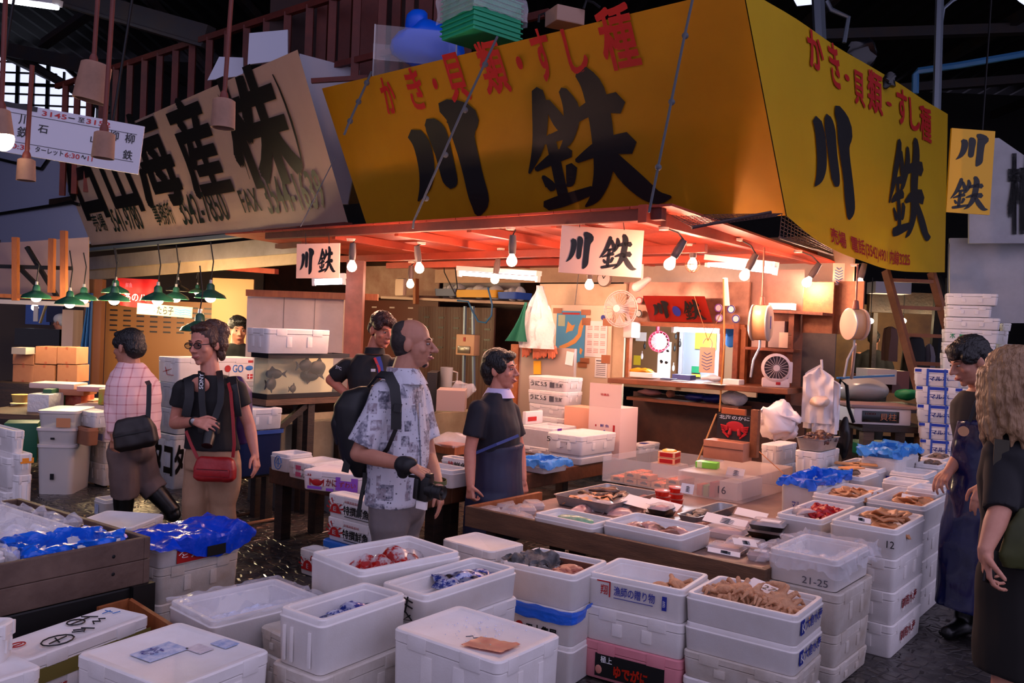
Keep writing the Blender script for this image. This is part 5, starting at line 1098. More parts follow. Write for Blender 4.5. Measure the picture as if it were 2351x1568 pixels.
# acrylic case with sea urchin boxes
CF,cw,cd=fit((1382,1099),(1560,1133),(1660,1106),ZT+.01,True)
def acase(label,F,w,d,h,m,name='acrylic_case',top=False):
 t=thing(name,label,'case',M=F);mb=MB(F)
 for b_ in ((0,0,0,w,.005,h),(0,d-.005,0,w,d,h),(0,.005,0,.005,d-.005,h),(w-.005,.005,0,w,d-.005,h),(.005,.005,0,w-.005,d-.005,.004)):mb.box(*b_)
 mb.done('walls',m,t,smooth=False)
 if top:MB(F).box(0,0,h,w,d,h+.006).done('lid',m,t,smooth=False)
 return t
CF=CF@Matrix.Translation((0,0,.0));acase('low clear acrylic case holding wooden boxes of orange roe',CF,cw,cd,.20,ACRYL)
URN=mat('orange_urchin',(.86,.44,.16),.4,c2=(.78,.34,.10),scale=30)
k=0
for r_ in range(2):
 for c_ in range(5):
  for lv in range(1+(c_%3==1)+(r_==0 and c_==2)):
   M=CF@TR((.09+.14*r_,cd-.12-.125*c_,.006+.045*lv),.0);t=thing('urchin_box','small wooden box of orange sea urchin in the clear case','box',M=M,group='sea urchin boxes in the clear case')
   MB(M).box(-.06,-.055,0,.06,.055,.006).box(-.06,-.055,.006,-.056,.055,.04).box(.056,-.055,.006,.06,.055,.04).box(-.056,-.055,.006,.056,-.051,.04).box(-.056,.051,.006,.056,.055,.04).done('tray',mat('thin_wood',(.80,.58,.36),.6),t,smooth=False)
   mb=MB(M)
   for q in range(6):mb.ell((-.04+.04*(q%3),-.025+.05*(q//3),.03),(.024,.026,.014),seg=8,rings=6)
   mb.done('roe',URN,t);MB(M).box(-.0615,-.03,.012,-.06,.03,.032).done('label',mat('dark_label',(.25,.18,.12),.5),t)
for lv in range(2):
 M=CF@TR((.36,cd*.42,.16+.05*lv),.15);t=thing('red_box','wooden box with red sides, '+('lower' if lv==0 else 'upper, yellow topped')+' one over the clear case','box',M=M)
 MB(M).box(-.075,-.07,0,.075,.07,.047,.002).done('tray',mat('pale_wood_box',(.90,.70,.52)),t,smooth=False);MB(M).box(-.077,-.055,.008,-.075,.055,.04).box(-.06,-.072,.008,.06,-.07,.04).done('red_labels',RED,t)
 if lv:mb=MB(M);mb.ell((0,0,.05),(.065,.06,.014)).jitter(.006,30).done('yellow_roe',mat('yellow_roe',(.90,.62,.16),.4),t)
o=MB(CF).box(.28,cd*.25,.006,.46,cd*.6,.158,.004).done('clear_block',MILKY,smooth=False);tag(o,'milky plastic box standing inside the clear case under the red boxes','box')
# milky case with number 16
KF,kw,kd=fit((1557,1075),(1705,1101),(1821,1068),.65,True);KF=KF@Matrix.Translation((0,0,-.65+ZT));t=acase('milky plastic case with lid, marked with the number 16',KF,kw,kd,.175,MILKY,'milky_case',True)
Bk=Bx();Bk.F,Bk.w,Bk.d,Bk.h,Bk.o=KF,kw,kd,.175,t;put(Bk,'left','16',.64,.30,.76,.62,GREYI,0)
o=MB(KF).box(.04,kd*.1,.006,kw*.5,kd*.38,.14,.004).done('foam_block',FOAM,smooth=False);tag(o,'white block seen through the milky case','box')
for k,(y,m_) in enumerate(((.44,RED),(.54,GREENI),(.64,URN))):
 o=MB(KF).box(.03,kd*y,.006,.15,kd*(y+.08),.09+.03*(k==0),.003).done('small_pack',m_ if k!=1 else mat('green_pack2',(.30,.62,.28),.4));tag(o,('red','green','orange')[k]+' small pack seen through the milky case','pack')
M=TR(P(1624,1074,z=.653),GA+.2);t=thing('green_box','bright green little box on the milky case','box',M=M);MB(M).box(-.05,-.085,0,.05,.085,.05,.006).done('pack',mat('lime_green',(.45,.82,.25),.4),t);MB(M).box(-.052,.03,-.0,.052,.07,.052,.004).done('band',mat('pale_lime',(.80,.92,.70),.4),t)
tag_card('folded white price card on the front edge of the milky case',1688,1086,.665,.10,.13,.2,True,-.7)
# black packs and price cards at the right end of the tray
pack('black tray of shellfish, upper one of the stacked pair at the tray right end',1764,1214,.17,.20,.05,BT_,F1,ZT+.11,.2,None,True);pack('black tray of shellfish, lower one of the stacked pair at the tray right end',1760,1230,.17,.20,.05,BT_,F1,ZT+.055,.15)
pack('black tray of shellfish standing under the stacked pair',1766,1238,.17,.20,.05,BT_,F1,ZT,.1)
pack('black tray of shellfish leaning below the 2300 price card',1822,1222,.17,.20,.05,BT_,F1,ZT+.07,.1)
M=TR(P(1820,1200,z=.60),GA-math.pi/2+.3,1,.5);o=MB(M).box(-.06,-.075,0,.06,.075,.002).done('price_card',PAPER,loc=M,smooth=False);tag(o,'white price card reading 2300 on the black trays','price card');write('2300',plane(M@Matrix.Rotation(1.1,4,'Z'),.004),BLACK,o,(-.03,-.025,.05,.01),0);write('MA',plane(M@Matrix.Rotation(1.1,4,'Z'),.004),BLACK,o,(-.045,.025,.0,.045),0)
pack('white tray of pale fish with a price strip at the right front of the tray',1712,1262,.16,.22,.06,WT,F2,ZT,.15,None,True)
pack('small white tray with a bar code at the right front corner of the tray',1742,1284,.12,.12,.05,WT,F2,ZT,.25,None,True)
pack('white tray of pink roe in the middle of the right tray end',1668,1232,.18,.26,.06,WT,F2,ZT,.1);pack('white tray of orange roe behind the pink one',1700,1212,.18,.2,.06,WT,F2,ZT,-.1);pack('low pink tray in front of the white price strip',1668,1268,.16,.2,.045,WT,F2,ZT,.1)
for k,(u,v) in enumerate(((1640,1196),(1612,1212),(1668,1208),(1590,1200),(1480,1148))):dput(PK3,u,v,'fish_packet','pink fish packet between the steel tray and the black trays','packet','pink packets before the milky case',s=1.1)
tag_card('long white price strip leaning at the tray front edge',1662,1268,.53,.05,.17,.4);tag_card('white price strip lying on the pale fish tray',1710,1246,.55,.07,.13,.6)
tag_card('white sheet with handwriting behind the black trays',1665,1196,.54,.12,.26,.2);tag_card('white sheet before the milky case',1725,1180,.55,.10,.2,.2,False)
# crab sign on its wooden stand
o,M,w,h=board(Pl(P(1690,1060,z=.75),RD),(1648,952,1727,1010),.012,'crab_sign',mat('sign_dark',(.16,.15,.14),.4),None,0);tag(o,'dark little sign with a red crab and white characters on a wooden stand','sign');Ms=M@Matrix.Translation((0,0,.013))
mb=MB(Ms);mb.ell((.52*w,.55*h,0),(.26*w,.20*h,.003),seg=16,rings=6)
for sd in (-1,1):
 for k in range(4):mb.tube([(w*(.52+sd*.2),h*(.5-.03*k),.002),(w*(.52+sd*(.40-.02*k)),h*(.55-.09*k),.002),(w*(.52+sd*(.34-.06*k)),h*(.36-.09*k),.002)],.008,6)
 mb.cap((w*(.52+sd*.12),h*.4,.002),.012,(w*(.52+sd*.14),h*.24,.002),.016,8)
mb.done('crab_print',mat('crab_red',(.78,.13,.14),.5),o);write('北海のかに',plane(Ms,.003),WHITEI,o,(.06*w,.80*h,.94*w,.96*h),.012)
o,M,w,h=board(Pl(P(1690,1060,z=.75),RD),(1728,940,1745,1050),.05,'wooden_upright',WOODO,None,-.02,.004);tag(o,'short pine upright beside the crab sign','post')
o,M,w,h=board(Pl(P(1690,1060,z=.75),RD),(1636,1010,1727,1052),.16,'wooden_box',mat('pale_pine',(.80,.52,.38),.55,c2=(.72,.45,.31),scale=4),None,-.02,.005);tag(o,'pale wooden box under the crab sign','box');MB(M).box(0,h*.62,.16,w,h*.66,.164).done('groove',mat('groove_brown',(.42,.25,.17)),o)
o,M,w,h=board(Pl(P(1690,1060,z=.75),RD),(1660,938,1714,956),.03,'orange_board',mat('orange_board',(.78,.40,.20),.5),None,-.05);tag(o,'orange board behind the crab sign','board')
tag(MB().tube([P(1592,1082,y=7.1),P(1645,950,y=7.2)],.007,6).done('cane',mat('bamboo',(.66,.46,.22))),'thin bamboo cane leaning from the display to the crab sign','cane');tag(MB().tube([P(1700,970,y=7.0),P(1722,1018,y=7.0),P(1800,1088,y=6.2)],.004,5).done('cord',mat('twine',(.62,.40,.25))),'thin twine running from the crab sign down to the blue film','cord')
# white bags, steel scale pan with shells, foam boxes behind
def blob(label,u,v,y,r,m,name,cat,jit=.04,sc=6,seed=0):
 mb=MB(TR(P(u,v,y=y),GA-math.pi/2));mb.ell((0,0,0),r,seg=28,rings=20);mb.jitter(jit,sc,seed);mb.jitter(jit*.4,sc*3,seed);return tag(mb.done(name,m,sharp=170),label,cat)
blob('big crumpled white plastic bag right of the crab sign',1788,970,7.0,(.16,.10,.17),mat('white_bag',(.92,.86,.84),.4),'plastic_bag','bag',.07,9,4)
B=foam('white foam box under the crumpled white bag',(1746,1012),(1790,1024),(1832,1008),.80,.17,True,snap=True);foam('lower white foam box under the crumpled white bag',None,None,None,0,B.F.translation.z-ZT-.002,True,rect=(B.F@Matrix.Translation((0,0,-.001)),B.w,B.d))
tag(MB().box(-.03,-.02,0,.03,.02,.22,.004,TR(P(1838,1066,z=.50))).done('wooden_stake',WOODO),'short wooden stake beside the shell scale','post')
B=foam('white foam box carrying the steel pan of dark shells',(1824,1030),(1884,1040),(1930,1026),.83,.2,True,snap=True);foam('lower foam box below the steel pan of dark shells',None,None,None,0,B.F.translation.z-ZT-.002,True,rect=(B.F@Matrix.Translation((.01,.01,-.001)),B.w,B.d))
T3=steel('square steel pan heaped with dark shells',(1824,1004),(1890,1012),(1932,992),.925,.09);heap(CONCH,'sea_snail',T3,34,'dark brown sea snail in the square steel pan','sea snail','sea snails in the square steel pan',(.12,.12,.88,.88),.045,.05,(.8,1.2))
# hanging white bags, rice machine, digital scale, wooden table behind
PH=Pl(P(1888,900,y=7.7),(.9,-.4,0));M0,w,h=PH.rect(1846,842,1929,985)
mb=MB(M0);mb.sheet(lambda a,b_:V((w*(.5+(a-.5)*min(1,.08+(1-b_)*6)),h*b_-.10*(a-.3)*b_,.05*math.sin(a*9+b_*3)*(1-b_)+.05*noise.noise(V((a*5,b_*6,2))))),24,24)
mb.sheet(lambda a,b_:V((w*(.40+(a-.5)*min(.85,.1+(1-b_)*5)),h*(.10+.88*b_),.09+.04*noise.noise(V((a*5,b_*5,9))))),18,18);mb.sheet(lambda a,b_:V((w*(.62+(a-.5)*min(.7,.1+(1-b_)*5)),h*(-.06+.9*b_),.05+.05*noise.noise(V((a*5,b_*5,4))))),18,18);tag(mb.done('plastic_bags',mat('white_bag_film',(.90,.86,.85),.35,alpha=.92)),'bunch of white plastic bags hanging before the blackboard','bags')
mb=MB(M0);mb.ell((w*.5,h*.46,.17),(.08,.05,.15));mb.jitter(.03,12,6);tag(mb.done('packed_bag',mat('cream_pack',(.90,.78,.68),.3),sharp=170),'cream packed bag hanging in the middle of the white bags','bag')
cable('white string holding the hanging bags',[PH.pt(1887,846),PH.pt(1886,826,.02)],.012,PAPER,'string',0,'string')
ZQ=1.02
tb=thing('work_table','rough wooden table carrying the digital scale','table',P(2028,975,y=8.4));q0,q1=P(1952,966,y=8.4),P(2108,976,y=8.4)
zt_=(q0.z+q1.z)/2;MB().box(q0.x,8.1,zt_-.06,q1.x,8.75,zt_,.006).done('tabletop',WOODD,tb,smooth=False)
for x in (q0.x+.02,q1.x-.12):
 for y in (8.12,8.62):MB().box(x,y,0,x+.1,y+.1,zt_-.06).done('leg',WOODM,tb,smooth=False)
o,M,w,h=board(FP(8.2),(1955,922,2072,967),.0001,'digital_scale',FANW);bpy.data.objects.remove(o)
p0=M.translation;dz=zt_+.002
t=thing('digital_scale','white digital scale with black display on the wooden table','scale',(p0.x+w/2,8.4,dz));hh=h-.03
MB().box(p0.x,8.14,dz,p0.x+w*1.12,8.55,dz+hh,.015).done('body',mat('scale_white',(.86,.80,.78),.4),t);MB().box(p0.x-.03,8.12,dz+hh,p0.x+w*1.25,8.6,dz+hh+.03,.008).done('pan',mat('scale_pan',(.60,.46,.42),.4),t)
MB().box(p0.x+w*.16,8.132,dz+hh*.16,p0.x+w*.88,8.14,dz+hh*.84,.002).done('display',mat('display_black',(.02,.02,.022),.15),t)
write('貝柱',plane(frm((p0.x,8.128,dz),(1,0,0),UP),.002),mat('amber_letters',(.72,.42,.25),.5),t,(w*.50,hh*.28,w*.82,hh*.72),.008);write('1000',plane(frm((p0.x,8.128,dz),(1,0,0),UP),.002),mat('dim_red',(.35,.08,.06)),t,(w*.22,hh*.6,w*.42,hh*.74),0)
mb=MB(TR(P(1978,895,y=8.9)));mb.ell((0,0,0),(.27,.2,.13),seg=28,rings=16);tag(mb.done('steel_machine',mat('grey_enamel',(.62,.60,.57),.25),None),'rounded grey steel machine behind the digital scale','machine')
tag(MB().bar(P(1922,868,y=8.7),P(2052,862,y=8.7),.05,.02).done('blue_tray',PIPEB),'thin blue tray lying on the rounded grey machine','tray');o=board(FP(9.3),(1965,845,2030,878),.3,'grey_box',mat('grey_box',(.60,.56,.53),.5))[0];tag(o,'grey box on the shelf behind the rounded machine','box')
tag(MB().bar(P(1900,935,y=9.1),P(2110,935,y=9.1),.8,.05).done('rear_shelf',WOODD,smooth=False),'dark board behind the digital scale','shelf');o=board(FP(9.4),(2030,850,2068,900),.2,'brown_box',mat('brown_dark_box',(.34,.16,.10),.5))[0];tag(o,'dark brown box by the foot of the ladder','box')
cable('steel pole of the narrow scale standing down to the table',[P(1963,790,y=7.5),P(1955,868,y=7.9)],.014,mat('pale_rod',(.82,.70,.62),.4),'pole',0,'pole');cable('dark hose hanging over the work table',[P(1925,890,y=8.0),P(1930,872,y=8.0),P(1944,885,y=8.0),P(1948,935,y=8.0),P(1960,970,y=8.0)],.016,DARKM,'hose',0,'hose')
blob('green plastic sack left of the strapped box stack',2082,905,8.6,(.11,.1,.06),mat('green_sack',(.08,.48,.26),.5),'green_sack','sack',.02,9);blob('dark umbrella like bag hanging from the work table',1938,1005,7.7,(.05,.05,.19),mat('black_film',(.05,.06,.08)),'dark_bag','bag',.02,9)
o=MB(TR(P(2015,1040,z=.5))).box(-.3,-.2,0,.25,.2,.12,.02).done('green_crate',mat('dark_green_plastic',(.08,.36,.24),.5));tag(o,'dark green plastic crate under the work table','crate')
o=MB(TR(P(2015,1042,z=.5))).box(-.42,-.3,-.5,.4,.3,-.001,.01).done('wooden_crate',WOODD);tag(o,'dark wooden crate under the green one','crate')
o=board(FP(8.9),(1985,985,2070,1000),.2,'blue_crate',mat('navy_crate',(.10,.14,.36),.5))[0];tag(o,'dark blue crate under the work table','crate');o.location.z=0.85
# strapped box stack
SBm=mat('strap_blue',(.16,.30,.66),.45);bnd=mat('printed_blue_band',(.05,.20,.62),.5)
prev=None
q=P(2160,1000,y=7.4)
for k,(vt,vb) in enumerate(((845,884),(885,926),(927,968),(969,1006),(1007,1046))):
 a0=P(2101+3*k,vt,y=7.95);a1=P(2101+3*k,vb,y=7.95);w=P(2196,vt,y=7.95).x-a0.x;hh=a0.z-a1.z
 F=Matrix.Translation((a0.x,7.95,a0.z))@Matrix.Rotation(-.42,4,'Z')
 B=foam('white foam box with blue band, '+('topmost','second','third','fourth','lowest')[k]+' of the stack tied with blue straps',None,None,None,0,hh,True,rect=(F,w*1.02,.34),group='strapped foam boxes')
 patch(B,'right',.0,.80,1,.97,bnd,'blue_band');mb=MB(B.F);mb.box(w*1.02,0,hh*.8,w*1.02+.002,.34,hh*.97).done('blue_band',bnd,B.o)
 put(B,'right','マルホ',.30,.32,.72,.58,BLUEI,.02);patch(B,'right',.18,.38,.84,.40,BLUEI,'rule')
 for x in (.25,.62):patch(B,'right',x,0,x+.05,1,SBm,'strap',.004)
zb=B.F.translation.z;o=MB(B.F).box(-.02,.05,-zb,w+.02,.36,-.003,.01).done('wooden_crate',WOODD);tag(o,'wooden crate on the floor under the strapped stack','crate')
# ------------------------------------------------------------------ rows of foam boxes on the right of the display
def stackunder(B,n,names,mlist=None):
 z=B.F.translation.z;h=z/n;cur=B;out=[]
 for k in range(n):cur=under(cur,names[k],h-.0012,lid=True,m=(mlist or{}).get(k,FOAM));out.append(cur)
 return out
R1=foam('open foam box of orange shellfish marked 12 at the right edge of the display',(1903,1203),(2060,1219),(2127,1183),.69,.16,depth=.06,snap=True);put(R1,'left','12',.86,.38,.97,.62,BLACK,0)
heap(MEAT,'orange_shellfish',R1,16,'orange shellfish in the box marked 12','shellfish','orange shellfish in the box marked 12',(.35,.12,.85,.7),.005,.06,(1.1,1.6));tag_card('round ended white card in the box marked 12',1975,1193,.69,.06,.11,.3)
st=stackunder(R1,3,['closed foam box with clipped lid right under the box marked 12','closed foam box with red writing, middle of the right hand stack','closed foam box with red writing on the floor of the right hand stack'])
for B in st[1:]:put(B,'right','釧路水産',.25,.35,.75,.68,mat('dark_red_ink',(.50,.08,.12),.5),.015)
R2=foam('open foam box of orange shellfish beside the apron man hand',(1985,1148),(2124,1165),(2187,1134),.69,.16,depth=.06,snap=True);heap(MEAT,'orange_shellfish',R2,12,'orange shellfish in the box beside the apron man','shellfish','orange shellfish in the box beside the apron man',(.2,.15,.7,.7),.005,.05,(1.0,1.5));tag_card('white card in the box beside the apron man',2095,1142,.69,.06,.13,.2,False)
stackunder(R2,3,['closed foam box under the shellfish box beside the apron man','closed foam box, middle of the stack beside the apron man','closed foam box on the floor beside the apron man'])
R3=foam('open foam box of orange sea squirt in the middle of the right hand rows',(1862,1134),(1990,1150),(2054,1126),.70,.228,depth=.06,snap=True);heap(MEAT,'orange_shellfish',R3,18,'orange shellfish in the middle box of the right hand rows','shellfish','orange shellfish in the middle box of the right hand rows',(.25,.1,.8,.8),.005,.05,(.9,1.4))
R4=foam('open foam box with bright red sea squirts',(1778,1180),(1888,1196),(1972,1171),.66,.188,depth=.06,snap=True);heap(REDM,'red_sea_squirt',R4,22,'bright red sea squirt in the open foam box','sea squirt','red sea squirts',(.35,.15,.8,.65),.005,.05,(.9,1.4))
heap(PK4,'clear_packet',R4,2,'clear bag beside the red sea squirts','bag','clear bags beside the red sea squirts',(.2,.5,.4,.8),.01,.02)
R5=foam('foam box with blue film spilling over, blue ink on its front',(1792,1110),(1935,1128),(2010,1100),.72,.248,depth=.05,snap=True);put(R5,'left','マル',.35,.35,.58,.55,BLUEI,.01);o=film(R5,BLUEF,'blue_liner',.05,.01,7,.03,.04,top=.03);tag(o,'blue film liner spilling over the box behind the red sea squirts','film')
gl=(((1838,1088),(1955,1106),(2022,1080),'open foam box of grey clams and yellow paper strips',CLAM,14),((1900,1068),(2012,1082),(2070,1062),'pale open foam box behind the grey clams',CLAM,5),((2015,1100),(2112,1116),(2140,1106),'shallow open foam box left of the apron man hand',None,0),((2078,1118),(2150,1128),(2176,1118),'open foam box with white dish by the apron man hand',None,0),
      ((2040,1082),(2128,1092),(2156,1083),'pale empty foam box before the apron man',None,0),((2098,1060),(2160,1070),(2183,1062),'open foam box with few clams beside the strapped stack',CLAM,8),((2110,1046),(2170,1056),(2200,1047),'open foam box full of clams beside the strapped stack',CLAM,40))
for k,(L,N,R,lb_,it,n) in enumerate(gl):
 B=foam(lb_,L,N,R,.72+.01*(k%2),.248+.01*(k%2),depth=.045,snap=True)
 if it:heap(it,'clam',B,n,'clam lying in the '+lb_,'clam','clams in the '+lb_,(.15,.15,.85,.85),.0,.04,(1.0,1.5))
for k,(u,v,rz) in enumerate(((1945,1066,.2),(1955,1076,1.2),(1985,1068,.4))):M=TR(P(u,v,z=.74),GA+rz);tag(MB(M).box(-.05,-.09,0,.05,.09,.012,.004).done('yellow_strip',mat('tan_strip',(.80,.55,.32),.5)),'tan paper strip lying over the grey clams','paper strip','tan strips over the clams')
B=foam('foam box with violet label and blue film on top, behind the right hand rows',(1975,1044),(2060,1056),(2112,1036),.80,.328,depth=.04,snap=True);patch(B,'left',.05,.2,.98,.6,mat('violet_label',(.22,.20,.60)));put(B,'left','海の幸',.2,.26,.8,.54,WHITEI,.01);patch(B,'left',.4,.5,.7,.6,RED);o=film(B,mat('light_blue_film',(.22,.55,.88)),'blue_liner',.05,.02,12,.04,.02,top=.06);tag(o,'light blue film heaped over the box with the violet label','film')
# ------------------------------------------------------------------ foreground boxes
WH='white '
A1=foam('lidded foam box with a pink paper on its frosty wet lid, bottom middle',(880,1448),(1145,1524),(1308,1463),.55,.34,True)
PKP=mat('pink_wet_paper',(.80,.42,.42),.35,c2=(.86,.62,.52),scale=12)
mb=MB(face(A1,'top'));mb.sheet(lambda a,b_:V((A1.d*(.60+.30*a),A1.w*(.10+.30*b_+.10*a),.004+.006*noise.noise(V((a*5,b_*5,1))))),10,8,.001).done('wet_paper',PKP,A1.o)
Mt=face(A1,'top');mb=MB(Mt)
for k in range(60):mb.ell((A1.d*RND.uniform(.2,.8),A1.w*RND.uniform(.2,.9),0),RND.uniform(.0015,.004),seg=6,rings=4)
mb.done('water_drops',mat('water_drop',(.9,.9,.95),.05,spec=1,alpha=.7),A1.o);scribble(A1,'top',[[(.52,.30),(.55,.36),(.58,.32),(.60,.36)]],GREYI,.002)
under(A1,'foam box on the floor under the lidded one with the pink paper',A1.F.translation.z-.004,lid=True)
A2=foam('big lidded foam box with blue printed labels, bottom left',(154,1507),(388,1585),(634,1497),.48,.24,True)
for c,m_ in (((.30,.25,.52,.62),mat('pale_blue_print',(.50,.60,.78),.5,c2=(.80,.82,.88),scale=30)),((.50,.60,.66,.74),mat('pale_grey_print',(.70,.68,.72),.5,c2=(.82,.80,.82),scale=40)),((.56,.80,.72,.95),mat('pale_blue_print',(.5,.6,.78)))):patch(A2,'top',c[0],c[1],c[2],c[3],m_,'faded_label',.0015)
put(A2,'top','北海',.32,.30,.44,.48,BLUEI,.01,off=.004)
under(A2,'foam box on the floor under the big one with blue labels',A2.F.translation.z-.004,lid=True)
A3=foam('narrow open foam box of printed packets with ribbed end, left of the bottom middle',(633,1394),(739,1428),(942,1363),.60,.205,depth=.11)
mb=MB(A3.F)
for y in (.2,.36,.75):mb.box(-.003,A3.d*(1-y)-.008,.02,.004,A3.d*(1-y)+.008,.15,.002)
mb.done('end_ribs',FOAM,A3.o)
heap(PK1,'printed_packet',A3,9,'clear packet with blue and red print in the narrow ribbed foam box','packet','printed packets in the narrow foam box',(.30,.36,.78,.64),.015,.03,(.7,.95),.25)
A3b=under(A3,'closed foam box under the narrow ribbed one',.26,grow=.012,lid=True,m=FOAMD);under(A3b,'lowest foam box under the narrow ribbed one',A3b.F.translation.z-.003,lid=True)
A4=foam('long open foam box of violet printed packets, black writing on its end, centre front',(867,1338),(978,1370),(1197,1304),.58,.135,depth=.075)
scribble(A4,'left',[[(.10,.72),(.16,.50)],[(.22,.74),(.28,.48),(.34,.40)],[(.14,.28),(.22,.16),(.30,.24)],[(.52,.78),(.74,.70)],[(.56,.60),(.74,.52)],[(.64,.84),(.60,.40),(.50,.18)],[(.60,.36),(.74,.16),(.56,.10),(.70,.30)]],BLACK,.0035)
heap(PK1,'printed_packet',A4,22,'violet printed packet in the long foam box','packet','violet printed packets in the long foam box',(.32,.26,.90,.74),.012,.025,(.55,.75),.4)
A4b=under(A4,'closed foam box under the long one of violet packets',.20,grow=.004,lid=True);under(A4b,'lowest foam box under the long one of violet packets',A4b.F.translation.z-.003,lid=True)
A5=foam('big open foam box of red printed packets, in front of the balding tourist',(717,1265),(827,1313),(1055,1264),.62,.31,depth=.12)
heap(PK2,'red_packet',A5,4,'clear packet with red print in the big open foam box','packet','red packets in the big open foam box',(.35,.4,.7,.75),.02,.04,(.9,1.2),.25);heap(PK4,'clear_packet',A5,2,'clear film packet in the big open foam box of red packets','packet','clear packets in the big foam box',(.7,.5,.85,.8),.03,.01)
under(A5,'closed foam box under the big open one of red packets',A5.F.translation.z-.004,lid=True)
A6=foam('small lidded foam box with notched lid before the wooden tray left end',(1007,1238),(1127,1268),(1211,1250),.50,.20,True);under(A6,'foam box under the small notched one',A6.F.translation.z-.004,lid=True)
A7=foam('open foam box of scallops with crumpled newspaper',(1143,1288),(1320,1324),(1404,1288),.53,.17,depth=.075)
heap(SCAL,'scallop',A7,26,'pinkish scallop in the foam box with the newspaper','scallop','scallops in the foam box with the newspaper',(.2,.12,.75,.5),.0,.035,(.9,1.3))
mb=MB(A7.F);mb.sheet(lambda a,b_:V((A7.w*(.05+.75*a),A7.d*(.52+.46*b_),A7.h-.03+.07*abs(noise.noise(V((a*4.1,b_*4.7,3))))+.03*b_)),22,18);mb.jitter(.03,14,2);mb.jitter(.008,60,2);tag(mb.done('newspaper',mat('newsprint',(.46,.45,.45),.8,c2=(.15,.15,.16),scale=14)),'crumpled grey newspaper stuffed in the scallop box','newspaper')
tag(MB(A7.F).box(A7.w*.78,A7.d*.12,A7.h-.05,A7.w*.80,A7.d*.6,A7.h-.012).done('price_board',mat('brown_board',(.40,.25,.18),.6)),'narrow brown board standing in the scallop box','board')
A7b=under(A7,'foam box with black characters and a red seal, blue film hanging over it',.17);patch(A7b,'left',.60,.18,.98,.52,BLACK,'print');
for o_ in list(A7b.o.children):bpy.data.objects.remove(o_)
put(A7b,'left','五十集屋',.40,.14,.80,.42,BLACK,.03);MB(face(A7b,'left')).lathe([(0,0),(.022,0),(.022,.002),(0,.002)],20,TR((A7b.d*.31,A7b.h*.30,0))).done('red_seal',RED,A7b.o)
mb=MB(A7b.F);w,d,h=A7b.w,A7b.d,A7b.h
def strip(a,b_):
 s=a*(d+w);x,y=(-.006,d-s) if s<d else (s-d,-.006)
 wv=.004+.006*abs(noise.noise(V((a*9,b_*4,2))));z=h+.02-(.02+(.05+.02*math.sin(a*5))*b_)*(1 if a<.68 else .5)
 return V((x-(wv if s<d else 0),y-(0 if s<d else wv),z+.01*noise.noise(V((a*12,1,1)))))
mb.sheet(strip,60,10);tag(mb.done('blue_film',BLUEF),'strip of blue film pinched between two stacked foam boxes','film')
under(A7b,'lowest foam box under the one with black characters',A7b.F.translation.z-.003)
A8=foam('foam box of king crab printed with red mark and blue slogan',(1339,1316),(1571,1358),(1644,1320),.515,.155,depth=.075)
put(A8,'left','翔',.16,.42,.235,.72,RED,.012);mb=MB(face(A8,'left'));d,h=A8.d,A8.h;mb.box(.12*d,.80*h,0,.262*d,.84*h,.002).box(.25*d,.36*h,0,.262*d,.84*h,.002).done('red_corner_mark',RED,A8.o);put(A8,'left','漁師の贈り物',.30,.44,.72,.74,BLUEI,.01);patch(A8,'left',.30,.36,.70,.375,BLUEI,'rule');patch(A8,'left',.79,.30,.835,.72,BLUEI,'seal');put(A8,'left','昆布',.80,.4,.825,.6,WHITEI,0,off=.005)
KC=proto(remesh(MB().ell((0,0,.035),(.085,.075,.04)).cap((.05,.04,.03),.022,(.13,.06,.05),.018,8).cap((.13,.06,.05),.02,(.17,-.02,.02),.012,8).cap((-.05,.04,.03),.022,(-.13,.05,.05),.018,8).cap((-.13,.05,.05),.02,(-.16,-.03,.02),.012,8).cap((.05,-.03,.03),.02,(.12,-.05,.04),.016,8).cap((-.05,-.03,.03),.02,(-.12,-.06,.04),.016,8),.007,1,.01,18),'king_crab',CRABM)
for k,(x,y,z,rz,rx) in enumerate(((.55,.24,.02,.4,.5),(.42,.36,.0,2.2,-.2),(.62,.10,.0,3.8,.2))):place(KC,'king_crab',A8.F@TR((A8.w*x,A8.d*y,A8.floor+z),rz,.62,rx,.1),'brown crab lying in the foam box with the blue slogan','crab','crabs in the box with the blue slogan')
A8b=under(A8,'plain foam box with notched lid under the slogan box',.165,grow=.003,lid=True);A8c=under(A8b,'pink foam box with a black crab meat label, second from the floor',A8b.F.translation.z-.012 if A8b.F.translation.z<.2 else .19,m=FOAMP,lid=True)
patch(A8c,'left',.14,.10,.84,.70,BLACK,'black_label',.002);put(A8c,'left','ゆでがに',.34,.18,.68,.48,mat('orange_red_ink',(.85,.18,.08),.5),.04,off=.005);put(A8c,'left','極上',.20,.48,.32,.66,WHITEI,.01,off=.005);mb=MB(face(A8c,'left'));mb.ell((A8c.d*.18,A8c.h*.28,.003),(.018,.022,.003),seg=10,rings=6).done('portrait_print',mat('portrait_pink',(.75,.48,.42)),A8c.o)
A9=foam('long foam box of hairy crabs with blue print on its end, front right',(1566,1362),(1832,1418),(1906,1372),.515,.13,depth=.06)
for k,(x,y,z,rz,rx,s) in enumerate(((.44,.22,.012,.3,.25,.85),(.48,.30,.03,2.4,-.5,.95),(.45,.44,.01,1.1,.2,.9),(.5,.57,.0,2.0,.1,.95),(.5,.70,.01,.6,-.2,.95),(.48,.82,.0,3,.1,.85),(.55,.64,.035,4,.1,.9),(.40,.22,.02,5,.4,.85),(.45,.76,.03,1.7,.1,.85),(.45,.50,.035,.2,.2,.85))):place(CRAB,'hairy_crab',A9.F@TR((A9.w*x,A9.d*y,A9.floor+z),rz,s,rx,.15),'brown hairy crab in the long foam box at the front right','crab','hairy crabs in the long foam box')
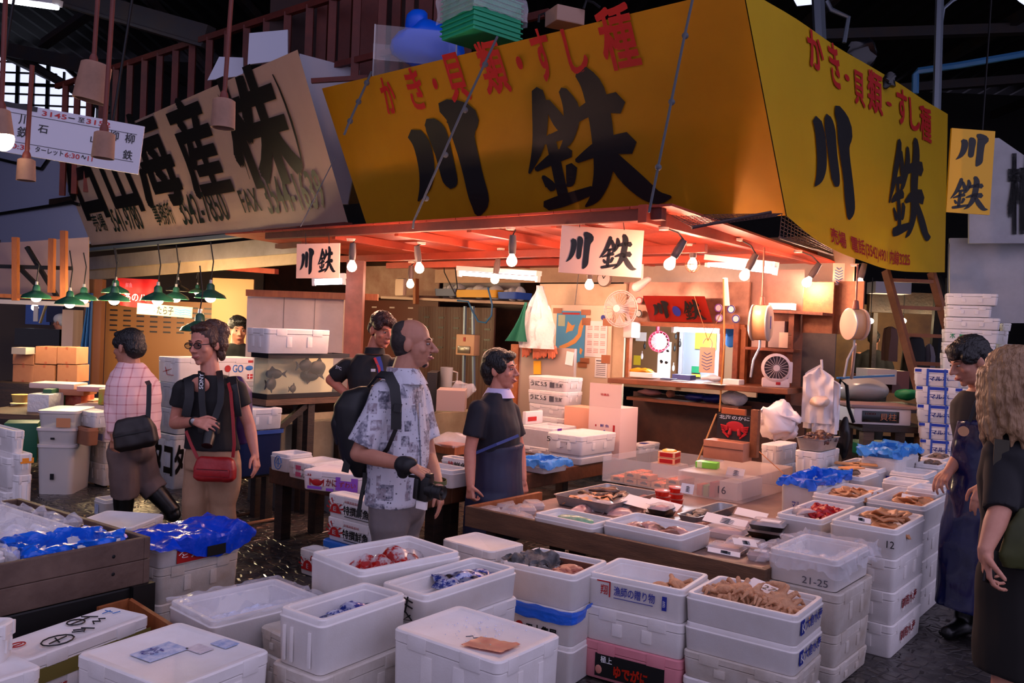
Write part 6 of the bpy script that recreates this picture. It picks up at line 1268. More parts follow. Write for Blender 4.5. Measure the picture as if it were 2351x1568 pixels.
Mx=A9.F@TR((A9.w*.72,A9.d*.42,A9.h+.01),-.2,1,.1,-.15);o=MB(Mx).box(-.05,-.12,0,.05,.12,.002).done('price_card',PAPER,loc=Mx,smooth=False);tag(o,'white price card lying over the hairy crabs','price card');write('2700',plane(Mx@Matrix.Rotation(-1.57,4,'Z'),.004),BLACK,o,(-.04,-.02,.08,.02),0)
def fuka(B):patch(B,'right',.12,.30,.24,.78,BLUEI,'blue_mark');put(B,'right','大倉水産',.27,.36,.88,.76,BLUEI,.015);put(B,'right','K',.13,.4,.23,.7,WHITEI,.0,off=.005)
fuka(A9);A9b=under(A9,'second foam box with blue print on its end under the hairy crabs',.128,dz=0);fuka(A9b)
A9c=under(A9b,'third foam box under the hairy crabs, stained side',.12,lid=True,m=FOAMD);under(A9c,'lowest foam box under the hairy crabs',A9c.F.translation.z-.003,lid=True)
A10=foam('foam box lined with clear film, 21-25 written on its side',(1763,1257),(1924,1290),(1995,1250),.625,.155,depth=.09)
put(A10,'left','21-25',.52,.12,.88,.34,GREYI,0);o=film(A10,CLEAR,'clear_liner',.08,.045,21,.03,.08,nu=44,nv=44);tag(o,'crinkled clear film liner hanging over the box marked 21-25','film')
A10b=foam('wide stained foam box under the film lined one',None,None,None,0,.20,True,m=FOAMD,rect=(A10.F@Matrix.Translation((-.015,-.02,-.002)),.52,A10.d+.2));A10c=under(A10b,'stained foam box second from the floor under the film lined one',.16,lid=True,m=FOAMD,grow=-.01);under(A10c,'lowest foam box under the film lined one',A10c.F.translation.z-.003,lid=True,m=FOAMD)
# left side of the foreground
B1=foam('wide open foam box of crushed ice, left of the ribbed box',(380,1379),(487,1430),(745,1370),.46,.26,depth=.13)
mb=MB(B1.F);mb.sheet(lambda a,b_:V((B1.w*(.10+.80*a),B1.d*(.11+.78*b_),B1.floor+.02+.035*abs(noise.noise(V((a*6,b_*6,5))))+.05*a*(1-b_))),40,30);mb.jitter(.012,50,1);stuff(mb.done('crushed_ice',mat('crushed_ice',(.84,.86,.92),.3,bump=.4,bscale=90)))
tag(bpy.data.objects['crushed_ice'],'crushed ice filling the wide open foam box','ice')
o=film(B1,CLEAR,'clear_liner',.02,.005,31,.012,.12);tag(o,'clear film edge around the wide open box of ice','film')
under(B1,'foam box under the wide open box of ice',B1.F.translation.z-.004,lid=True,m=FOAMD)
B2_=foam('lidded low foam box standing in the ice box corner, beside the ribbed box',None,None,None,0,.1,True,rect=(B1.F@Matrix.Translation((.20,-.29,B1.h-.05)),.34,.27),m=FOAMD);under(B2_,'stained foam box under the lidded low one beside the ribbed box',B2_.F.translation.z-.004,lid=True,m=FOAMD)
PLK=thing('plank_crate','orange brown timber crate edge between the written lid box and the ice box','crate',P(330,1400,z=.36));
a,b_=P(298,1374,z=.40)-UP*.08,P(480,1488,z=.40)-UP*.08;MB().bar(a,b_,.02,.16).done('side_board',WOODO,PLK,smooth=False);c_=P(225,1394,z=.40)-UP*.08;MB().bar(a,c_,.02,.16).done('end_board',WOODO,PLK,smooth=False)
C1=foam('long foam box with handwriting on its notched lid and red and blue print, left front',(40,1462),(62,1516),(346,1412),.42,.30,True,snap=False,lidm=FOAM)
KH=mat('khaki_band',(.42,.38,.16),.6);patch(C1,'right',0,.64,1,.83,KH,'khaki_band',.003);patch(C1,'left',0,.64,1,.83,KH,'khaki_band',.003)
put(C1,'right','北海道……育てたのは北の海です',.42,.44,.97,.58,BLUEI,.012);put(C1,'right','北海道産',.14,.44,.30,.57,RED,.012);put(C1,'right','厚岸',.14,.06,.42,.38,RED,.05)
def topscr(B,lines,m,w=.003,name='marker_writing'):
 M=face(B,'topr');mb=MB(M)
 for ln in lines:mb.tube([(x*B.w,y*B.d,.003) for x,y in ln],w,5)
 return mb.done(name,m,B.o)
circ=lambda cx,cy,rx,ry:[(cx+rx*math.cos(a*.524),cy+ry*math.sin(a*.524)) for a in range(13)]
topscr(C1,[circ(.32,.30,.11,.20),[(.25,.28),(.40,.34)],[(.30,.2),(.34,.42)],[(.47,.42),(.53,.30)],[(.50,.48),(.56,.36),(.52,.28)],[(.56,.46),(.60,.26)],[(.66,.44),(.69,.56),(.72,.46),(.75,.58),(.78,.50)],circ(.62,.76,.06,.14),[(.56,.74),(.74,.78)],[(.72,.92),(.78,.68)]],BLACK)
topscr(C1,[circ(.14,.66,.05,.09),[(.11,.66),(.17,.66)]],RED,.0025,'red_marker_writing');topscr(C1,[[(.84,.74),(.92,.76)],[(.88,.6),(.94,.58)],[(.90,.84),(.90,.66)]],mat('marker_blue',(.15,.42,.7)),.002,'blue_marker_writing')
under(C1,'foam box on the floor under the one with the written lid',C1.F.translation.z-.003,lid=True)
C2=foam('small lidded foam box at the left edge, upper one beside the written lid',(-80,1408),(6,1440),(40,1416),.57,.14,True);C3=foam('pinkish lidded foam box in the bottom left corner',(-120,1520),(-60,1580),(100,1530),.44,.22,True)
under(C2,'foam box under the small one at the left edge',C2.F.translation.z-.003,lid=True);under(C3,'lower foam box in the bottom left corner',C3.F.translation.z-.003,lid=True)
# wooden crate table with lined boxes
WC=Bx();F,w,d=fit((110,1128),(322,1234),(0,1295),.60);
n=P(324,1232,z=.64);l_=P(118,1134,z=.64);r_=P(0,1292,z=.64);ax=(r_-n).normalized();ay=V((ax.y,-ax.x,0));ay=-ay if ay.dot(l_-n)<0 else ay
wd,dd=1.7,(l_-n).dot(ay);Mw=frm((n.x,n.y,0),ay,-ax) if False else Matrix(((ax.x,ay.x,0,n.x),(ax.y,ay.y,0,n.y),(0,0,1,0),(0,0,0,1)))
GW=mat('grey_brown_wood',(.42,.33,.28),.6,c2=(.26,.18,.15),scale=3,amt=.4,bump=.2,bscale=22)
t=thing('wooden_crate','large grey brown wooden crate on dark legs, at the left, holding lined boxes','crate',M=Mw);Mz=Mw@Matrix.Translation((0,0,.04))
for k,(z0,z1) in enumerate(((.50,.60),(.385,.498))):MB(Mz).box(0,-.03,z0,wd,0,z1,.004).done('front_board',GW,t,smooth=False)
for z0,z1 in ((.50,.60),(.385,.498)):MB(Mz).box(-.03,-.03,z0,0,dd,z1,.004).done('side_board',GW,t,smooth=False)
MB(Mz).box(0,dd-.03,.39,wd,dd,.60,.004).done('back_board',GW,t,smooth=False);MB(Mz).box(0,0,.40,wd,dd-.03,.43).done('bottom_board',GW,t,smooth=False)
MB(Mz).box(-.05,-.05,.16,.06,.06,.385).box(-.02,-.02,.14,wd,.04,.38,.01).done('lower_frame',mat('black_wet_timber',(.05,.04,.035),.5),t,smooth=False);MB(Mz).box(.1,.1,0,.2,.2,.39).done('leg',WOODD,t);MB(Mz).box(.1,dd-.2,0,.2,dd-.1,.39).done('leg',WOODD,t)
for x in (.15,.75):MB(Mz).lathe([(0,0),(.009,0),(0,.004)],8,TR((x,-.03,.46),0,1,math.pi/2)).lathe([(0,0),(.009,0),(0,.004)],8,TR((x,-.03,.54),0,1,math.pi/2)).done('nail',DARKM,t)
GB=math.atan2(ax.y,ax.x)-math.pi
def cratebox(label,x0,y0,w,d,zt,h,lid=False,depth=.08):  # x along the crate front from its right end, y to the back
 F=Mz@Matrix.Translation((x0+w,y0,zt))@Matrix.Rotation(math.pi,4,'Z')@Matrix.Translation((0,-d,0));return foam(label,None,None,None,0,h,lid,rect=(F,w,d),depth=None if lid else depth)
X1=cratebox('foam box lined with bright blue film in the wooden crate',.06,.03,.42,.30,.60,.165,depth=.12);o=film(X1,BLUEF,'blue_liner',.04,.01,41,.03,.10);tag(o,'bright blue film liner in the foam box of the wooden crate','film')
mb=MB(X1.F);mb.sheet(lambda a,b_:V((X1.w*(.12+.76*a),X1.d*(.12+.76*b_),X1.floor+.05+.03*noise.noise(V((a*5,b_*5,8))))),14,12);tag(mb.done('clear_sheet',CLEAR),'clear sheet lying in the blue lined box','film')
X2=cratebox('open foam box with clear film at the back of the wooden crate',.10,.36,.46,max(.30,dd-.44),.60,.165,depth=.06);o=film(X2,CLEAR,'clear_liner',.03,.01,51,.05,.05);tag(o,'puffy clear film in the foam box at the back of the wooden crate','film')
X3=cratebox('open foam box with clear film at the left end of the wooden crate',.58,.03,.42,.34,.63,.19,depth=.07);o=film(X3,CLEAR,'clear_liner',.09,.03,61,.035,.05);tag(o,'puffy clear film over the foam box at the left end of the wooden crate','film')
X4=cratebox('foam box behind the left end of the wooden crate',.60,.42,.40,.30,.63,.19,depth=.05);mb=MB(X4.F);mb.ell((X4.w/2,X4.d/2,X4.h),(.2,.15,.10));mb.jitter(.07,8,3);tag(mb.done('clear_bag',CLEAR),'big puffy clear bag at the left edge on the wooden crate','bag')
# white boxes at the left edge
H1=foam('lidded foam box, topmost of the stack at the left edge',(-60,972),(30,990),(60,966),.86,.16,True,snap=True);H2=foam('white foam box with an orange stripe behind the left edge stack',(-20,1030),(40,1044),(78,1020),.71,.14,True,snap=True);patch(H2,'right',.2,.55,1,.8,mat('orange_stripe',(.92,.55,.10)))
H3=foam('lidded foam box, second of the stack at the left edge',(-60,1036),(18,1053),(77,1040),.68,.20,True,snap=True);H4=foam('lidded foam box, third of the stack at the left edge',(-60,1118),(10,1132),(50,1112),.45,.14,True,snap=True)
cur=H4
tag(MB(H4.F).box(.02,.02,-H4.F.translation.z,H4.w+.12,H4.d,-.003,.01).done('wooden_crate',WOODD),'dark wooden crate under the stack at the left edge','crate')
for B,lb_ in ((H2,'foam box under the one with the orange stripe'),):under(B,lb_,B.F.translation.z-.003,lid=True)
# foam boxes with the blue bag
G1=foam('foam box with a red printed panel and the dark blue bag on top',(330,1226),(365,1262),(560,1222),.48,.105,depth=.03)
patch(G1,'right',.2,.10,.72,.82,RED,'red_panel',.002);put(G1,'right','大和',.36,.30,.54,.72,WHITEI,.03,off=.005);put(G1,'right','と',.25,.34,.32,.56,WHITEI,.01,off=.005);MB(face(G1,'right')).tube([(G1.w*.22,G1.h*.5,.003),(G1.w*.285,G1.h*.72,.003),(G1.w*.35,G1.h*.5,.003)],.003,5).done('white_roof_mark',WHITEI,G1.o)
G2=under(G1,'plain lidded foam box under the one with the red panel',.19,grow=-.012,lid=True,m=FOAMD);under(G2,'lowest foam box of the pile with the blue bag',G2.F.translation.z-.003,lid=True,m=FOAMD)
G3=foam('flat lidded foam box behind the pile with the blue bag',(232,1176),(300,1212),(380,1180),.44,.10,True);G4=under(G3,'tall foam box under the flat one behind the blue bag',.2,lid=True,m=FOAMD);under(G4,'lowest foam box behind the blue bag pile',G4.F.translation.z-.003,lid=True)
mb=MB(G1.F);w,d,h=G1.w,G1.d,G1.h
def bagf(a,b_):
 x=-.05+(w+.12)*a;y=-.10+(d+.16)*b_;ed=min(1,min(b_,1-b_)*5,a*6,(1-a)*6)
 z=h+.012+.035*ed*(.7+noise.noise(V((a*5,b_*4,2))))+(.07*max(0,a-.72)/.28*ed)
 if y<.0 and a>.18:z-=(.02+.09*max(0,math.sin((a-.2)*3.6)))*(-y/.10);y=max(y,-.014-.01*noise.noise(V((a*9,1,1))))
 return V((x,y,z+.01*noise.noise(V((a*14,b_*12,5)))))
mb.sheet(bagf,50,26);mb.jitter(.008,25,3);o=mb.done('blue_bag',mat('royal_blue_film',(.02,.25,.80),.2,alpha=.94,bump=.5,bscale=20));tag(o,'dark blue plastic bag spread over the foam box with the red panel','bag')
mb=MB(G1.F);mb.box(w*.52,-.026,h-.085,w*.74,-.022,h-.03).done('black_print',BLACK,o)
# boxes with the red sun mark
SUNF=lambda B,x=.10:(MB(face(B,'left')).poly([(B.d*x+.045*math.cos(a),B.h*.30+.045*math.sin(a),.002) for a in [i*math.pi/8 for i in range(9)]]).done('sun_mark',RED,B.o,smooth=False))
def sun(B,x=.17,text=True):
 mb=MB(face(B,'left'));cx,cy=B.d*x,B.h*.32;r=B.h*.30
 mb.poly([(cx+r*math.cos(math.pi*i/8),cy+r*math.sin(math.pi*i/8),.002) for i in range(9)]);mb.box(cx-r*1.3,cy-r*.35,.001,cx+r*1.3,cy,.002)
 for k in range(7):
  a=math.pi*(k+.5)/7;c_,s_=math.cos(a),math.sin(a);mb.poly([(cx+r*1.1*c_-.003*s_,cy+r*1.1*s_+.003*c_,.002),(cx+r*1.1*c_+.003*s_,cy+r*1.1*s_-.003*c_,.002),(cx+r*1.9*c_+.007*s_,cy+r*1.9*s_-.007*c_,.002),(cx+r*1.9*c_-.007*s_,cy+r*1.9*s_+.007*c_,.002)])
 mb.done('sun_mark',RED,B.o,smooth=False);put(B,'left','E',x-.03,.30,x+.03,.48,WHITEI,.02,off=.004)
 if text:put(B,'left','特撰鮮魚',.34,.24,.84,.62,BLACK,.02);put(B,'left','中華高級食材のお店',.36,.72,.80,.84,RED,.0);patch(B,'left',.36,.14,.84,.165,BLACK,'rule')
K1=foam('foam box with red sun mark and black characters, upper one beside the tourist leg',(752,1122),(868,1158),(905,1140),.60,.145,True,snap=True);sun(K1);K2=under(K1,'foam box with red sun mark and black characters, lower one beside the tourist leg',.145,lid=True);sun(K2)
put(K1,'right','港',.3,.1,.6,.3,BLUEI,.02);put(K2,'right','港',.3,.1,.6,.3,BLUEI,.02)
K3=under(K2,'foam box with a blue lid edge under the two sun marked ones',.16,grow=.02,lid=True,lidm=mat('blue_lid',(.12,.40,.75),.5));under(K3,'lowest foam box under the blue lid one',K3.F.translation.z-.003,lid=True)
K4=foam('low foam box with red sun mark on the cobbles left of the big open box',(686,1250),(760,1280),(800,1255),.17,.166,True,snap=True);sun(K4,.3,False)
# pail under the wet table
mb=MB(TR(P(735,1225,z=0)+V((0,.9,0))));mb.lathe([(0,0),(.16,0),(.21,.42),(.20,.42),(.15,.02),(0,.02)],28);tag(mb.done('pail',mat('grey_pail',(.50,.50,.50),.5)),'grey plastic pail under the wet wooden table','pail')
# ------------------------------------------------------------------ neighbouring stall at the left
SGD=(bt[1]-bt[0]).normalized();SG=Pl(bt[1],V((SGD.x,SGD.y,0)))
FAS=mat('grey_white_fascia',(.62,.58,.56),.6,c2=(.52,.48,.46),scale=2)
t=MB().poly([SG.pt(*q,-.25) for q in ((168,596),(700,540),(700,580),(180,622))],.05).done('fascia',FAS,smooth=False);tag(t,'long grey white fascia board of the left stall above the green lamps','fascia')
t=MB().poly([SG.pt(*q,-.30) for q in ((180,622),(700,580),(700,606),(205,644))],.05).done('fascia',CREAM,smooth=False);tag(t,'long cream lower board of the left stall fascia','fascia')
for k,(a,b_) in enumerate((((58,588),(690,527)),((590,534),(800,516)),((640,566),(700,560)))):tag(MB().bar(SG.pt(*a,.05),SG.pt(*b_,.05),.1,.05).done('batten',WOODR if k else GREYM,smooth=False),('grey batten running under the beige signboard','dark red batten at the lower right corner of the beige signboard','short red batten end beside the small shop card')[k],'batten')
o=MB().poly([SG.pt(*q,-.5) for q in ((398,602),(640,618),(640,630),(400,611))],.06).done('timber_bar',EAVER,smooth=False);tag(o,'orange red timber bar hung across the left stall front','bar')
mb=MB();mb.poly([SG.pt(*q,-.05) for q in ((-60,330),(135,352),(208,520),(208,560),(-60,590))],.04);tag(mb.done('pale_awning',mat('pale_awning',(.66,.69,.80),.5),smooth=False),'pale awning panel under the direction board at the left edge','awning')
mb=MB();mb.tube([SG.pt(*q,.03) for q in ((-60,500),(165,465),(183,470))],.03,6);mb.tube([SG.pt(*q,.03) for q in ((-60,352),(95,388),(120,352))],.03,6);tag(mb.done('awning_frame',DARKM),'dark frame bars across the pale awning at the left edge','frame')
LI=FP(13)
wall(FP(17),(-120,560,600,1000),.05,mat('dim_left_wall',(.30,.25,.22),.7),0,'wall_stall')
YS=mat('yellow_shutter',(.72,.50,.24),.5);slats(YS,(.72,.50,.24),(.42,.27,.12),9)
t=shutter('warm yellow roller shutter with dark slots behind the plaid man',LI,(240,690,486,930),YS,6,8,.70,.94,mat('dark_slot',(.07,.05,.05)))
o=board(LI,(486,640,580,930),.05,'cream_wall',mat('cream_lit_wall',(.72,.55,.36),.6))[0];struct(o);o.name='wall_left_stall'
o=board(FP(12.6),(203,642,222,900),.15,'stall_post',mat('dark_brown_post',(.22,.13,.10),.5))[0];tag(o,'dark brown post beside the blue tarp','post');o=board(FP(12.6),(222,642,240,890),.12,'stall_post',mat('brown_post',(.34,.20,.14),.5))[0];tag(o,'brown post at the left side of the yellow shutter','post')
M,w,h=FP(12.2).rect(178,672,209,890);mb=MB(M);mb.sheet(lambda a,b_:V((w*(1-(1-a)*(1-.75*b_)),h*b_,.08*math.sin(a*14)*(1-.5*b_))),24,12,.004);tag(mb.done('blue_tarp',mat('blue_tarp',(.14,.32,.62),.45)),'long blue tarp hanging from the post of the left stall','tarp')
M,w,h=FP(11.4).rect(268,640,364,702);mb=MB(M);mb.sheet(lambda a,b_:V((w*(.5+(a-.5)*(.82+.18*b_)),h*(b_-.06*math.sin(a*3.14)*(1-b_)),.03*math.sin(a*9))),16,8,.003);rb=tag(mb.done('red_banner',mat('red_banner',(.72,.10,.12),.6),loc=M),'red cloth banner with white characters behind the green lamps','banner')
write('あのハ',plane(M@Matrix.Translation((0,0,.04)),.003),WHITEI,rb,(.22*w,.16*h,.74*w,.46*h),.0);write('鮮魚',plane(M@Matrix.Translation((0,0,.04)),.003),mat('pale_red',(.85,.35,.45)),rb,(.24*w,.66*h,.40*w,.84*h),.0)
M,w,h=FP(11.3).rect(315,698,442,723);M=M@Matrix.Rotation(-.04,4,'Z');o=MB(M).box(0,0,0,w,h,.01).done('cream_banner',mat('cream_banner',(.92,.84,.66),.6),loc=M,smooth=False);tag(o,'long cream banner with black writing and blue waves behind the green lamps','banner');write('たら子',plane(M@Matrix.Translation((0,0,.01)),.003),BLACK,o,(.36*w,.12*h,.66*w,.88*h),.015)
mb=MB(M)
for k in range(3):mb.tube([(w*(.68+.1*q),h*(.3+.2*k+.06*(-1)**q),.013) for q in range(4)],.012,5);
mb.tube([(w*(.04+.09*q),h*(.5+.1*(-1)**q),.013) for q in range(4)],.01,5);mb.done('blue_waves',mat('wave_pale_blue',(.45,.70,.85),.5),o)
# green enamel pendant lamps
GE=mat('green_enamel',(.13,.32,.25),.3);GI=mat('white_inside',(.85,.85,.80),.4)
def pendant(label,u,v,y,topv,lit=True,s=1.0,dark=False):
 c=P(u,v,y=y);t=thing('pendant_lamp',label,'lamp',c);M=TR(c,0,s)
 MB(M).lathe([(.165,-.005),(.17,.0),(.15,.035),(.09,.065),(.045,.09),(.04,.14),(.022,.16),(0,.162)],28).lathe([(.165,-.005),(.145,.03),(.085,.06),(0,.075)],28).done('shade',GE if not dark else DARKM,t)
 MB(M).lathe([(0,.20),(.016,.20),(.02,.15),(0,.15)],12).done('cap',STEEL,t)
 if lit:MB(M).ell((0,0,.0),(.058,.058,.05)).done('bulb',BULBM,t);spot(c-UP*.09,5,.05,(1,.72,.40))
 MB().tube([c+UP*.2*s,c+UP*.4+V((.02,0,0)),V((c.x-.02,c.y,P(u,topv,y=y).z))],.007,6).done('cord',CORD,t)
for k,a in enumerate(((83,684,10.4,600,1,.98,'leftmost green enamel lamp, hanging before the blue panel'),(160,698,10.0,575,1,.95,'green enamel lamp, second from the left and slightly lower'),(192,688,10.6,580,1,.95,'green enamel lamp, third from the left, over the blue tarp'),(265,672,11.0,570,1,1.0,'upper green enamel lamp of the pair before the red banner'),(262,690,9.8,568,1,1.0,'lower green enamel lamp of the pair before the red banner'),
       (362,690,9.8,560,1,1.05,'green enamel lamp at the right edge of the red banner'),(404,686,10.6,562,1,.9,'green enamel lamp over the cream banner'),(483,684,9.6,555,1,1.0,'rightmost lit green enamel lamp'))):pendant(a[6],a[0],a[1],a[2],a[3],bool(a[4]),a[5])
pendant('big unlit green enamel lamp hanging lowest, above the head of the woman with glasses',458,760,9.0,610,False,1.15);pendant('dark lamp shade hanging between the lit green lamps',408,668,11.5,640,False,.9,True);pendant('small lit lamp deep in the left stall',453,672,12.2,640,True,.7)
spot(P(360,760,y=11.5),16,.2,(1,.66,.30))
# timber frame and market beyond on the far left
for k,(a,b_,y) in enumerate((((36,545,),(36,690),11.5),((120,548),(118,672),11.5),((147,530),(147,690),11.2))):tag(MB().bar(P(*a,y=y),P(*b_,y=y),.07,.07).done('timber_post',WOODO,smooth=False),'orange timber post of the loft, '+('left','middle','right')[k]+' one at the far left','post')
for k,(a,b_,y) in enumerate((((-60,676),(205,688),11.5),((-60,610),(165,616),11.6),((62,567),(130,680),11.8),((40,610),(85,655),11.8))):tag(MB().bar(P(*a,y=y),P(*b_,y=y),.06,.05).done('loft_bar',WOODO if k==0 else DARKM,smooth=False),('orange sill bar under the far left loft','dark bar across the far left loft','long dark slanting bar of the far left loft','short dark slanting bar of the far left loft')[k],'bar')
o=board(FP(12),(-60,690,205,700),.1,'pale_ledge',mat('pale_ledge',(.62,.60,.66),.5))[0];tag(o,'pale ledge under the far left loft','ledge');mb=MB();mb.poly([P(*q,y=12.3) for q in ((-60,560),(60,555),(205,545),(205,680),(-60,676))],.03);tag(mb.done('pale_sheet',mat('pale_pink_sheet',(.50,.42,.44),.6),smooth=False),'pale sheet closing the far left loft','sheet')
o=board(FP(16),(62,700,118,745),.05,'blue_screen',mat('blue_panel',(.22,.34,.62),.5))[0];tag(o,'blue panel in the market far at left','panel');o=board(FP(15.5),(110,698,148,740),.05,'navy_screen',mat('navy_panel',(.06,.10,.26),.5))[0];tag(o,'dark navy panel behind the person in the white cap','panel')
o=board(FP(14),(66,755,166,792),.4,'black_counter',mat('black_counter',(.04,.035,.04),.4))[0];tag(o,'black counter before the person in the white cap','counter');o=board(FP(13.4),(165,712,190,800),.3,'pale_boxes',mat('pale_boxes',(.74,.64,.64),.6))[0];tag(o,'tall pale carton stack beside the blue tarp','carton')
M,w,h=FP(15).rect(78,702,88,738);tag(MB(M).box(0,0,0,w,h,.02).done('hanging_paper',PAPER),'white paper strip hanging before the blue panel','paper');o=MB().bar(P(92,742,y=15),P(106,700,y=15),.06,.02).done('cream_strip',mat('cream_strip',(.88,.80,.60),.6));tag(o,'slanting cream strip before the blue panel','strip')
c=P(80,706,y=15.5);tag(MB().ell(c,.06).done('far_lamp',TUBEM),'small white lamp far away before the blue panel','lamp')
# cardboard cartons
for k,px in enumerate(((81,796,130,836),(131,797,175,836),(29,813,78,837),(29,838,77,878),(77,838,125,877),(131,838,177,877))):
 M,w,h=FP(10.6).rect(*px);t=thing('cardboard_box',('brown cardboard box, upper left of the pile behind the goods table','brown cardboard box, upper right of the pile behind the goods table','flat brown cardboard box on the left end of the pile','brown cardboard box, lower left of the pile','brown cardboard box, lower middle of the pile','brown cardboard box, lower right of the pile')[k],'box',M=M,group='cardboard boxes at the left')
 MB(M).box(0,0,-.3,w,h,0,.004).done('body',CARD,t,smooth=False);MB(M).box(w*.45,0,.0,w*.55,h*.14,.002).box(w*.45,h*.86,0,w*.55,h,.002).box(w*.45,h,-.3,w*.55,h+.002,0).done('tape',mat('dark_tape',(.58,.30,.20),.5),t)
o=board(FP(10.6),(48,797,80,812),.2,'grey_box',mat('grey_box',(.60,.56,.53)))[0];tag(o,'grey flat box on the cardboard pile','box')
o=MB().box(P(20,0,y=10.6).x,10.4,0,P(180,0,y=10.6).x,11,P(100,878,y=10.6).z-.004,.01).done('dark_bench',WOODD);tag(o,'dark bench under the cardboard pile','bench')
# goods table of the left stall
GT=FP(8.6);z0=P(130,952,y=8.6).z;xa,xb=P(-60,950,y=8.6).x,P(262,950,y=8.6).x
t=thing('goods_table','low table of packed goods behind the plaid man','table',(xa,8.6,0));MB().box(xa,8.5,z0-.05,xb,10.0,z0).done('tabletop',WOODM,t)
for x in (xa+.05,xb-.15):MB().box(x,8.55,0,x+.1,8.65,z0-.05).box(x,9.8,0,x+.1,9.9,z0-.05).done('leg',WOODD,t)
gd=(((62,905,112,950),'clear_bag','white wrapped goods pile on the goods table',FILMW),((97,893,118,945),'green_box','dark green upright box on the goods table',mat('dark_green_box',(.16,.36,.22),.5)),((118,893,192,908),'wooden_box','flat pale wooden box on the red packets',mat('pale_pine',(.80,.52,.38))),((118,908,186,930),'red_packets','row of red packets on the goods table',mat('red_goods',(.74,.18,.14),.4,c2=(.88,.55,.45),scale=14)),
      ((136,918,215,940),'tan_box','flat tan box in front of the red packets',mat('tan_box',(.74,.55,.42),.6)),((225,893,252,930),'green_pack','yellow and green packets beside the plaid man arm',mat('lime_pack',(.62,.72,.25),.4,c2=(.80,.45,.2),scale=12)),((175,888,250,900),'pink_box','flat pink box at the back of the goods table',mat('pale_pink_box',(.86,.62,.58),.5)),((66,880,170,893),'white_box','long white box at the back of the goods table',mat('pale_white_box',(.86,.74,.68),.5)),
      ((10,908,50,926),'yellow_tub','upper yellow tub at the left end of the goods table',mat('pale_yellow_tub',(.86,.70,.38),.5)),((8,928,50,950),'yellow_tub','lower pale tub at the left end of the goods table',mat('pale_cream_tub',(.86,.78,.62),.5)),((170,930,250,952),'white_box','white lidded box at the front of the goods table',mat('pale_white_box',(.86,.74,.68))))
for k,(px,nm,lb_,m_) in enumerate(gd):
 M,w,h=FP(8.75+.14*(k%5)).rect(*px);lo=M.translation.z
 mb=MB(M)
 if 'tub' in nm:mb.lathe([(0,0),(w*.42,0),(w*.5,h*.9),(w*.52,h),(0,h)],24,TR((w/2,0,-.15),0,1,-math.pi/2))
 else:mb.box(0,-(max(0,lo-z0-.002)) if False else 0,-.3,w,h,0,.012)
 tag(mb.done(nm,m_),lb_,'box' if 'box' in nm else 'goods')
CT3=mat('clear_tub',(.82,.80,.78),.3,alpha=.75)
for k,(px,lb_) in enumerate((((82,945,172,984),'topmost clear plastic tub with a tan label'),((78,985,168,1020),'middle clear plastic tub of the pile'),((80,1021,166,1060),'lowest clear plastic tub on the cobbles'))):
 q0,q1=P(px[0],px[3],y=7.9),P(px[2],px[1],y=7.9);w,h=q1.x-q0.x,q1.z-q0.z;F=TR((q0.x,7.9,q0.z if k<2 else 0),.12);h=h if k<2 else P(80,1020,y=7.9).z
 t=thing('plastic_tub',lb_,'tub',M=F,group='clear tubs beside the goods table');mb=MB(F);qq=lambda i,z:[(x,y,z) for x,y in rr(w-2*i,.5-2*i,.05,4,i,i)]
 mb.loft([qq(.02,0),qq(.006,h-.03)]);mb.done('body',CT3,t);mb=MB(F);mb.loft([qq(0,h-.028),qq(0,h-.004),qq(.02,h-.001)]);mb.done('lid',mat('tub_lid',(.80,.76,.74),.4),t)
 if k==0:MB(F).box(w*.5,-.002,h*.1,w*.85,.0,h*.6).done('label',mat('tan_label',(.78,.52,.34),.6),t)
 else:MB(F).box(w*.4,-.003,h*.3,w*.5,-.0,h*.42).done('latch',DARKM,t)
def lowbox(label,L,N,R,zt,h,m,lid=True,name='foam_box',**k):return foam(label,L,N,R,zt,h,lid,name=name,m=m,snap=True,**k)
C=lowbox('white carton with blue print beside the plaid man',(193,966),(238,978),(262,966),.60,.16,CRW);patch(C,'left',.5,.1,.95,.5,mat('blue_print',(.36,.40,.62),.5));put(C,'left','まる十',.2,.5,.6,.85,BLUEI,.02);patch(C,'left',.06,.55,.16,.85,RED)
for k in range(2):foam(('upper','lower')[k]+' pale foam box under the carton with blue print',None,None,None,0,.21,True,m=FOAMD,rect=(C.F@Matrix.Translation((.02,.02,-.001-.212*k)),C.w,C.d-.04))
lowbox('brown open carton left of the white carton with blue print',(172,968),(200,984),(230,964),.62,.16,CARD,False);lowbox('white foam box behind the carton with blue print',(172,938),(215,948),(262,934),.76,.14,FOAM)
o=MB(TR(P(190,1040,z=0)+V((0,.3,0)))).box(-.2,-.1,0,.1,.3,.44,.01).done('dark_crate',WOODD);tag(o,'dark crate under the brown open carton','crate')
o=MB(TR(P(50,1010,y=8.2),.4)).box(-.14,-.1,-.2,.14,.2,.17,.01).done('green_crate',mat('dark_green_plastic',(.08,.36,.24)));tag(o,'green plastic crate left of the clear tubs','crate')
FBX=lowbox('open foam box on the cobbles behind the boots of the plaid man',(213,1112),(240,1150),(300,1120),.16,.158,FOAM,False,depth=.12);patch(FBX,'left',.2,.2,.5,.7,mat('pale_blue_print',(.5,.6,.78)))
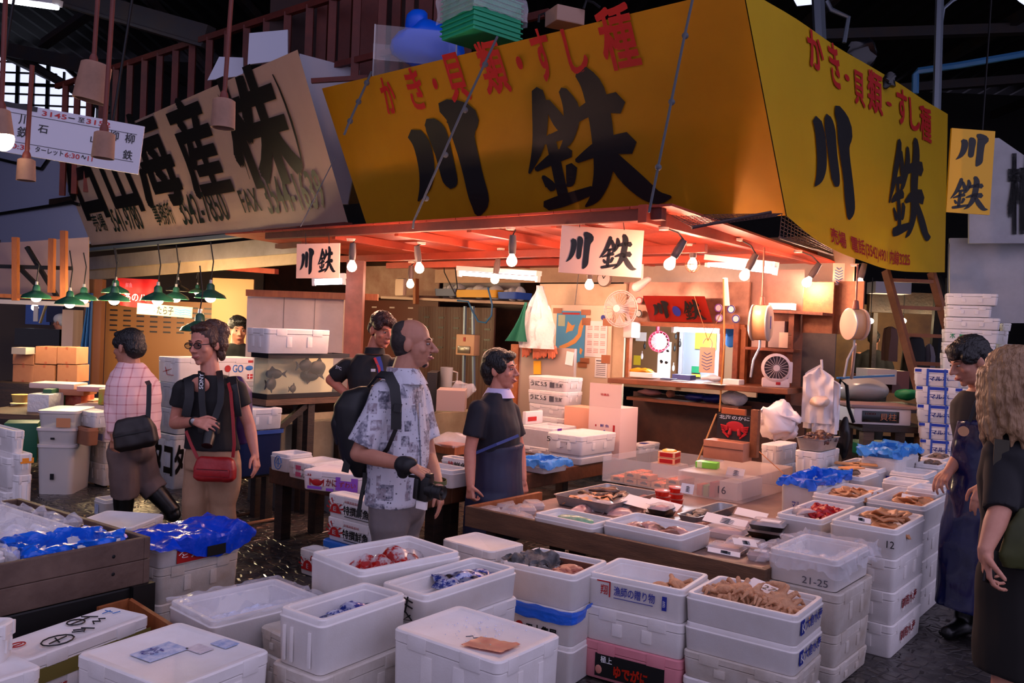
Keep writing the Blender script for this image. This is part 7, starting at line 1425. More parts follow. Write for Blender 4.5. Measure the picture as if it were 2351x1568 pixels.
# foam stack with the fish print behind the woman with glasses
WF,ww,wd_=fit((362,818),(410,822),(594,816),1.27,True)
names=('foam box printed with a blue fish and flag, behind the woman with glasses','plain foam box, second of the stack behind the woman with glasses','plain foam box, third of the stack behind the woman with glasses')
for k in range(3):
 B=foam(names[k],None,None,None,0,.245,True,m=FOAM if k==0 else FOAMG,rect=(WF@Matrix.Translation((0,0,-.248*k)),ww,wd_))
 if k==0:
  patch(B,'right',.86,.12,.93,.32,RED,'flag');patch(B,'right',.88,.12,.89,.32,WHITEI,'flag_cross',.003);patch(B,'right',.86,.21,.93,.23,WHITEI,'flag_cross',.003);patch(B,'right',.86,.80,.93,.90,RED,'red_strip')
  f=face(B,'right');mb=MB(f);mb.ell((B.w*.88,B.h*.58,.002),(.045,.025,.003),seg=12,rings=6).done('fish_print',mat('blue_fish_print',(.08,.42,.72),.5),B.o);put(B,'right','GO',.66,.40,.80,.72,mat('blue_fish_print',(.08,.42,.72)),.01);MB(f).lathe([(0,0),(.035,0),(.035,.002),(0,.002)],16,TR((B.w*.60,B.h*.56,0))).done('red_dot',RED,B.o)
  scribble(B,'left',[[(.3,.4),(.7,.55)],[(.4,.6),(.5,.3),(.8,.3)]],RED,.003,'red_marker_writing')
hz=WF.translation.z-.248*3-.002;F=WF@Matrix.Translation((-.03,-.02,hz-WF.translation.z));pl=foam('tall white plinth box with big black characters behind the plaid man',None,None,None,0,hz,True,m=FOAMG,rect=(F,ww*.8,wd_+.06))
put(pl,'left','タコ',.15,.25,.95,.85,BLACK,.05);put(pl,'right','タコ',.02,.30,.30,.80,BLACK,.05)
# blue bin with a white box on top, bent steel stool
BBn=mat('navy_bin',(.10,.16,.32),.5)
BF,bw_,bd_=fit((480,985),(556,992),(650,982),.78,True);Bb=foam('navy blue plastic bin behind the woman with glasses',None,None,None,0,.36,False,m=BBn,wall=.015,depth=.3,rect=(BF,bw_,bd_),cat='bin',name='plastic_bin')
MB(Bb.F).loft([[(x,y,z) for x,y in rr(bw_+.03,bd_+.03,.04,4,-.015,-.015)] for z in (.33,.362)],False,False).done('rim',mat('bin_rim_blue',(.16,.30,.58),.4),Bb.o)
foam('white lidded foam box standing on the navy bin',None,None,None,0,.17,True,rect=(BF@Matrix.Translation((.02,.02,.172)),bw_*.98,bd_*.8))
t=thing('steel_stool','bent steel tube stool carrying the navy bin','stool',Bb.F.translation);q=Bb.F;ST=mat('warm_steel',(.70,.52,.40),.3,.8)
for y in (.08,bd_-.08):MB().tube([q@V((.02,y,-.02)),q@V((bw_*.9,y,-.02)),q@V((bw_,y,-.06)),q@V((bw_+.06,y,-.30)),q@V((bw_+.03,y,-q.translation.z+.02)),q@V((.1,y,-q.translation.z+.02)),q@V((-.02,y,-.3)),q@V((.02,y,-.02))],.014,8).done('side_loop',ST,t)
MB(q).box(0,.02,-.016,bw_,bd_-.02,-.002,.003).done('seat',DARKM,t)
# fish tank, foam box on it, stand
TF,tw_,td_=fit((580,808),(617,813),(800,806),1.39,True);F=TF@Matrix.Translation((0,0,-.375));h=.375
t=thing('fish_tank','glass fish tank with black frame behind the young worker','tank',M=F)
GLs=mat('tank_glass',(.86,.90,.84),.08,alpha=.07);mb=MB(F)
for b_ in ((0,0,.02,tw_,.006,h),(0,td_-.006,.02,tw_,td_,h),(0,.006,.02,.006,td_-.006,h),(tw_-.006,.006,.02,tw_,td_-.006,h)):mb.box(*b_)
mb.done('glass',GLs,t,smooth=False);mb=MB(F)
for z in (0,h-.035):mb.box(-.008,-.008,z,tw_+.008,.012,z+.04).box(-.008,td_-.012,z,tw_+.008,td_+.008,z+.04).box(-.008,.012,z,.012,td_-.012,z+.04).box(tw_-.012,.012,z,tw_+.008,td_-.012,z+.04)
mb.box(0,0,0,tw_,td_,.015);mb.done('frame',mat('tank_frame',(.04,.035,.04),.4),t,smooth=False);MB(F).box(.01,td_-.03,.02,tw_-.01,td_-.012,h-.04).done('back_sheet',mat('tank_back',(.82,.80,.62),.6),t)
FM=mat('dark_fish',(.07,.055,.05),.5)
for k,(x,y,z,rz,s) in enumerate(((.12,.10,.12,.6,1.0),(.18,.14,.20,2.8,.8),(.55,.12,.27,.3,1.0),(.72,.14,.25,.1,1.1),(.66,.18,.18,2.9,1.0),(.40,.12,.07,.5,.6))):
 M=F@TR((tw_*x,td_*.5+y-.12,z),rz,s);mb=MB(M);mb.ell((0,0,0),(.09,.03,.055),seg=18,rings=12).poly([(-.07,0,0),(-.14,.0,.04),(-.12,0,0),(-.14,0,-.04)],.008);mb.poly([(-.03,0,.04),(.02,0,.085),(.05,0,.04)],.006).poly([(-.02,0,-.04),(.02,0,-.08),(.04,0,-.04)],.006);tag(mb.done('fish',FM),'dark fish swimming in the glass tank','fish','fish in the glass tank')
bx=MB(TF);foam('long cream foam box lying on top of the fish tank',None,None,None,0,.205,True,rect=(fit((562,806),(612,812),(758,803),1.397,True)[0]@Matrix.Translation((0,0,.206)),fit((562,806),(612,812),(758,803),1.397,True)[1],fit((562,806),(612,812),(758,803),1.397,True)[2]))
t=thing('tank_stand','dark timber stand under the fish tank','stand',M=TF@Matrix.Translation((0,0,-TF.translation.z)));zt_=TF.translation.z-.378;Mq=TF@Matrix.Translation((0,0,-TF.translation.z))
MB(Mq).box(-.03,-.03,zt_-.05,tw_+.25,td_+.03,zt_).done('top',WOODM,t)
for x in (.02,tw_*.5,tw_+.05):
 for y in (.0,td_-.08):MB(Mq).box(x,y,0,x+.07,y+.07,zt_-.05).done('leg',WOODD,t)
MB().bar(Mq@V((.08,.03,zt_-.3)),Mq@V((tw_*.5,.03,zt_-.06)),.04,.05).done('brace',WOODD,t)
for k,x in enumerate(()):tag(MB(TF@TR((tw_*x+.9,.15,.02))).ell((0,0,0),(.05,.03,.015)).jitter(.015,20,k).done('dried_fish',mat('brown_fish',(.62,.42,.34))),'brown scrap lying on the rear frame of the fish tank','scrap','brown scraps on the fish tank')
# concrete trough
QF,qw,qd=fit((560,985),(645,976),(1102,938),.76,True);t=thing('stone_trough','long grey concrete trough behind the balding tourist','trough',M=QF@Matrix.Translation((0,0,-.76)));CO=mat('wet_concrete',(.62,.58,.48),.6,c2=(.48,.44,.36),scale=3)
Mq=QF@Matrix.Translation((0,0,-.76));qd=.7;MB(Mq).loft([[(x,y,z) for x,y in rr(qw-2*i,qd-2*i,.03,3,i,i)] for i,z in ((0,.40),(0,.76),(.07,.76),(.08,.50))]).done('basin',CO,t,smooth=False);MB(Mq).box(.1,.1,0,qw-.1,qd-.1,.40).done('base',mat('dark_concrete',(.26,.24,.22),.7),t);MB(Mq).box(.08,.08,.52,qw-.08,qd-.08,.70).done('water',mat('trough_water',(.32,.36,.30),.05),t)
o=board(FP(8.6),(1010,890,1072,935),.4,'grey_carton',mat('grey_carton',(.60,.52,.50)))[0];tag(o,'grey carton with clear bags behind the trough','carton');mb=MB(TR(P(1062,895,y=8.7)));mb.ell((0,0,0),(.12,.1,.1)).jitter(.05,9);tag(mb.done('clear_bag',CLEAR),'clear bag on the grey carton behind the trough','bag')
o=MB(TR(P(1024,888,y=8.9))).lathe([(0,0),(.06,0),(.065,.2),(.06,.2),(.05,.02),(0,.02)],20).tube([(.06,0,.16),(.11,0,.15),(.11,0,.06),(.06,0,.05)],.01,6).done('jug',mat('grey_pail',(.5,.5,.5)));tag(o,'grey measuring jug behind the trough','jug')
o=board(FP(9.2),(990,850,1010,935),.5,'dark_bin',mat('dark_bin',(.07,.07,.08),.5))[0];tag(o,'dark bin behind the tourist face','bin')
# ------------------------------------------------------------------ people
def rotz(a):return Matrix.Rotation(a,4,'Z')
def J(u,v,y):return P(u,v,y=y)
def ring(c,w,d,n=22,sq=2.4):
 out=[]
 for k in range(n):
  a=2*math.pi*k/n;ca,sa=math.cos(a),math.sin(a)
  out.append(c+w*(abs(ca)**(2/sq)*(1 if ca>=0 else-1))+d*(abs(sa)**(2/sq)*(1 if sa>=0 else-1)))
 return out
def head(mb,M,s=1.0,female=False,ears=True,nose=1.0,jaw=1.0):
 """head around the ear line: local y looks forward, z up; M places it"""
 q=lambda*p:M@V(p)
 R3=M.to_3x3().normalized().to_4x4()
 def e(c,r):mb.ell(q(*c),[x*s for x in r],R3,20,14)
 e((0,-.016,.032),(.075,.094,.087));e((0,.026,-.028),(.063,.064,.086));e((0,.030,-.076),(.050*jaw,.050,.040));e((0,.066,-.100),(.019*jaw,.017,.017))
 e((0,.074,.022),(.048,.018,.012));e((-.040,.056,-.026),(.022,.022,.022));e((.040,.056,-.026),(.022,.022,.022));e((0,.085,-.064),(.023,.012,.016))
 mb.cap(q(0,.086,.012),.008*s,q(0,.108+.006*nose,-.028),.0115*s*nose,10);e((-.012,.098,-.033),(.009,.011,.008));e((.012,.098,-.033),(.009,.011,.008))
 if ears:
  for sd in (-1,1):mb.ell(q(sd*.076,-.010,-.010),(.010*s,.021*s,.033*s),R3@Matrix.Rotation(sd*.35,4,'Z'),12,10)
def facebits(M,root,s=1.0,smile=0,brow=.0,lidc=None,eyes=True,lip=LIPS,browm=None):
 q=lambda*p:M@V(p);R3=M.to_3x3().normalized().to_4x4()
 if eyes:
  for sd in (-1,1):
   ey=MB().ell(q(sd*.030,.0805,.004),(.012*s,.008*s,.0052*s),R3,12,8).done('eye',EYEW,root);MB().ell(q(sd*.030,.0872,.004),(.0062*s,.003*s,.0052*s),R3,10,8).done('iris',EYEB,ey)
 for sd in (-1,1):MB().tube([q(sd*.014,.0895,.025),q(sd*.032,.0880,.031),q(sd*.048,.0765,.025)],[.0028*s,.0033*s,.0018*s],6).done('eyebrow',browm or BLACK,root)
 mb=MB();mb.tube([q(-.024,.086,-.062+smile),q(-.010,.0985,-.066),q(0,.1005,-.0655),q(.010,.0985,-.066),q(.024,.086,-.062+smile)],[.002*s,.0055*s,.006*s,.0055*s,.002*s],8);mb.done('lips',lip,root)
def hand(mb,w,d,n,side,curl=.35,s=1.0,spread=.0,thumb=.5,fist=False):
 """w wrist, d where the hand points, n the way the palm faces, side +1 puts the thumb towards d x n"""
 d=d.normalized();n=(n-d*n.dot(d)).normalized();a=d.cross(n)*side
 mb.cap(w,.027*s,w+d*.03*s,.026*s,12)
 for k in (-1,-.33,.33,1):mb.cap(w+d*.02*s+a*k*.018*s,.015*s,w+d*.088*s+a*k*.031*s,.0125*s,10)
 for k,(o,L,r) in enumerate(((.033,.070,.0092),(.0115,.080,.0095),(-.0115,.074,.0092),(-.033,.058,.0082))):
  p=w+d*(.092-.006*abs(k-1))*s+a*o*s;ang=curl*(.75+.12*k);dd=d+a*spread*(1.5-k)
  for j,f in enumerate((.46,.30,.24)):
   ang2=ang*(1+j*1.0);v=(dd.normalized()*math.cos(ang2)+n*math.sin(ang2));q=p+v*L*f*s;mb.cap(p,r*s*(1-.08*j),q,r*s*(.94-.10*j),8);p=q
 p0=w+d*.022*s+a*.024*s;p1=p0+(d*.55+a*.75+n*thumb*.6).normalized()*.042*s;p2=p1+(d*.85+a*.25+n*thumb).normalized()*.030*s;p3=p2+(d*.9+n*thumb).normalized()*.024*s
 mb.cap(p0,.015*s,p1,.0115*s,10).cap(p1,.0112*s,p2,.0098*s,10).cap(p2,.0098*s,p3,.0082*s,10)
def person(label,loc,group=None):return thing('person',label,'person',(loc.x,loc.y,0))
def flesh(mb,root,m,name='body',voxel=.0055):return remesh(mb,voxel,2).done(name,m,root)
def cloth(mb,root,m,name,voxel=.009,wr=.006,sc=9,seed=0,smooth=3):
 o=remesh(mb,voxel,smooth);
 for v in o.b.verts:n_=noise.noise(v.co*sc+V((seed,seed,0)))+.5*noise.noise(V((v.co.x*sc*2.4,v.co.y*sc*2.4,v.co.z*sc*1.3+seed)));v.co+=(v.normal if v.normal.length>.1 else V((0,0,1)))*wr*n_
 return o.done(name,m,root)
def hairball(parts,M,root,m,s=1.0,jit=.004,sc=40,voxel=.006,name='hair',extra=None):
 mb=MB();R3=M.to_3x3().normalized().to_4x4()
 for c,r in parts:mb.ell(M@V(c),[x*s for x in r],R3,18,12)
 if extra:extra(mb)
 o=remesh(mb,voxel,1);o.jitter(jit,sc,3);o.jitter(jit*.7,sc*2.3,5);return o.done(name,m,root)
def hmat(nm,c,c2):return mat(nm,c,.45,c2=c2,scale=22,amt=.4,bump=.7,bscale=90,stretch=(1,1,.35))
def lookM(c,yaw,pitch=0,roll=0,s=1.0):return Matrix.Translation(c)@rotz(yaw)@Matrix.Rotation(pitch,4,'X')@Matrix.Rotation(roll,4,'Y')@Matrix.Diagonal((s,s,s,1))
HB=hmat('black_hair',(.06,.05,.05),(.03,.025,.025));HBR=hmat('brown_hair',(.30,.18,.13),(.20,.11,.08));HD=hmat('dark_brown_hair',(.20,.10,.08),(.11,.06,.05))
# patterned cloth
def mixnodes(name,base,rough=.75):m=mat(name,base,rough);return m,*nodes(m)
SHT,nt,b=mixnodes('printed_shirt',(.74,.74,.78));N_=nt.nodes.new;tc=N_('ShaderNodeTexCoord')
def vor(scale,thr,col,prev,off,st=(1,1,1)):
 mp=N_('ShaderNodeMapping');mp.inputs['Location'].default_value=(off,off*.7,off*.3);mp.inputs['Scale'].default_value=st;nt.links.new(tc.outputs['Object'],mp.inputs[0]);v=N_('ShaderNodeTexVoronoi');v.distance='CHEBYCHEV';v.inputs['Scale'].default_value=scale;v.inputs['Randomness'].default_value=.75;nt.links.new(mp.outputs[0],v.inputs['Vector'])
 r=N_('ShaderNodeMath');r.operation='LESS_THAN';r.inputs[1].default_value=thr;nt.links.new(v.outputs['Distance'],r.inputs[0]);mx=N_('ShaderNodeMix');mx.data_type='RGBA';mx.inputs[7].default_value=(*lin(col),1);nt.links.new(r.outputs[0],mx.inputs[0])
 nz=N_('ShaderNodeTexNoise');nz.inputs['Scale'].default_value=45;mm=N_('ShaderNodeMath');mm.operation='MULTIPLY';mr=N_('ShaderNodeMapRange');mr.inputs[1].default_value=.28;mr.inputs[2].default_value=.62;nt.links.new(tc.outputs['Object'],nz.inputs['Vector']);nt.links.new(nz.outputs[0],mr.inputs[0]);nt.links.new(mr.outputs[0],mm.inputs[0]);nt.links.new(r.outputs[0],mm.inputs[1]);nt.links.new(mm.outputs[0],mx.inputs[0])
 if prev is None:mx.inputs[6].default_value=(*lin((.76,.76,.80)),1)
 else:nt.links.new(prev,mx.inputs[6])
 return mx.outputs[2]
c=vor(8,.34,(.40,.40,.46),None,0);c=vor(10,.28,(.54,.50,.54),c,3.3);c=vor(7,.20,(.30,.30,.36),c,7.7);c=vor(44,.17,(.22,.22,.28),c,1.7);nt.links.new(c,b.inputs['Base Color'])
PLD,nt,b=mixnodes('pink_plaid',(.90,.72,.70));N_=nt.nodes.new;tc=N_('ShaderNodeTexCoord');sx=N_('ShaderNodeSeparateXYZ');nt.links.new(tc.outputs['Object'],sx.inputs[0]);acc=None
for ax_,sc_ in (('X',16),('Z',15)):
 m1=N_('ShaderNodeMath');m1.operation='MULTIPLY';m1.inputs[1].default_value=sc_;nt.links.new(sx.outputs[ax_],m1.inputs[0]);m2=N_('ShaderNodeMath');m2.operation='FRACT';nt.links.new(m1.outputs[0],m2.inputs[0]);m3=N_('ShaderNodeMath');m3.operation='LESS_THAN';m3.inputs[1].default_value=.14;nt.links.new(m2.outputs[0],m3.inputs[0])
 if acc is None:acc=m3
 else:m4=N_('ShaderNodeMath');m4.operation='ADD';nt.links.new(acc.outputs[0],m4.inputs[0]);nt.links.new(m3.outputs[0],m4.inputs[1]);acc=m4
m5=N_('ShaderNodeMath');m5.operation='MULTIPLY';m5.inputs[1].default_value=.5;nt.links.new(acc.outputs[0],m5.inputs[0]);mx=N_('ShaderNodeMix');mx.data_type='RGBA';mx.inputs[6].default_value=(*lin((.90,.74,.74)),1);mx.inputs[7].default_value=(*lin((.74,.44,.46)),1);nt.links.new(m5.outputs[0],mx.inputs[0]);nt.links.new(mx.outputs[2],b.inputs['Base Color'])
KHAK=mat('khaki_cloth',(.66,.52,.40),.8,c2=(.60,.46,.35),scale=6);GREYT=mat('grey_trousers',(.46,.43,.43),.8,c2=(.41,.38,.38),scale=5);BLKC=mat('black_cloth',(.045,.042,.05),.8);NAVY=mat('navy_tshirt',(.07,.07,.12),.8);NAVYA=mat('navy_apron',(.13,.15,.27),.6,c2=(.10,.12,.22),scale=4);PACK=mat('black_nylon',(.035,.04,.055),.55)
def strap(pts,w,m,name,root,th=.006,nrm=None):
 """flat band through pts, nrm gives the outward direction at each point"""
 pts=[V(p) for p in pts];mb=MB();L=[]
 for i,p in enumerate(pts):
  d=(pts[min(i+1,len(pts)-1)]-pts[max(i-1,0)]).normalized();n=nrm[i] if isinstance(nrm,list) else nrm;n=(n-d*n.dot(d)).normalized();s_=d.cross(n)*w/2;L.append([p-s_,p+s_,p+s_+n*th,p-s_+n*th])
 mb.loft(L);return mb.done(name,m,root)
CAMERA=(0,-1,0)
# --- balding tourist with camera
Y0=4.85;f=V((math.cos(-.38),math.sin(-.38),0));l=V((-f.y,f.x,0))
T=person('balding man in a grey printed short sleeved shirt with backpack, camera held at his wrist',J(915,1400,Y0))
hc=J(950,789,Y0);HM=lookM(hc,math.atan2(f.y,f.x)-math.pi/2+.22,-.02,0,1.12)
mb=MB();head(mb,HM,1.12,nose=1.25);mb.cap(J(938,820,Y0),.068,J(922,880,Y0),.080)
sp=[J(916,1400,Y0),J(912,1160,Y0),J(915,1060,Y0),J(912,960,Y0),J(914,892,Y0)]
shR,shL=J(885,905,Y0-.15),J(958,905,Y0+.14);elR,wrR=J(822,1042,4.64),J(940,1070,4.45);elL,wrL=J(985,1050,5.0),J(1008,1118,4.72)
mb.loft([ring(sp[1],l*.15,f*.11),ring(sp[2],l*.14,f*.11),ring(sp[3],l*.15,f*.11),ring(sp[4],l*.14,f*.08),ring(J(926,868,Y0),l*.06,f*.055)])
for a,e_,w in ((shR,elR,wrR),(shL,elL,wrL)):mb.cap(a,.05,e_,.044).cap(e_,.044,e_.lerp(w,.35),.043).cap(e_.lerp(w,.35),.043,w,.029)
hand(mb,wrR,J(1000,1100,4.42)-wrR,V((-.3,.35,-1)),1,.95,1.08,.02,.6)
hand(mb,wrL,J(1014,1180,4.70)-wrL,V((-1,.2,0)),-1,.30,1.0,.03,.3)
for sd in (-1,1):hp=sp[1]+l*sd*.09;kn=V((hp.x,hp.y,.50))+f*.02;mb.cap(hp,.08,kn,.05).cap(kn,.05,V((hp.x,hp.y,.09)),.035);mb.cap(V((hp.x,hp.y,.05)),.04,V((hp.x,hp.y,.04))+f*.16,.035)
flesh(mb,T,SKINA);facebits(HM,T,1.12,browm=HBR)
hairball([((0,-.040,.010),(.0790,.0815,.082)),((0,-.040,-.035),(.068,.062,.05)),((0,-.052,.055),(.066,.066,.058))],HM,T,mat('cropped_hair',(.20,.15,.13),.7,c2=(.12,.09,.08),scale=60),1.12,.0012,120,.005)
hairball([((0,.062,-.100),(.022,.020,.016)),((0,.090,-.050),(.018,.009,.004))],HM,T,mat('goatee_hair',(.16,.10,.08),.8),1.12,.001,100,.004,'goatee')
mb=MB();HEM=J(910,1152,Y0)
mb.loft([ring(HEM+UP*.0,l*.205,f*.150),ring(sp[2],l*.195,f*.155),ring(J(915,1000,Y0),l*.195,f*.155),ring(sp[3],l*.20,f*.150),ring(J(914,915,Y0),l*.20,f*.125),ring(J(918,880,Y0),l*.14,f*.105),ring(J(926,856,Y0),l*.085,f*.085)])
for a,e_,k in ((shR,elR,.86),(shL,elL,.7)):mb.cap(a,.078,a.lerp(e_,.3),.078).tube([a,a.lerp(e_,.4),a.lerp(e_,k)],[.075,.08,.088],18)
cloth(mb,T,SHT,'shirt',.010,.008,8,1)
mb=MB()  # collar and open placket
cn_=J(927,856,Y0);tl=f*-.02;mb.loft([ring(cn_-UP*.055+f*.02,l*.115,f*.115),ring(cn_+UP*.03-f*.008,l*.084,f*.086),ring(cn_+UP*.025-f*.008,l*.078,f*.080),ring(cn_-UP*.03,l*.08,f*.08)],False,False);mb.done('collar',SHT,T)
pl_=[sp[3]+f*.152+l*-.02+UP*.10,sp[3]+f*.158-l*.02,sp[2]+f*.162-l*.02,HEM+f*.155-l*.02+UP*.02];strap(pl_,.04,SHT,'placket',T,.006,f)
mb=MB()
for sd in (-1,1):hp=sp[1]+l*sd*.085;kn=V((hp.x,hp.y,.50));mb.tube([hp+UP*.06,hp-UP*.1,kn,V((hp.x,hp.y,.06))],[.125,.115,.092,.085],18)
mb.ell(sp[1]+UP*.02,(.17,.15,.14));cloth(mb,T,GREYT,'trousers',.011,.008,7,4)
for sd in (-1,1):hp=sp[1]+l*sd*.085;MB().ell(V((hp.x,hp.y,.045))+f*.06,(.055,.055,.045)).cap(V((hp.x,hp.y,.045)),.045,V((hp.x,hp.y,.035))+f*.17,.035).done('shoe',BLKC,T)
# backpack
BP=thing('backpack','black backpack with dangling straps on the back of the balding tourist','backpack',J(810,1090,Y0))
mb=MB();bk=lambda u,v:J(u,v,Y0+.03)
mb.loft([ring(bk(840,1092),l*.09,f*.05),ring(bk(832,1050),l*.14,f*.10),ring(bk(822,980),l*.15,f*.115),ring(bk(820,930),l*.15,f*.11),ring(bk(830,900),l*.12,f*.08),ring(bk(842,886),l*.06,f*.04)]);cloth(mb,BP,PACK,'bag_body',.011,.008,8,2)
mb=MB();mb.loft([ring(bk(800,1020),l*.10,f*.05),ring(bk(796,970),l*.12,f*.07),ring(bk(800,930),l*.10,f*.05)]);cloth(mb,BP,PACK,'front_pocket',.011,.005,9,5)
o1=[J(852,885,Y0-.12),J(872,862,Y0-.17),J(893,864,Y0-.20),J(906,890,Y0-.245),J(910,930,Y0-.25),J(909,985,Y0-.24)]
strap(o1,.055,PACK,'shoulder_strap',BP,.014,[V((-.3,-.5,1)),V((0,-.6,1)),V((0,-.8,.7)),V((.2,-1,.2)),V((.2,-1,0)),V((.2,-1,0))]);strap([J(905,935,Y0-.26),J(922,938,Y0-.26)],.04,PACK,'strap_pad',BP,.02,V((.2,-1,0)))
strap([J(909,985,Y0-.24),J(890,1030,Y0-.22),J(850,1075,Y0-.10)],.022,PACK,'lower_strap',BP,.004,V((0,-1,0)))
for pts in ([(838,1085),(836,1110),(828,1150),(822,1186)],[(808,1020),(800,1050),(792,1084)],[(845,1075),(846,1120),(838,1135)]):strap([J(u,v,Y0-.08) for u,v in pts],.022 if pts[0][0]!=808 else .04,PACK,'loose_strap',BP,.004,V((0,-1,0)))
# camera at his hand
CMD=thing('camera','black camera hanging from the right hand of the balding tourist','camera',J(985,1148,4.42));CB=mat('camera_black',(.03,.03,.033),.4)
cx=J(978,1120,4.42);Mc=Matrix.Translation(cx)@rotz(-.5)@Matrix.Rotation(.06,4,'Y')
MB(Mc).box(-.05,-.03,-.066,.03,.03,.062,.012).box(.0,-.022,.05,.03,.022,.078,.008).box(-.05,-.045,-.06,-.02,-.02,.05,.01).done('body',CB,CMD);MB(Mc).lathe([(0,-.02),(.036,-.02),(.038,.02),(.034,.022),(.034,.055),(.037,.058),(.037,.075),(.028,.07),(0,.062)],28,TR((.03,0,-.008),0,1,0,math.pi/2)).done('lens',CB,CMD)
MB(Mc).lathe([(0,.063),(.027,.065),(.0,.068)],20,TR((.03,0,-.008),0,1,0,math.pi/2)).done('front_glass',mat('lens_glass',(.05,.06,.08),.05),CMD);MB(Mc).box(-.047,-.0315,.028,-.035,-.03,.045).box(-.04,-.0315,-.04,-.028,-.03,-.028).done('buttons',GREYM,CMD)
mb=MB();ax_=(wrR-elR).normalized();mb.cap(wrR-ax_*.045,.043,wrR-ax_*.005,.045).cap(wrR-ax_*.03-UP*.015,.036,wrR-UP*.045-ax_*.04,.030).cap(wrR-ax_*.03+UP*.02,.03,wrR+ax_*.02+UP*.022,.028);cloth(mb,CMD,PACK,'wrist_strap',.008,.008,14,3)
MB().tube([wrR-UP*.05,J(960,1095,4.42),Mc@V((-.04,-.02,.05))],.008,6).done('strap_end',PACK,CMD);MB(Mc).box(-.04,-.02,-.11,.02,.0,-.068,.003).done('dangling_tag',PAPER,CMD)
WB=J(1010,1106,4.74);MB().lathe([(.034,-.012),(.038,-.012),(.038,.012),(.034,.012)],20,TR(WB,0,1,.2)).done('bracelet',mat('olive_band',(.35,.36,.20),.7),T)
# --- woman with glasses, red bag and camera
Y0=5.75;f=V((-.26,-.966,0));l=V((-f.y,f.x,0));l=V((.966,-.26,0))
T=person('woman with glasses and tied hair, black top, beige trousers, camera at her waist',J(485,1340,Y0))
hc=J(470,789,Y0-.02);HM=lookM(hc,math.atan2(f.y,f.x)-math.pi/2-.10,-.14,.04,1.13)
mb=MB();head(mb,HM,1.13,True,jaw=.9,nose=.9);mb.cap(J(479,815,Y0),.056,J(484,866,Y0),.064)
sp=[J(485,1340,Y0),J(487,1050,Y0),J(482,980,Y0),J(482,920,Y0),J(484,880,Y0)]
shR,shL=J(420,895,Y0),J(542,895,Y0);elR,wrR=J(402,972,Y0+.02),J(450,968,Y0-.24);elL,wrL=J(572,975,Y0+.03),J(585,1040,Y0-.02)
mb.loft([ring(sp[1],l*.165,f*.11),ring(sp[2],l*.13,f*.10),ring(sp[3],l*.145,f*.105),ring(J(484,888,Y0),l*.15,f*.09),ring(J(484,866,Y0),l*.07,f*.06)])
for a,e_,w in ((shR,elR,wrR),(shL,elL,wrL)):mb.cap(a,.05,e_,.040).cap(e_,.040,e_.lerp(w,.35),.040).cap(e_.lerp(w,.35),.040,w,.026)
hand(mb,wrR,J(490,976,Y0-.30)-wrR,V((.05,.7,-.55)),1,.45,1.0,.02,.5);hand(mb,wrL,J(590,1075,Y0-.04)-wrL,V((-1,.2,0)),-1,.35,.98,.03,.2)
for sd in (-1,1):hp=sp[1]+l*sd*.09;kn=V((hp.x,hp.y,.45));mb.cap(hp,.08,kn,.05).cap(kn,.05,V((hp.x,hp.y,.09)),.035).cap(V((hp.x,hp.y,.05)),.04,V((hp.x,hp.y,.04))+f*.15,.035)
flesh(mb,T,SKIN);facebits(HM,T,1.13,browm=HBR)
hairball([((0,-.024,.050),(.083,.094,.080)),((0,-.065,.0),(.078,.060,.075)),((-.064,-.01,.02),(.022,.045,.05)),((.064,-.01,.02),(.022,.045,.05)),((-.04,-.085,.06),(.066,.060,.062)),((-.075,-.06,.0),(.034,.045,.065)),((-.072,-.05,-.065),(.026,.028,.045)),((0,.030,.096),(.058,.046,.024)),((-.02,-.06,.10),(.06,.05,.04))],HM,T,HBR,1.13,.004,45)
mb=MB()
for sd in (-1,1):mb.tube([HM@V((sd*.033+.026*math.cos(a*.42),.099,.002+.018*math.sin(a*.42))) for a in range(16)],.0028,6);mb.tube([HM@V((sd*.058,.096,.008)),HM@V((sd*.076,.06,.006)),HM@V((sd*.078,-.01,.0))],.0028,6)
mb.tube([HM@V((-.008,.10,.006)),HM@V((.008,.10,.006))],.0028,6).done('glasses_frame',CB,T)
for sd in (-1,1):MB().ell(HM@V((sd*.033,.098,.002)),(.026,.002,.018),HM.to_3x3().normalized().to_4x4(),16,8).done('glasses_lens',mat('tinted_lens',(.14,.12,.14),.05,alpha=.28),T)
mb=MB();mb.loft([ring(J(487,1030,Y0),l*.185,f*.135),ring(J(484,985,Y0),l*.165,f*.125),ring(J(482,945,Y0),l*.17,f*.135),ring(J(482,915,Y0),l*.18,f*.14),ring(J(484,880,Y0),l*.175,f*.105),ring(J(484,860,Y0),l*.12,f*.085)])
for a,e_ in ((shR,elR),(shL,elL)):mb.cap(a,.066,a.lerp(e_,.1),.066).tube([a-UP*-.01,a.lerp(e_,.25),a.lerp(e_,.48)],[.064,.068,.068],16)
cloth(mb,T,BLKC,'black_top',.010,.006,9,2)
mb=MB();q=J(483,882,Y0)+f*.112;mb.ell(q,(.072,.022,.055),rotz(math.atan2(l.y,l.x)));remesh(mb,.006,1).done('neckline',SKIN,T)
mb=MB();mb.loft([ring(J(489,1075,Y0),l*.19,f*.135),ring(J(487,1045,Y0),l*.185,f*.13),ring(J(486,1010,Y0),l*.16,f*.115)])
for sd in (-1,1):hp=J(489,1060,Y0)+l*sd*.092;kn=V((hp.x,hp.y,.45))+f*(.05 if sd<0 else 0);mb.tube([hp,hp-UP*.12,kn,V((hp.x,hp.y,.08))],[.105,.108,.085,.08],18)
cloth(mb,T,KHAK,'beige_trousers',.011,.007,8,7)
for sd in (-1,1):hp=sp[1]+l*sd*.09;MB().cap(V((hp.x,hp.y,.045)),.045,V((hp.x,hp.y,.035))+f*.17,.035).done('shoe',BLKC,T)
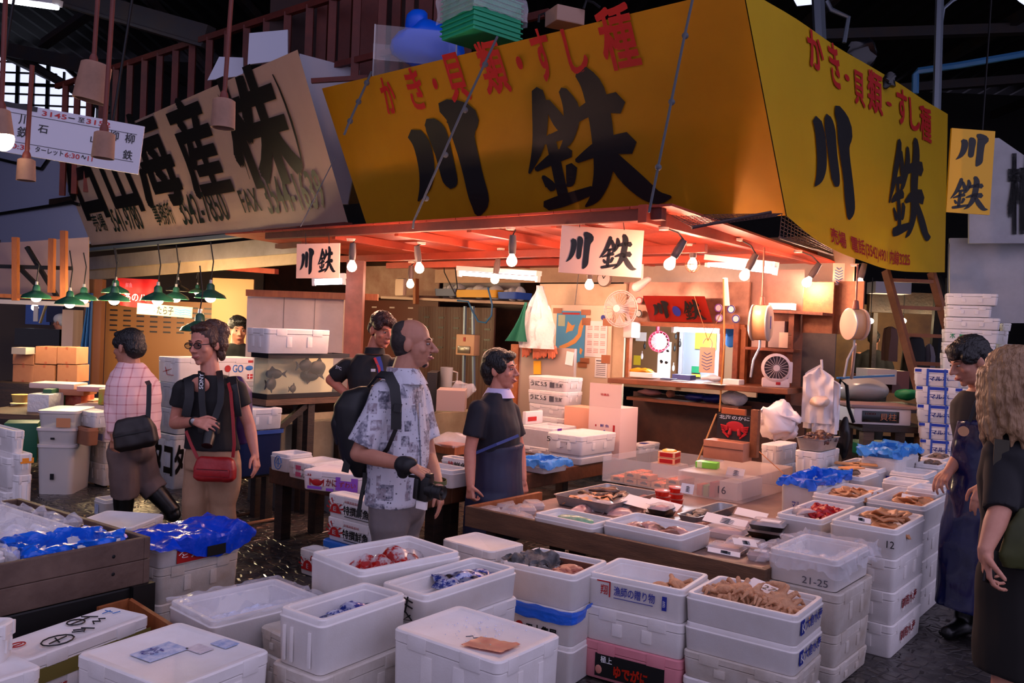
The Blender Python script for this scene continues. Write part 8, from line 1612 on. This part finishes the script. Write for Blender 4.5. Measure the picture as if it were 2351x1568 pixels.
ax_=(wrR-elR).normalized();MB().lathe([(.028,-.012),(.033,-.012),(.033,.012),(.028,.012)],20,Matrix.Translation(wrR-ax_*.02)@ax_.to_track_quat('Z','Y').to_matrix().to_4x4()).done('watch_strap',BLKC,T);MB().ell(wrR-ax_*.02+V((0,-.033,.008)),(.017,.007,.017)).done('watch_face',STEEL,T)
BP=thing('backpack','dark backpack with purple side worn by the woman with glasses','backpack',J(440,1000,Y0+.2));mb=MB();bq=J(478,950,Y0)-f*.22;mb.loft([ring(bq-UP*.22,l*.15,f*.07),ring(bq-UP*.1,l*.19,f*.10),ring(bq+UP*.15,l*.17,f*.09),ring(bq+UP*.24,l*.10,f*.04)]);cloth(mb,BP,mat('purple_nylon',(.20,.08,.32),.5),'bag_body',.012,.006,8,3)
for a in ([(420,886,.05),(432,868,-.04),(436,886,-.13),(436,915,-.165),(428,955,-.15)],[(545,886,.06),(532,868,-.06),(535,886,-.15),(540,915,-.18),(545,955,-.15)]):strap([J(u,v,Y0+d_) for u,v,d_ in a],.06,PACK,'shoulder_strap',BP,.010,[V((0,0,1)),V((0,-.6,.8)),V((0,-1,.3)),V((0,-1,0)),V((0,-1,0))])
CM2=thing('camera','black camera with branded neck strap held by the woman with glasses','camera',J(485,1015,Y0-.25));cx=J(480,985,Y0-.24)
MB(Matrix.Translation(cx)).box(-.065,-.03,-.03,.065,.03,.05,.012).done('body',CB,CM2);MB(Matrix.Translation(cx)).lathe([(0,0),(.036,0),(.038,.05),(.034,.11),(.028,.11),(0,.10)],24,TR((.01,-.01,-.01),.1,1,math.pi/2+.9)).done('lens',CB,CM2);
s1=[J(462,852,Y0-.02),J(463,866,Y0-.115),J(463,890,Y0-.172),J(464,925,Y0-.178),J(468,965,Y0-.19)];s2=[J(503,852,Y0-.02),J(506,868,Y0-.115),J(508,892,Y0-.172),J(506,925,Y0-.18),J(492,965,Y0-.20)]
for k,s_ in enumerate((s1,s2)):strap(s_,.042,PACK,'neck_strap',CM2,.004,[V((0,-.5,1)),V((0,-1,.5)),V((0,-1,.1)),V((0,-1,0)),V((0,-1,0))])
q=J(463,875,Y0-.20);fn=lambda a,b_:q+V((.012,-.004,-.05))+UP*(a*.10)+V((-1,0,0))*(b_*.026);write('SONY',fn,WHITEI,CM2,(0,0,1,1),.012)
RB=thing('shoulder_bag','small red leather shoulder bag hanging before the woman in beige trousers','bag',J(494,1104,Y0-.2));RLm=mat('red_leather',(.62,.09,.10),.4,c2=(.54,.07,.08),scale=8,bump=.1)
q=J(494,1075,Y0-.20);Mr=Matrix.Translation(q)@rotz(-.05);mb=MB(Mr);mb.loft([[(x,y,z) for x,y in rr(w_,d_,.02,4,-w_/2,-d_/2)] for w_,d_,z in ((.22,.05,-.085),(.265,.09,-.06),(.262,.085,0),(.235,.06,.055),(.20,.03,.072))]);cloth(mb,RB,RLm,'bag_body',.008,.004,12,1)
MB(Mr).box(-.11,-.052,-.045,.11,-.040,.0,.006).done('front_pocket',RLm,RB);MB(Mr).box(-.10,-.054,-.004,.10,-.050,.0).done('zip',mat('dark_red_zip',(.30,.04,.05),.4),RB)
strap([J(525,880,Y0-.14),J(530,900,Y0-.20),J(535,960,Y0-.20),J(538,1020,Y0-.22),J(535,1050,Y0-.21)],.02,RLm,'bag_strap',RB,.005,V((0,-1,0)));strap([J(428,990,Y0-.12),J(440,1022,Y0-.19),J(454,1052,Y0-.2)],.02,RLm,'bag_strap',RB,.005,V((0,-1,0)))
# --- man in pink plaid shirt walking away
Y0=6.6;f=V((-.75,.66,0));l=V((-f.y,f.x,0))
T=person('man in a pink plaid shirt with dark shoulder bag and rubber boots, walking away',J(300,1260,Y0))
hc=J(294,797,Y0);HM=lookM(hc,math.atan2(f.y,f.x)-math.pi/2+.35,-.10,0,1.14);mb=MB();head(mb,HM,1.14);mb.cap(J(298,815,Y0),.062,J(304,850,Y0),.07)
sp=[J(300,1060,Y0),J(305,980,Y0),J(305,910,Y0),J(306,868,Y0)];shF,shN=J(275,868,Y0-.06),J(335,872,Y0+.06);elF,wrF=J(262,945,Y0-.12),J(262,1000,Y0-.15);elN,wrN=J(352,950,Y0+.08),J(345,1010,Y0+.02)
mb.loft([ring(sp[0],l*.15,f*.11),ring(sp[1],l*.15,f*.11),ring(sp[2],l*.16,f*.11),ring(sp[3],l*.14,f*.08),ring(J(304,850,Y0),l*.06,f*.055)])
for a,e_,w in ((shF,elF,wrF),(shN,elN,wrN)):mb.cap(a,.05,e_,.042).cap(e_,.042,w,.029)
hand(mb,wrF,J(263,1040,Y0-.16)-wrF,V((.4,.9,0)),1,.35,1.0);hand(mb,wrN,J(340,1045,Y0)-wrN,V((-.4,.6,0)),-1,.35,1.0)
k1,a1=J(285,1110,Y0-.05),J(282,1215,Y0-.02);k2,a2=J(338,1105,Y0+.1),J(398,1200,Y0+.1);h1,h2=J(285,1045,Y0-.05),J(318,1045,Y0+.05)
a1=V((a1.x,a1.y,.10));a2=V((a2.x,a2.y,.16))
for h_,k_,a_ in ((h1,k1,a1),(h2,k2,a2)):mb.cap(h_,.08,k_,.055).cap(k_,.055,a_,.04)
flesh(mb,T,SKINA);facebits(HM,T,1.14,eyes=True)
hairball([((0,-.025,.045),(.083,.098,.085)),((0,-.065,-.005),(.078,.062,.075)),((-.062,.01,.035),(.022,.06,.045)),((.062,.01,.035),(.022,.06,.045)),((0,.05,.088),(.06,.035,.026))],HM,T,HB,1.14,.003,60)
mb=MB();mb.loft([ring(J(306,1008,Y0),l*.20,f*.15),ring(J(306,960,Y0),l*.19,f*.145),ring(sp[2],l*.21,f*.15),ring(J(306,880,Y0),l*.20,f*.12),ring(J(304,850,Y0),l*.13,f*.095),ring(J(301,832,Y0),l*.085,f*.085)])
for a,e_,w,k in ((shF,elF,wrF,.9),(shN,elN,wrN,.85)):mb.cap(a,.074,a.lerp(e_,.3),.074).cap(a.lerp(e_,.3),.072,e_,.066).tube([e_,e_.lerp(w,.5),e_.lerp(w,k)],[.066,.060,.058],16)
cloth(mb,T,PLD,'plaid_shirt',.010,.009,8,3)
mb=MB();mb.ell(J(303,1030,Y0),(.17,.16,.14))
for h_,k_,a_ in ((h1,k1,a1),(h2,k2,a2)):mb.tube([h_+UP*.04,h_.lerp(k_,.5),k_,k_.lerp(a_,.35)],[.12,.11,.105,.10],16)
cloth(mb,T,mat('dusty_trousers',(.40,.34,.33),.8,c2=(.35,.29,.28),scale=5),'trousers',.011,.012,7,5)
for k_,a_,d_ in ((k1,a1,f),(k2,a2,f)):mb=MB();mb.tube([k_.lerp(a_,.18),k_.lerp(a_,.5),a_],[.080,.075,.058],16).cap(a_-UP*.02,.055,a_-UP*.045+V((d_.x,d_.y,0))*.15,.04);cloth(mb,T,mat('black_rubber',(.03,.03,.035),.35),'rubber_boot',.010,.004,8)
BG=thing('shoulder_bag','dark brown shoulder bag at the hip of the man in the plaid shirt','bag',J(310,1035,Y0-.2));q=J(310,995,Y0-.22);Mr=Matrix.Translation(q)@rotz(.15)@Matrix.Rotation(-.22,4,'Y');mb=MB(Mr);mb.loft([[(x,y,z) for x,y in rr(w_,d_,.03,4,-w_/2,-d_/2)] for w_,d_,z in ((.24,.06,-.115),(.30,.13,-.08),(.29,.12,.03),(.25,.07,.10),(.20,.03,.12))]);cloth(mb,BG,mat('dark_brown_leather',(.10,.07,.065),.5),'bag_body',.010,.008,10,4)
strap([J(338,876,Y0-.06),J(343,884,Y0-.15),J(342,930,Y0-.20),J(340,960,Y0-.22)],.035,PACK,'bag_strap',BG,.006,[V((0,-.7,1)),V((0,-1,.2)),V((0,-1,0)),V((0,-1,0))]);MB(Mr).box(-.13,-.066,.0,.12,-.058,.012,.002).done('zip',BLACK,BG)
# --- young worker in black polo shirt
Y0=7.0;f=V((.30,-.95,0));l=V((.95,.30,0))
T=person('young man in a black polo shirt with red placket, hand on his hip, looking down',J(872,1220,Y0))
hc=J(878,757,Y0-.06);HM=lookM(hc,math.atan2(f.y,f.x)-math.pi/2+.42,-.26,0,1.13);mb=MB();head(mb,HM,1.13);mb.cap(J(868,778,Y0),.062,J(857,818,Y0),.072)
sp=[J(860,1000,Y0),J(858,925,Y0),J(856,870,Y0),J(856,830,Y0)];shR,shL=J(800,840,Y0),J(905,842,Y0);elR,wrR=J(760,872,Y0+.02),J(800,908,Y0-.10);elL,wrL=J(930,900,Y0+.05),J(915,940,Y0-.1)
mb.loft([ring(sp[0],l*.15,f*.11),ring(sp[1],l*.14,f*.10),ring(sp[2],l*.16,f*.11),ring(sp[3],l*.15,f*.08),ring(J(856,812,Y0),l*.06,f*.055)])
for a,e_,w in ((shR,elR,wrR),(shL,elL,wrL)):mb.cap(a,.052,e_,.044).cap(e_,.044,w,.030)
hand(mb,wrR,J(826,898,Y0-.16)-wrR,V((.2,.9,-.3)),1,.5,1.0);hand(mb,wrL,J(905,960,Y0-.14)-wrL,V((-1,0,0)),-1,.4)
for sd in (-1,1):hp=sp[0]+l*sd*.09;mb.cap(hp,.08,V((hp.x,hp.y,.5)),.05).cap(V((hp.x,hp.y,.5)),.05,V((hp.x,hp.y,.06)),.04)
flesh(mb,T,mat('warm_skin',(.80,.50,.38),.5,c2=(.74,.42,.31),scale=9));facebits(HM,T,1.13,.006,eyes=True)
hairball([((0,-.020,.055),(.086,.094,.080)),((0,-.06,.0),(.080,.060,.07)),((-.062,.02,.045),(.026,.058,.045)),((.062,.02,.045),(.026,.058,.045)),((.0,.062,.078),(.062,.036,.034)),((-.03,.075,.06),(.035,.022,.03))],HM,T,mat('auburn_hair',(.24,.10,.07),.45,c2=(.15,.06,.045),scale=22,bump=.7,bscale=90),1.13,.004,55)
MB().ell(HM@V((-.082,-.008,-.03)),(.012,.012,.022)).done('ear_bud',PAPER,T)
mb=MB();mb.loft([ring(J(860,960,Y0),l*.185,f*.14),ring(sp[1],l*.185,f*.14),ring(sp[2],l*.20,f*.145),ring(J(856,842,Y0),l*.20,f*.115),ring(J(857,814,Y0),l*.13,f*.10)])
for a,e_ in ((shR,elR),(shL,elL)):mb.cap(a,.074,a.lerp(e_,.2),.074).tube([a,a.lerp(e_,.4),a.lerp(e_,.80)],[.07,.074,.078],16)
cloth(mb,T,mat('black_polo',(.05,.035,.045),.75),'polo_shirt',.010,.008,8,6)
cq=J(860,806,Y0-.02);mb=MB();mb.loft([ring(cq-UP*.02,l*.085,f*.085),ring(cq+UP*.03,l*.075,f*.075),ring(cq+UP*.025,l*.068,f*.068),ring(cq-UP*.02,l*.072,f*.072)],False,False);mb.done('collar',mat('black_polo',(.05,.035,.045)),T)
strap([J(866,820,Y0-.10),J(871,836,Y0-.135),J(874,856,Y0-.15)],.05,mat('blue_undershirt',(.12,.20,.50),.7),'undershirt',T,.004,V((.3,-1,.2)));strap([J(860,822,Y0-.115),J(870,845,Y0-.15),J(874,870,Y0-.155)],.02,RED,'red_placket',T,.006,V((.3,-1,.2)))
q=J(771,846,Y0-.08);write('JYC',lambda a,b_:q+V((.05,-.01,-.02))*a+UP*.03*b_+V((0,-.012,0)),PAPER,T,(0,0,1,1),.01);strap([J(852,850,Y0-.16),J(862,850,Y0-.165)],.022,PAPER,'name_badge',T,.004,V((0,-1,0)))
mb=MB()
for sd in (-1,1):hp=sp[0]+l*sd*.09;mb.tube([hp+UP*.1,V((hp.x,hp.y,.5)),V((hp.x,hp.y,.05))],[.12,.09,.08],16)
cloth(mb,T,BLKC,'trousers',.012)
# --- woman in navy shirt and apron
Y0=6.16;f=V((.93,-.37,0));l=V((.37,.93,0))
T=person('short haired woman in a navy shirt and long blue apron, smiling to the right',J(1135,1330,Y0))
hc=J(1150,848,Y0);HM=lookM(hc,math.atan2(f.y,f.x)-math.pi/2+.02,.02,0,1.16);mb=MB();head(mb,HM,1.16,True,jaw=1.0,nose=.85);mb.cap(J(1146,872,Y0),.058,J(1142,915,Y0),.066)
sp=[J(1136,1130,Y0),J(1140,1040,Y0),J(1140,980,Y0),J(1138,932,Y0)];shR,shL=J(1098,942,Y0-.16),J(1172,945,Y0+.14);elR,wrR=J(1079,1035,Y0-.20),J(1080,1112,Y0-.26);elL,wrL=J(1192,1030,Y0+.18),J(1200,1100,Y0+.10)
mb.loft([ring(sp[0],l*.15,f*.11),ring(sp[1],l*.14,f*.11),ring(sp[2],l*.145,f*.11),ring(sp[3],l*.14,f*.08),ring(J(1142,908,Y0),l*.06,f*.055)])
for a,e_,w in ((shR,elR,wrR),(shL,elL,wrL)):mb.cap(a,.052,e_,.042).cap(e_,.043,e_.lerp(w,.35),.042).cap(e_.lerp(w,.35),.042,w,.030)
hand(mb,wrR,J(1080,1150,Y0-.27)-wrR,V((.75,.65,0)),1,1.15,1.0,0,.9);hand(mb,wrL,J(1204,1135,Y0+.08)-wrL,V((-.5,.5,0)),-1,.5)
for sd in (-1,1):hp=sp[0]+l*sd*.08;mb.cap(hp,.075,V((hp.x,hp.y,.42)),.05).cap(V((hp.x,hp.y,.42)),.05,V((hp.x,hp.y,.08)),.035)
flesh(mb,T,SKIN);facebits(HM,T,1.16,.006)
hairball([((0,-.025,.050),(.088,.100,.084)),((0,-.070,.0),(.082,.062,.080)),((0,-.065,-.055),(.062,.045,.05)),((-.066,.012,.03),(.026,.052,.055)),((.066,.012,.03),(.026,.052,.055)),((0,.055,.085),(.058,.038,.030))],HM,T,HB,1.16,.003,60)
mb=MB();mb.loft([ring(J(1140,1060,Y0),l*.185,f*.145),ring(J(1140,1010,Y0),l*.19,f*.155),ring(sp[2],l*.195,f*.16),ring(J(1138,945,Y0),l*.19,f*.13),ring(J(1140,918,Y0),l*.14,f*.105),ring(J(1143,900,Y0),l*.085,f*.085)])
for a,e_ in ((shR,elR),(shL,elL)):mb.cap(a,.072,a.lerp(e_,.2),.072).tube([a,a.lerp(e_,.4),a.lerp(e_,.66)],[.07,.074,.078],16)
cloth(mb,T,NAVY,'navy_shirt',.010,.006,8,8)
cq=J(1145,897,Y0);mb=MB();mb.loft([ring(cq-UP*.045,l*.10,f*.112),ring(cq+UP*.02,l*.072,f*.076),ring(cq+UP*.016,l*.066,f*.070),ring(cq-UP*.03,l*.08,f*.09)],False,False);mb.done('white_collar',mat('pale_lilac_cloth',(.78,.74,.86),.7),T)
mb=MB();mb.loft([ring(V((sp[0].x,sp[0].y,.20)),l*.25,f*.20),ring(V((sp[0].x,sp[0].y,.5)),l*.235,f*.19),ring(J(1140,1120,Y0),l*.21,f*.175),ring(J(1140,1060,Y0),l*.20,f*.165),ring(J(1142,1030,Y0),l*.195,f*.165),ring(J(1148,1018,Y0),l*.185,f*.16)]);cloth(mb,T,NAVYA,'apron',.011,.007,6,3)
strap([J(1092,1040,Y0-.20),J(1140,1020,Y0-.22),J(1190,1000,Y0-.12)],.02,mat('blue_tape',(.20,.26,.50),.6),'apron_tie',T,.004,V((0,-1,0)))
for sd in (-1,1):hp=sp[0]+l*sd*.08;MB().cap(V((hp.x,hp.y,.05)),.05,V((hp.x,hp.y,.04))+f*.16,.04).done('boot',BLKC,T)
# --- man in waterproof apron at the right
Y0=5.0;f=V((-.80,-.60,0));l=V((-f.y,f.x,0));l=V((.60,-.80,0))*-1
T=person('black haired man in a dark shirt and long blue waterproof apron, reaching into a box',J(2252,1480,Y0))
hc=J(2226,829,Y0-.02);HM=lookM(hc,math.atan2(f.y,f.x)-math.pi/2-.58,-.38,0,1.10);mb=MB();head(mb,HM,1.10);mb.cap(J(2238,858,Y0),.056,J(2256,895,Y0+.02),.064)
sp=[J(2266,1130,Y0),J(2272,1050,Y0),J(2268,980,Y0),J(2264,915,Y0)];shA,shB=J(2240,935,Y0+.16),J(2296,930,Y0-.16);elA,wrA=J(2215,1030,Y0+.10),J(2180,1080,Y0-.02);elB,wrB=J(2300,1040,Y0-.22),J(2258,1112,Y0-.28)
mb.loft([ring(sp[0],l*.15,f*.11),ring(sp[1],l*.14,f*.10),ring(sp[2],l*.15,f*.11),ring(sp[3],l*.15,f*.08),ring(J(2256,890,Y0),l*.06,f*.06)])
for a,e_,w in ((shA,elA,wrA),(shB,elB,wrB)):mb.cap(a,.052,e_,.043).cap(e_,.043,e_.lerp(w,.35),.042).cap(e_.lerp(w,.35),.042,w,.030)
hand(mb,wrA,J(2152,1112,Y0-.08)-wrA,V((-.2,-.2,-1)),-1,.55,1.05,.02,.6);hand(mb,wrB,J(2248,1150,Y0-.30)-wrB,V((.6,.6,0)),-1,.35,1.05,.03,.3)
for sd in (-1,1):hp=sp[0]+l*sd*.09;mb.cap(hp,.08,V((hp.x,hp.y,.48)),.05).cap(V((hp.x,hp.y,.48)),.05,V((hp.x,hp.y,.08)),.04)
flesh(mb,T,SKINA);facebits(HM,T,1.10)
hairball([((0,-.020,.052),(.086,.098,.084)),((0,-.06,.005),(.082,.062,.075)),((-.062,.015,.04),(.024,.058,.048)),((.062,.015,.04),(.024,.058,.048)),((0,.058,.080),(.062,.040,.034)),((0,.075,.055),(.045,.022,.028))],HM,T,HB,1.12,.004,50)
mb=MB();mb.loft([ring(J(2270,1090,Y0),l*.175,f*.135),ring(sp[1],l*.18,f*.14),ring(sp[2],l*.20,f*.145),ring(J(2266,930,Y0),l*.20,f*.12),ring(J(2260,900,Y0),l*.12,f*.10)])
for a,e_ in ((shA,elA),(shB,elB)):mb.cap(a,.074,a.lerp(e_,.2),.074).tube([a,a.lerp(e_,.4),a.lerp(e_,.72)],[.07,.076,.080],16)
cloth(mb,T,mat('charcoal_shirt',(.085,.075,.10),.8),'dark_shirt',.010,.007,8,9)
RA=mat('wet_blue_apron',(.07,.10,.30),.16,c2=(.045,.07,.21),scale=4,bump=.15,bscale=10,spec=.7);mb=MB();fq=f*.02
mb.loft([ring(V((sp[0].x,sp[0].y,.18))+fq,l*.24,f*.19),ring(V((sp[0].x,sp[0].y,.5))+fq,l*.23,f*.18),ring(J(2266,1130,Y0)+fq,l*.20,f*.165),ring(J(2270,1060,Y0)+fq,l*.19,f*.155),ring(J(2268,1010,Y0)+f*.05,l*.15,f*.12),ring(J(2258,965,Y0)+f*.07,l*.10,f*.09)]);cloth(mb,T,RA,'waterproof_apron',.011,.014,6,6)
strap([J(2226,968,Y0-.10),J(2240,925,Y0-.11),J(2262,892,Y0-.06)],.018,BLACK,'apron_strap',T,.004,V((-.5,-1,0)));MB().lathe([(0,0),(.028,0),(.028,.004),(0,.004)],18,frm(J(2212,990,Y0-.18),(.9,-.3,0),UP)).done('round_badge',mat('tan_badge',(.72,.52,.36),.5),T)
for sd in (-1,1):hp=sp[0]+l*sd*.09;mb=MB();mb.cap(V((hp.x,hp.y,.14)),.06,V((hp.x,hp.y,.07)),.058).cap(V((hp.x,hp.y,.055)),.055,V((hp.x,hp.y,.045))+f*.19,.042);cloth(mb,T,mat('black_rubber',(.03,.03,.035)),'rubber_boot',.010,.002)
# --- blonde woman at the right edge
Y0=3.35;f=V((-.55,.83,0));l=V((-f.y,f.x,0))
T=person('blonde woman in dark sweater and long dark skirt, phone in hand, right edge',J(2335,1800,Y0))
hc=J(2318,872,Y0);HM=lookM(hc,math.atan2(f.y,f.x)-math.pi/2+.25,-.12,0,1.0);mb=MB();head(mb,HM,1.0,True);mb.cap(J(2322,920,Y0),.05,J(2338,985,Y0),.056)
sp=[J(2352,1310,Y0),J(2352,1200,Y0),J(2350,1100,Y0),J(2345,1030,Y0)];shA=J(2306,1030,Y0-.03);shB=J(2415,1040,Y0+.02);elA,wrA=J(2296,1172,Y0-.16),J(2262,1262,Y0-.22);elB,wrB=J(2440,1180,Y0),J(2440,1290,Y0)
mb.loft([ring(sp[0],l*.16,f*.11),ring(sp[1],l*.13,f*.10),ring(sp[2],l*.14,f*.10),ring(sp[3],l*.14,f*.08),ring(J(2338,980,Y0),l*.055,f*.055)])
for a,e_,w in ((shA,elA,wrA),(shB,elB,wrB)):mb.cap(a,.048,e_,.040).cap(e_,.040,e_.lerp(w,.35),.040).cap(e_.lerp(w,.35),.040,w,.026)
hand(mb,wrA,J(2266,1318,Y0-.22)-wrA,V((.9,-.3,0)),1,.55,1.0,.02,.6);hand(mb,wrB,J(2440,1340,Y0)-wrB,V((-1,0,0)),-1,.4)
for sd in (-1,1):hp=sp[0]+l*sd*.09;mb.cap(hp,.09,V((hp.x,hp.y,.46)),.056).cap(V((hp.x,hp.y,.46)),.056,V((hp.x,hp.y,.33)),.055).cap(V((hp.x,hp.y,.33)),.055,V((hp.x,hp.y,.09)),.035).cap(V((hp.x,hp.y,.05)),.04,V((hp.x,hp.y,.035))+f*.15,.03)
flesh(mb,T,mat('pale_skin',(.78,.56,.46),.5,c2=(.72,.48,.39),scale=9));facebits(HM,T,1.0,browm=HBR)
BLH=mat('blonde_hair',(.68,.53,.38),.5,c2=(.42,.31,.22),scale=16,amt=.3,bump=.8,bscale=70,stretch=(1,1,.22))
def lock(mb):
 for k in range(15):
  a=math.radians(70+220*k/14);r0=.085;p0=HM@V((r0*math.cos(a),r0*1.1*math.sin(a)-.01,.03));p1=HM@V((.10*math.cos(a),.11*math.sin(a)-.015,-.06));p2=HM@V((.105*math.cos(a+.1),.115*math.sin(a)-.02,-.16-.03*(k%3)));p3=p2-UP*(.04+.02*(k%2));mb.cap(p0,.028,p1,.028,8).cap(p1,.026,p2,.022,8).cap(p2,.020,p3,.006,8)
hairball([((0,-.02,.052),(.090,.104,.084)),((0,-.07,-.02),(.088,.062,.09)),((-.070,.0,-.03),(.03,.055,.09)),((.070,.0,-.03),(.03,.055,.09))],HM,T,BLH,1.0,.006,24,.006,'long_hair',lock)
mb=MB();mb.loft([ring(J(2352,1290,Y0),l*.19,f*.14),ring(sp[1],l*.175,f*.135),ring(sp[2],l*.19,f*.14),ring(J(2348,1035,Y0),l*.185,f*.11),ring(J(2342,1000,Y0),l*.11,f*.09),ring(J(2340,985,Y0),l*.075,f*.075)])
for a,e_ in ((shA,elA),(shB,elB)):mb.cap(a,.066,a.lerp(e_,.3),.066).tube([a,a.lerp(e_,.5),a.lerp(e_,1.02)],[.064,.066,.062],16)
cloth(mb,T,mat('navy_sweater',(.055,.055,.075),.85),'sweater',.010,.006,8,3)
mb=MB();mb.loft([ring(J(2362,1536,Y0),l*.20,f*.17),ring(J(2360,1430,Y0),l*.205,f*.17),ring(sp[0],l*.185,f*.155),ring(J(2352,1270,Y0),l*.175,f*.135)]);cloth(mb,T,mat('dark_olive_skirt',(.075,.065,.055),.85),'skirt',.011,.014,5,8)
strap([J(2300,1010,Y0-.09),J(2296,1080,Y0-.11),J(2300,1150,Y0-.13),J(2310,1190,Y0-.14)],.05,mat('khaki_scarf',(.22,.20,.15),.8),'scarf',T,.012,V((-.4,-1,0)))
for sd in (-1,1):hp=sp[0]+l*sd*.09;MB().cap(V((hp.x,hp.y,.045)),.045,V((hp.x,hp.y,.035))+f*.17,.035).done('shoe',BLKC,T)
PH_=thing('mobile_phone','black mobile phone in the hand of the blonde woman','phone',J(2266,1300,Y0-.09));MB(Matrix.Translation(J(2274,1300,Y0-.225))@rotz(.6)@Matrix.Rotation(.3,4,'Y')).box(-.034,-.006,-.06,.034,.006,.06,.005).done('phone_body',CB,PH_)
mb=MB();q=J(2372,1245,Y0-.20);mb.loft([ring(q-UP*.10,V((.11,0,0)),V((0,.03,0))),ring(q-UP*.05,V((.135,0,0)),V((0,.04,0))),ring(q+UP*.06,V((.10,0,0)),V((0,.03,0))),ring(q+UP*.12,V((.05,0,0)),V((0,.015,0)))]);o=cloth(mb,None,mat('olive_green_bag',(.24,.26,.08),.7,c2=(.16,.18,.06),scale=5),'shoulder_bag',.012,.014,7,2);tag(o,'olive green cloth bag at the hip of the blonde woman','bag')
# --- small figures far behind
def figure(label,u,vt,y,hpx,top,skin,hair,bare=False,yaw=0,cap_=None):
 s=hpx*y/FPX/.235;hc=J(u,vt+hpx*.5,y);T=person(label,hc);HM=lookM(hc,yaw,-.1,0,s);mb=MB();head(mb,HM,s);z=hc.z
 c=lambda dx,dz,dy=0:hc+V((math.cos(yaw)*dx-math.sin(yaw)*dy,math.sin(yaw)*dx+math.cos(yaw)*dy,dz))
 mb.cap(c(0,-.07),.055*s,c(0,-.17),.06*s)
 lv=V((math.cos(yaw),math.sin(yaw),0));fv=V((-math.sin(yaw),math.cos(yaw),0))
 mb.loft([ring(c(0,-.75),lv*.15,fv*.10),ring(c(0,-.45),lv*.15,fv*.10),ring(c(0,-.22),lv*.14,fv*.08)])
 for sd in (-1,1):mb.cap(c(sd*.19,-.24),.05,c(sd*.24,-.50),.042).cap(c(sd*.24,-.50),.042,c(sd*.17,-.68,.16),.03);hand(mb,c(sd*.17,-.68,.16),fv*.5-UP*.5-lv*sd*.3,-UP,sd,.4);hp=c(sd*.09,-.78);mb.cap(hp,.08,V((hp.x,hp.y,z*.3)),.05).cap(V((hp.x,hp.y,z*.3)),.05,V((hp.x,hp.y,.06)),.04)
 flesh(mb,T,skin,voxel=.010)
 mb=MB();mb.loft([ring(c(0,-.80),lv*.18,fv*.13),ring(c(0,-.45),lv*.19,fv*.13),ring(c(0,-.22),lv*.18,fv*.10),ring(c(0,-.15),lv*.08,fv*.07)])
 for sd in (-1,1):mb.tube([c(sd*.17,-.22),c(sd*.22,-.40),c(sd*.24,-.50)],[.07,.07,.065],12)
 cloth(mb,T,top,'shirt',.014);mb=MB()
 for sd in (-1,1):hp=c(sd*.09,-.74);mb.tube([hp,V((hp.x,hp.y,.05))],[.12,.08],12)
 cloth(mb,T,BLKC,'trousers',.016)
 if cap_:hairball([((0,-.01,.05),(.092,.104,.082)),((0,-.06,-.01),(.084,.06,.06))],HM,T,cap_,s,.002,20,.009,'white_cap')
 else:hairball([((0,-.02,.052),(.088,.10,.084)),((0,-.06,.0),(.08,.06,.07)),((0,.055,.085),(.06,.036,.03))],HM,T,hair,s,.006,28,.009)
 facebits(HM,T,s);return T
figure('person in a dark vest at the back of the left stall beside the tank',546,728,10.3,60,BLKC,SKINA,HB,yaw=math.pi+.5)
figure('person in a white cap far behind the black counter at the left',138,722,14.3,36,mat('pale_work_shirt',(.66,.66,.70),.7),SKIN,HB,yaw=1.4,cap_=mat('white_cotton',(.86,.86,.88),.7))
figure('person in a black shirt seen from behind in the yellow lit alley',2006,761,12.6,36,BLKC,SKINA,HB,yaw=-.5)
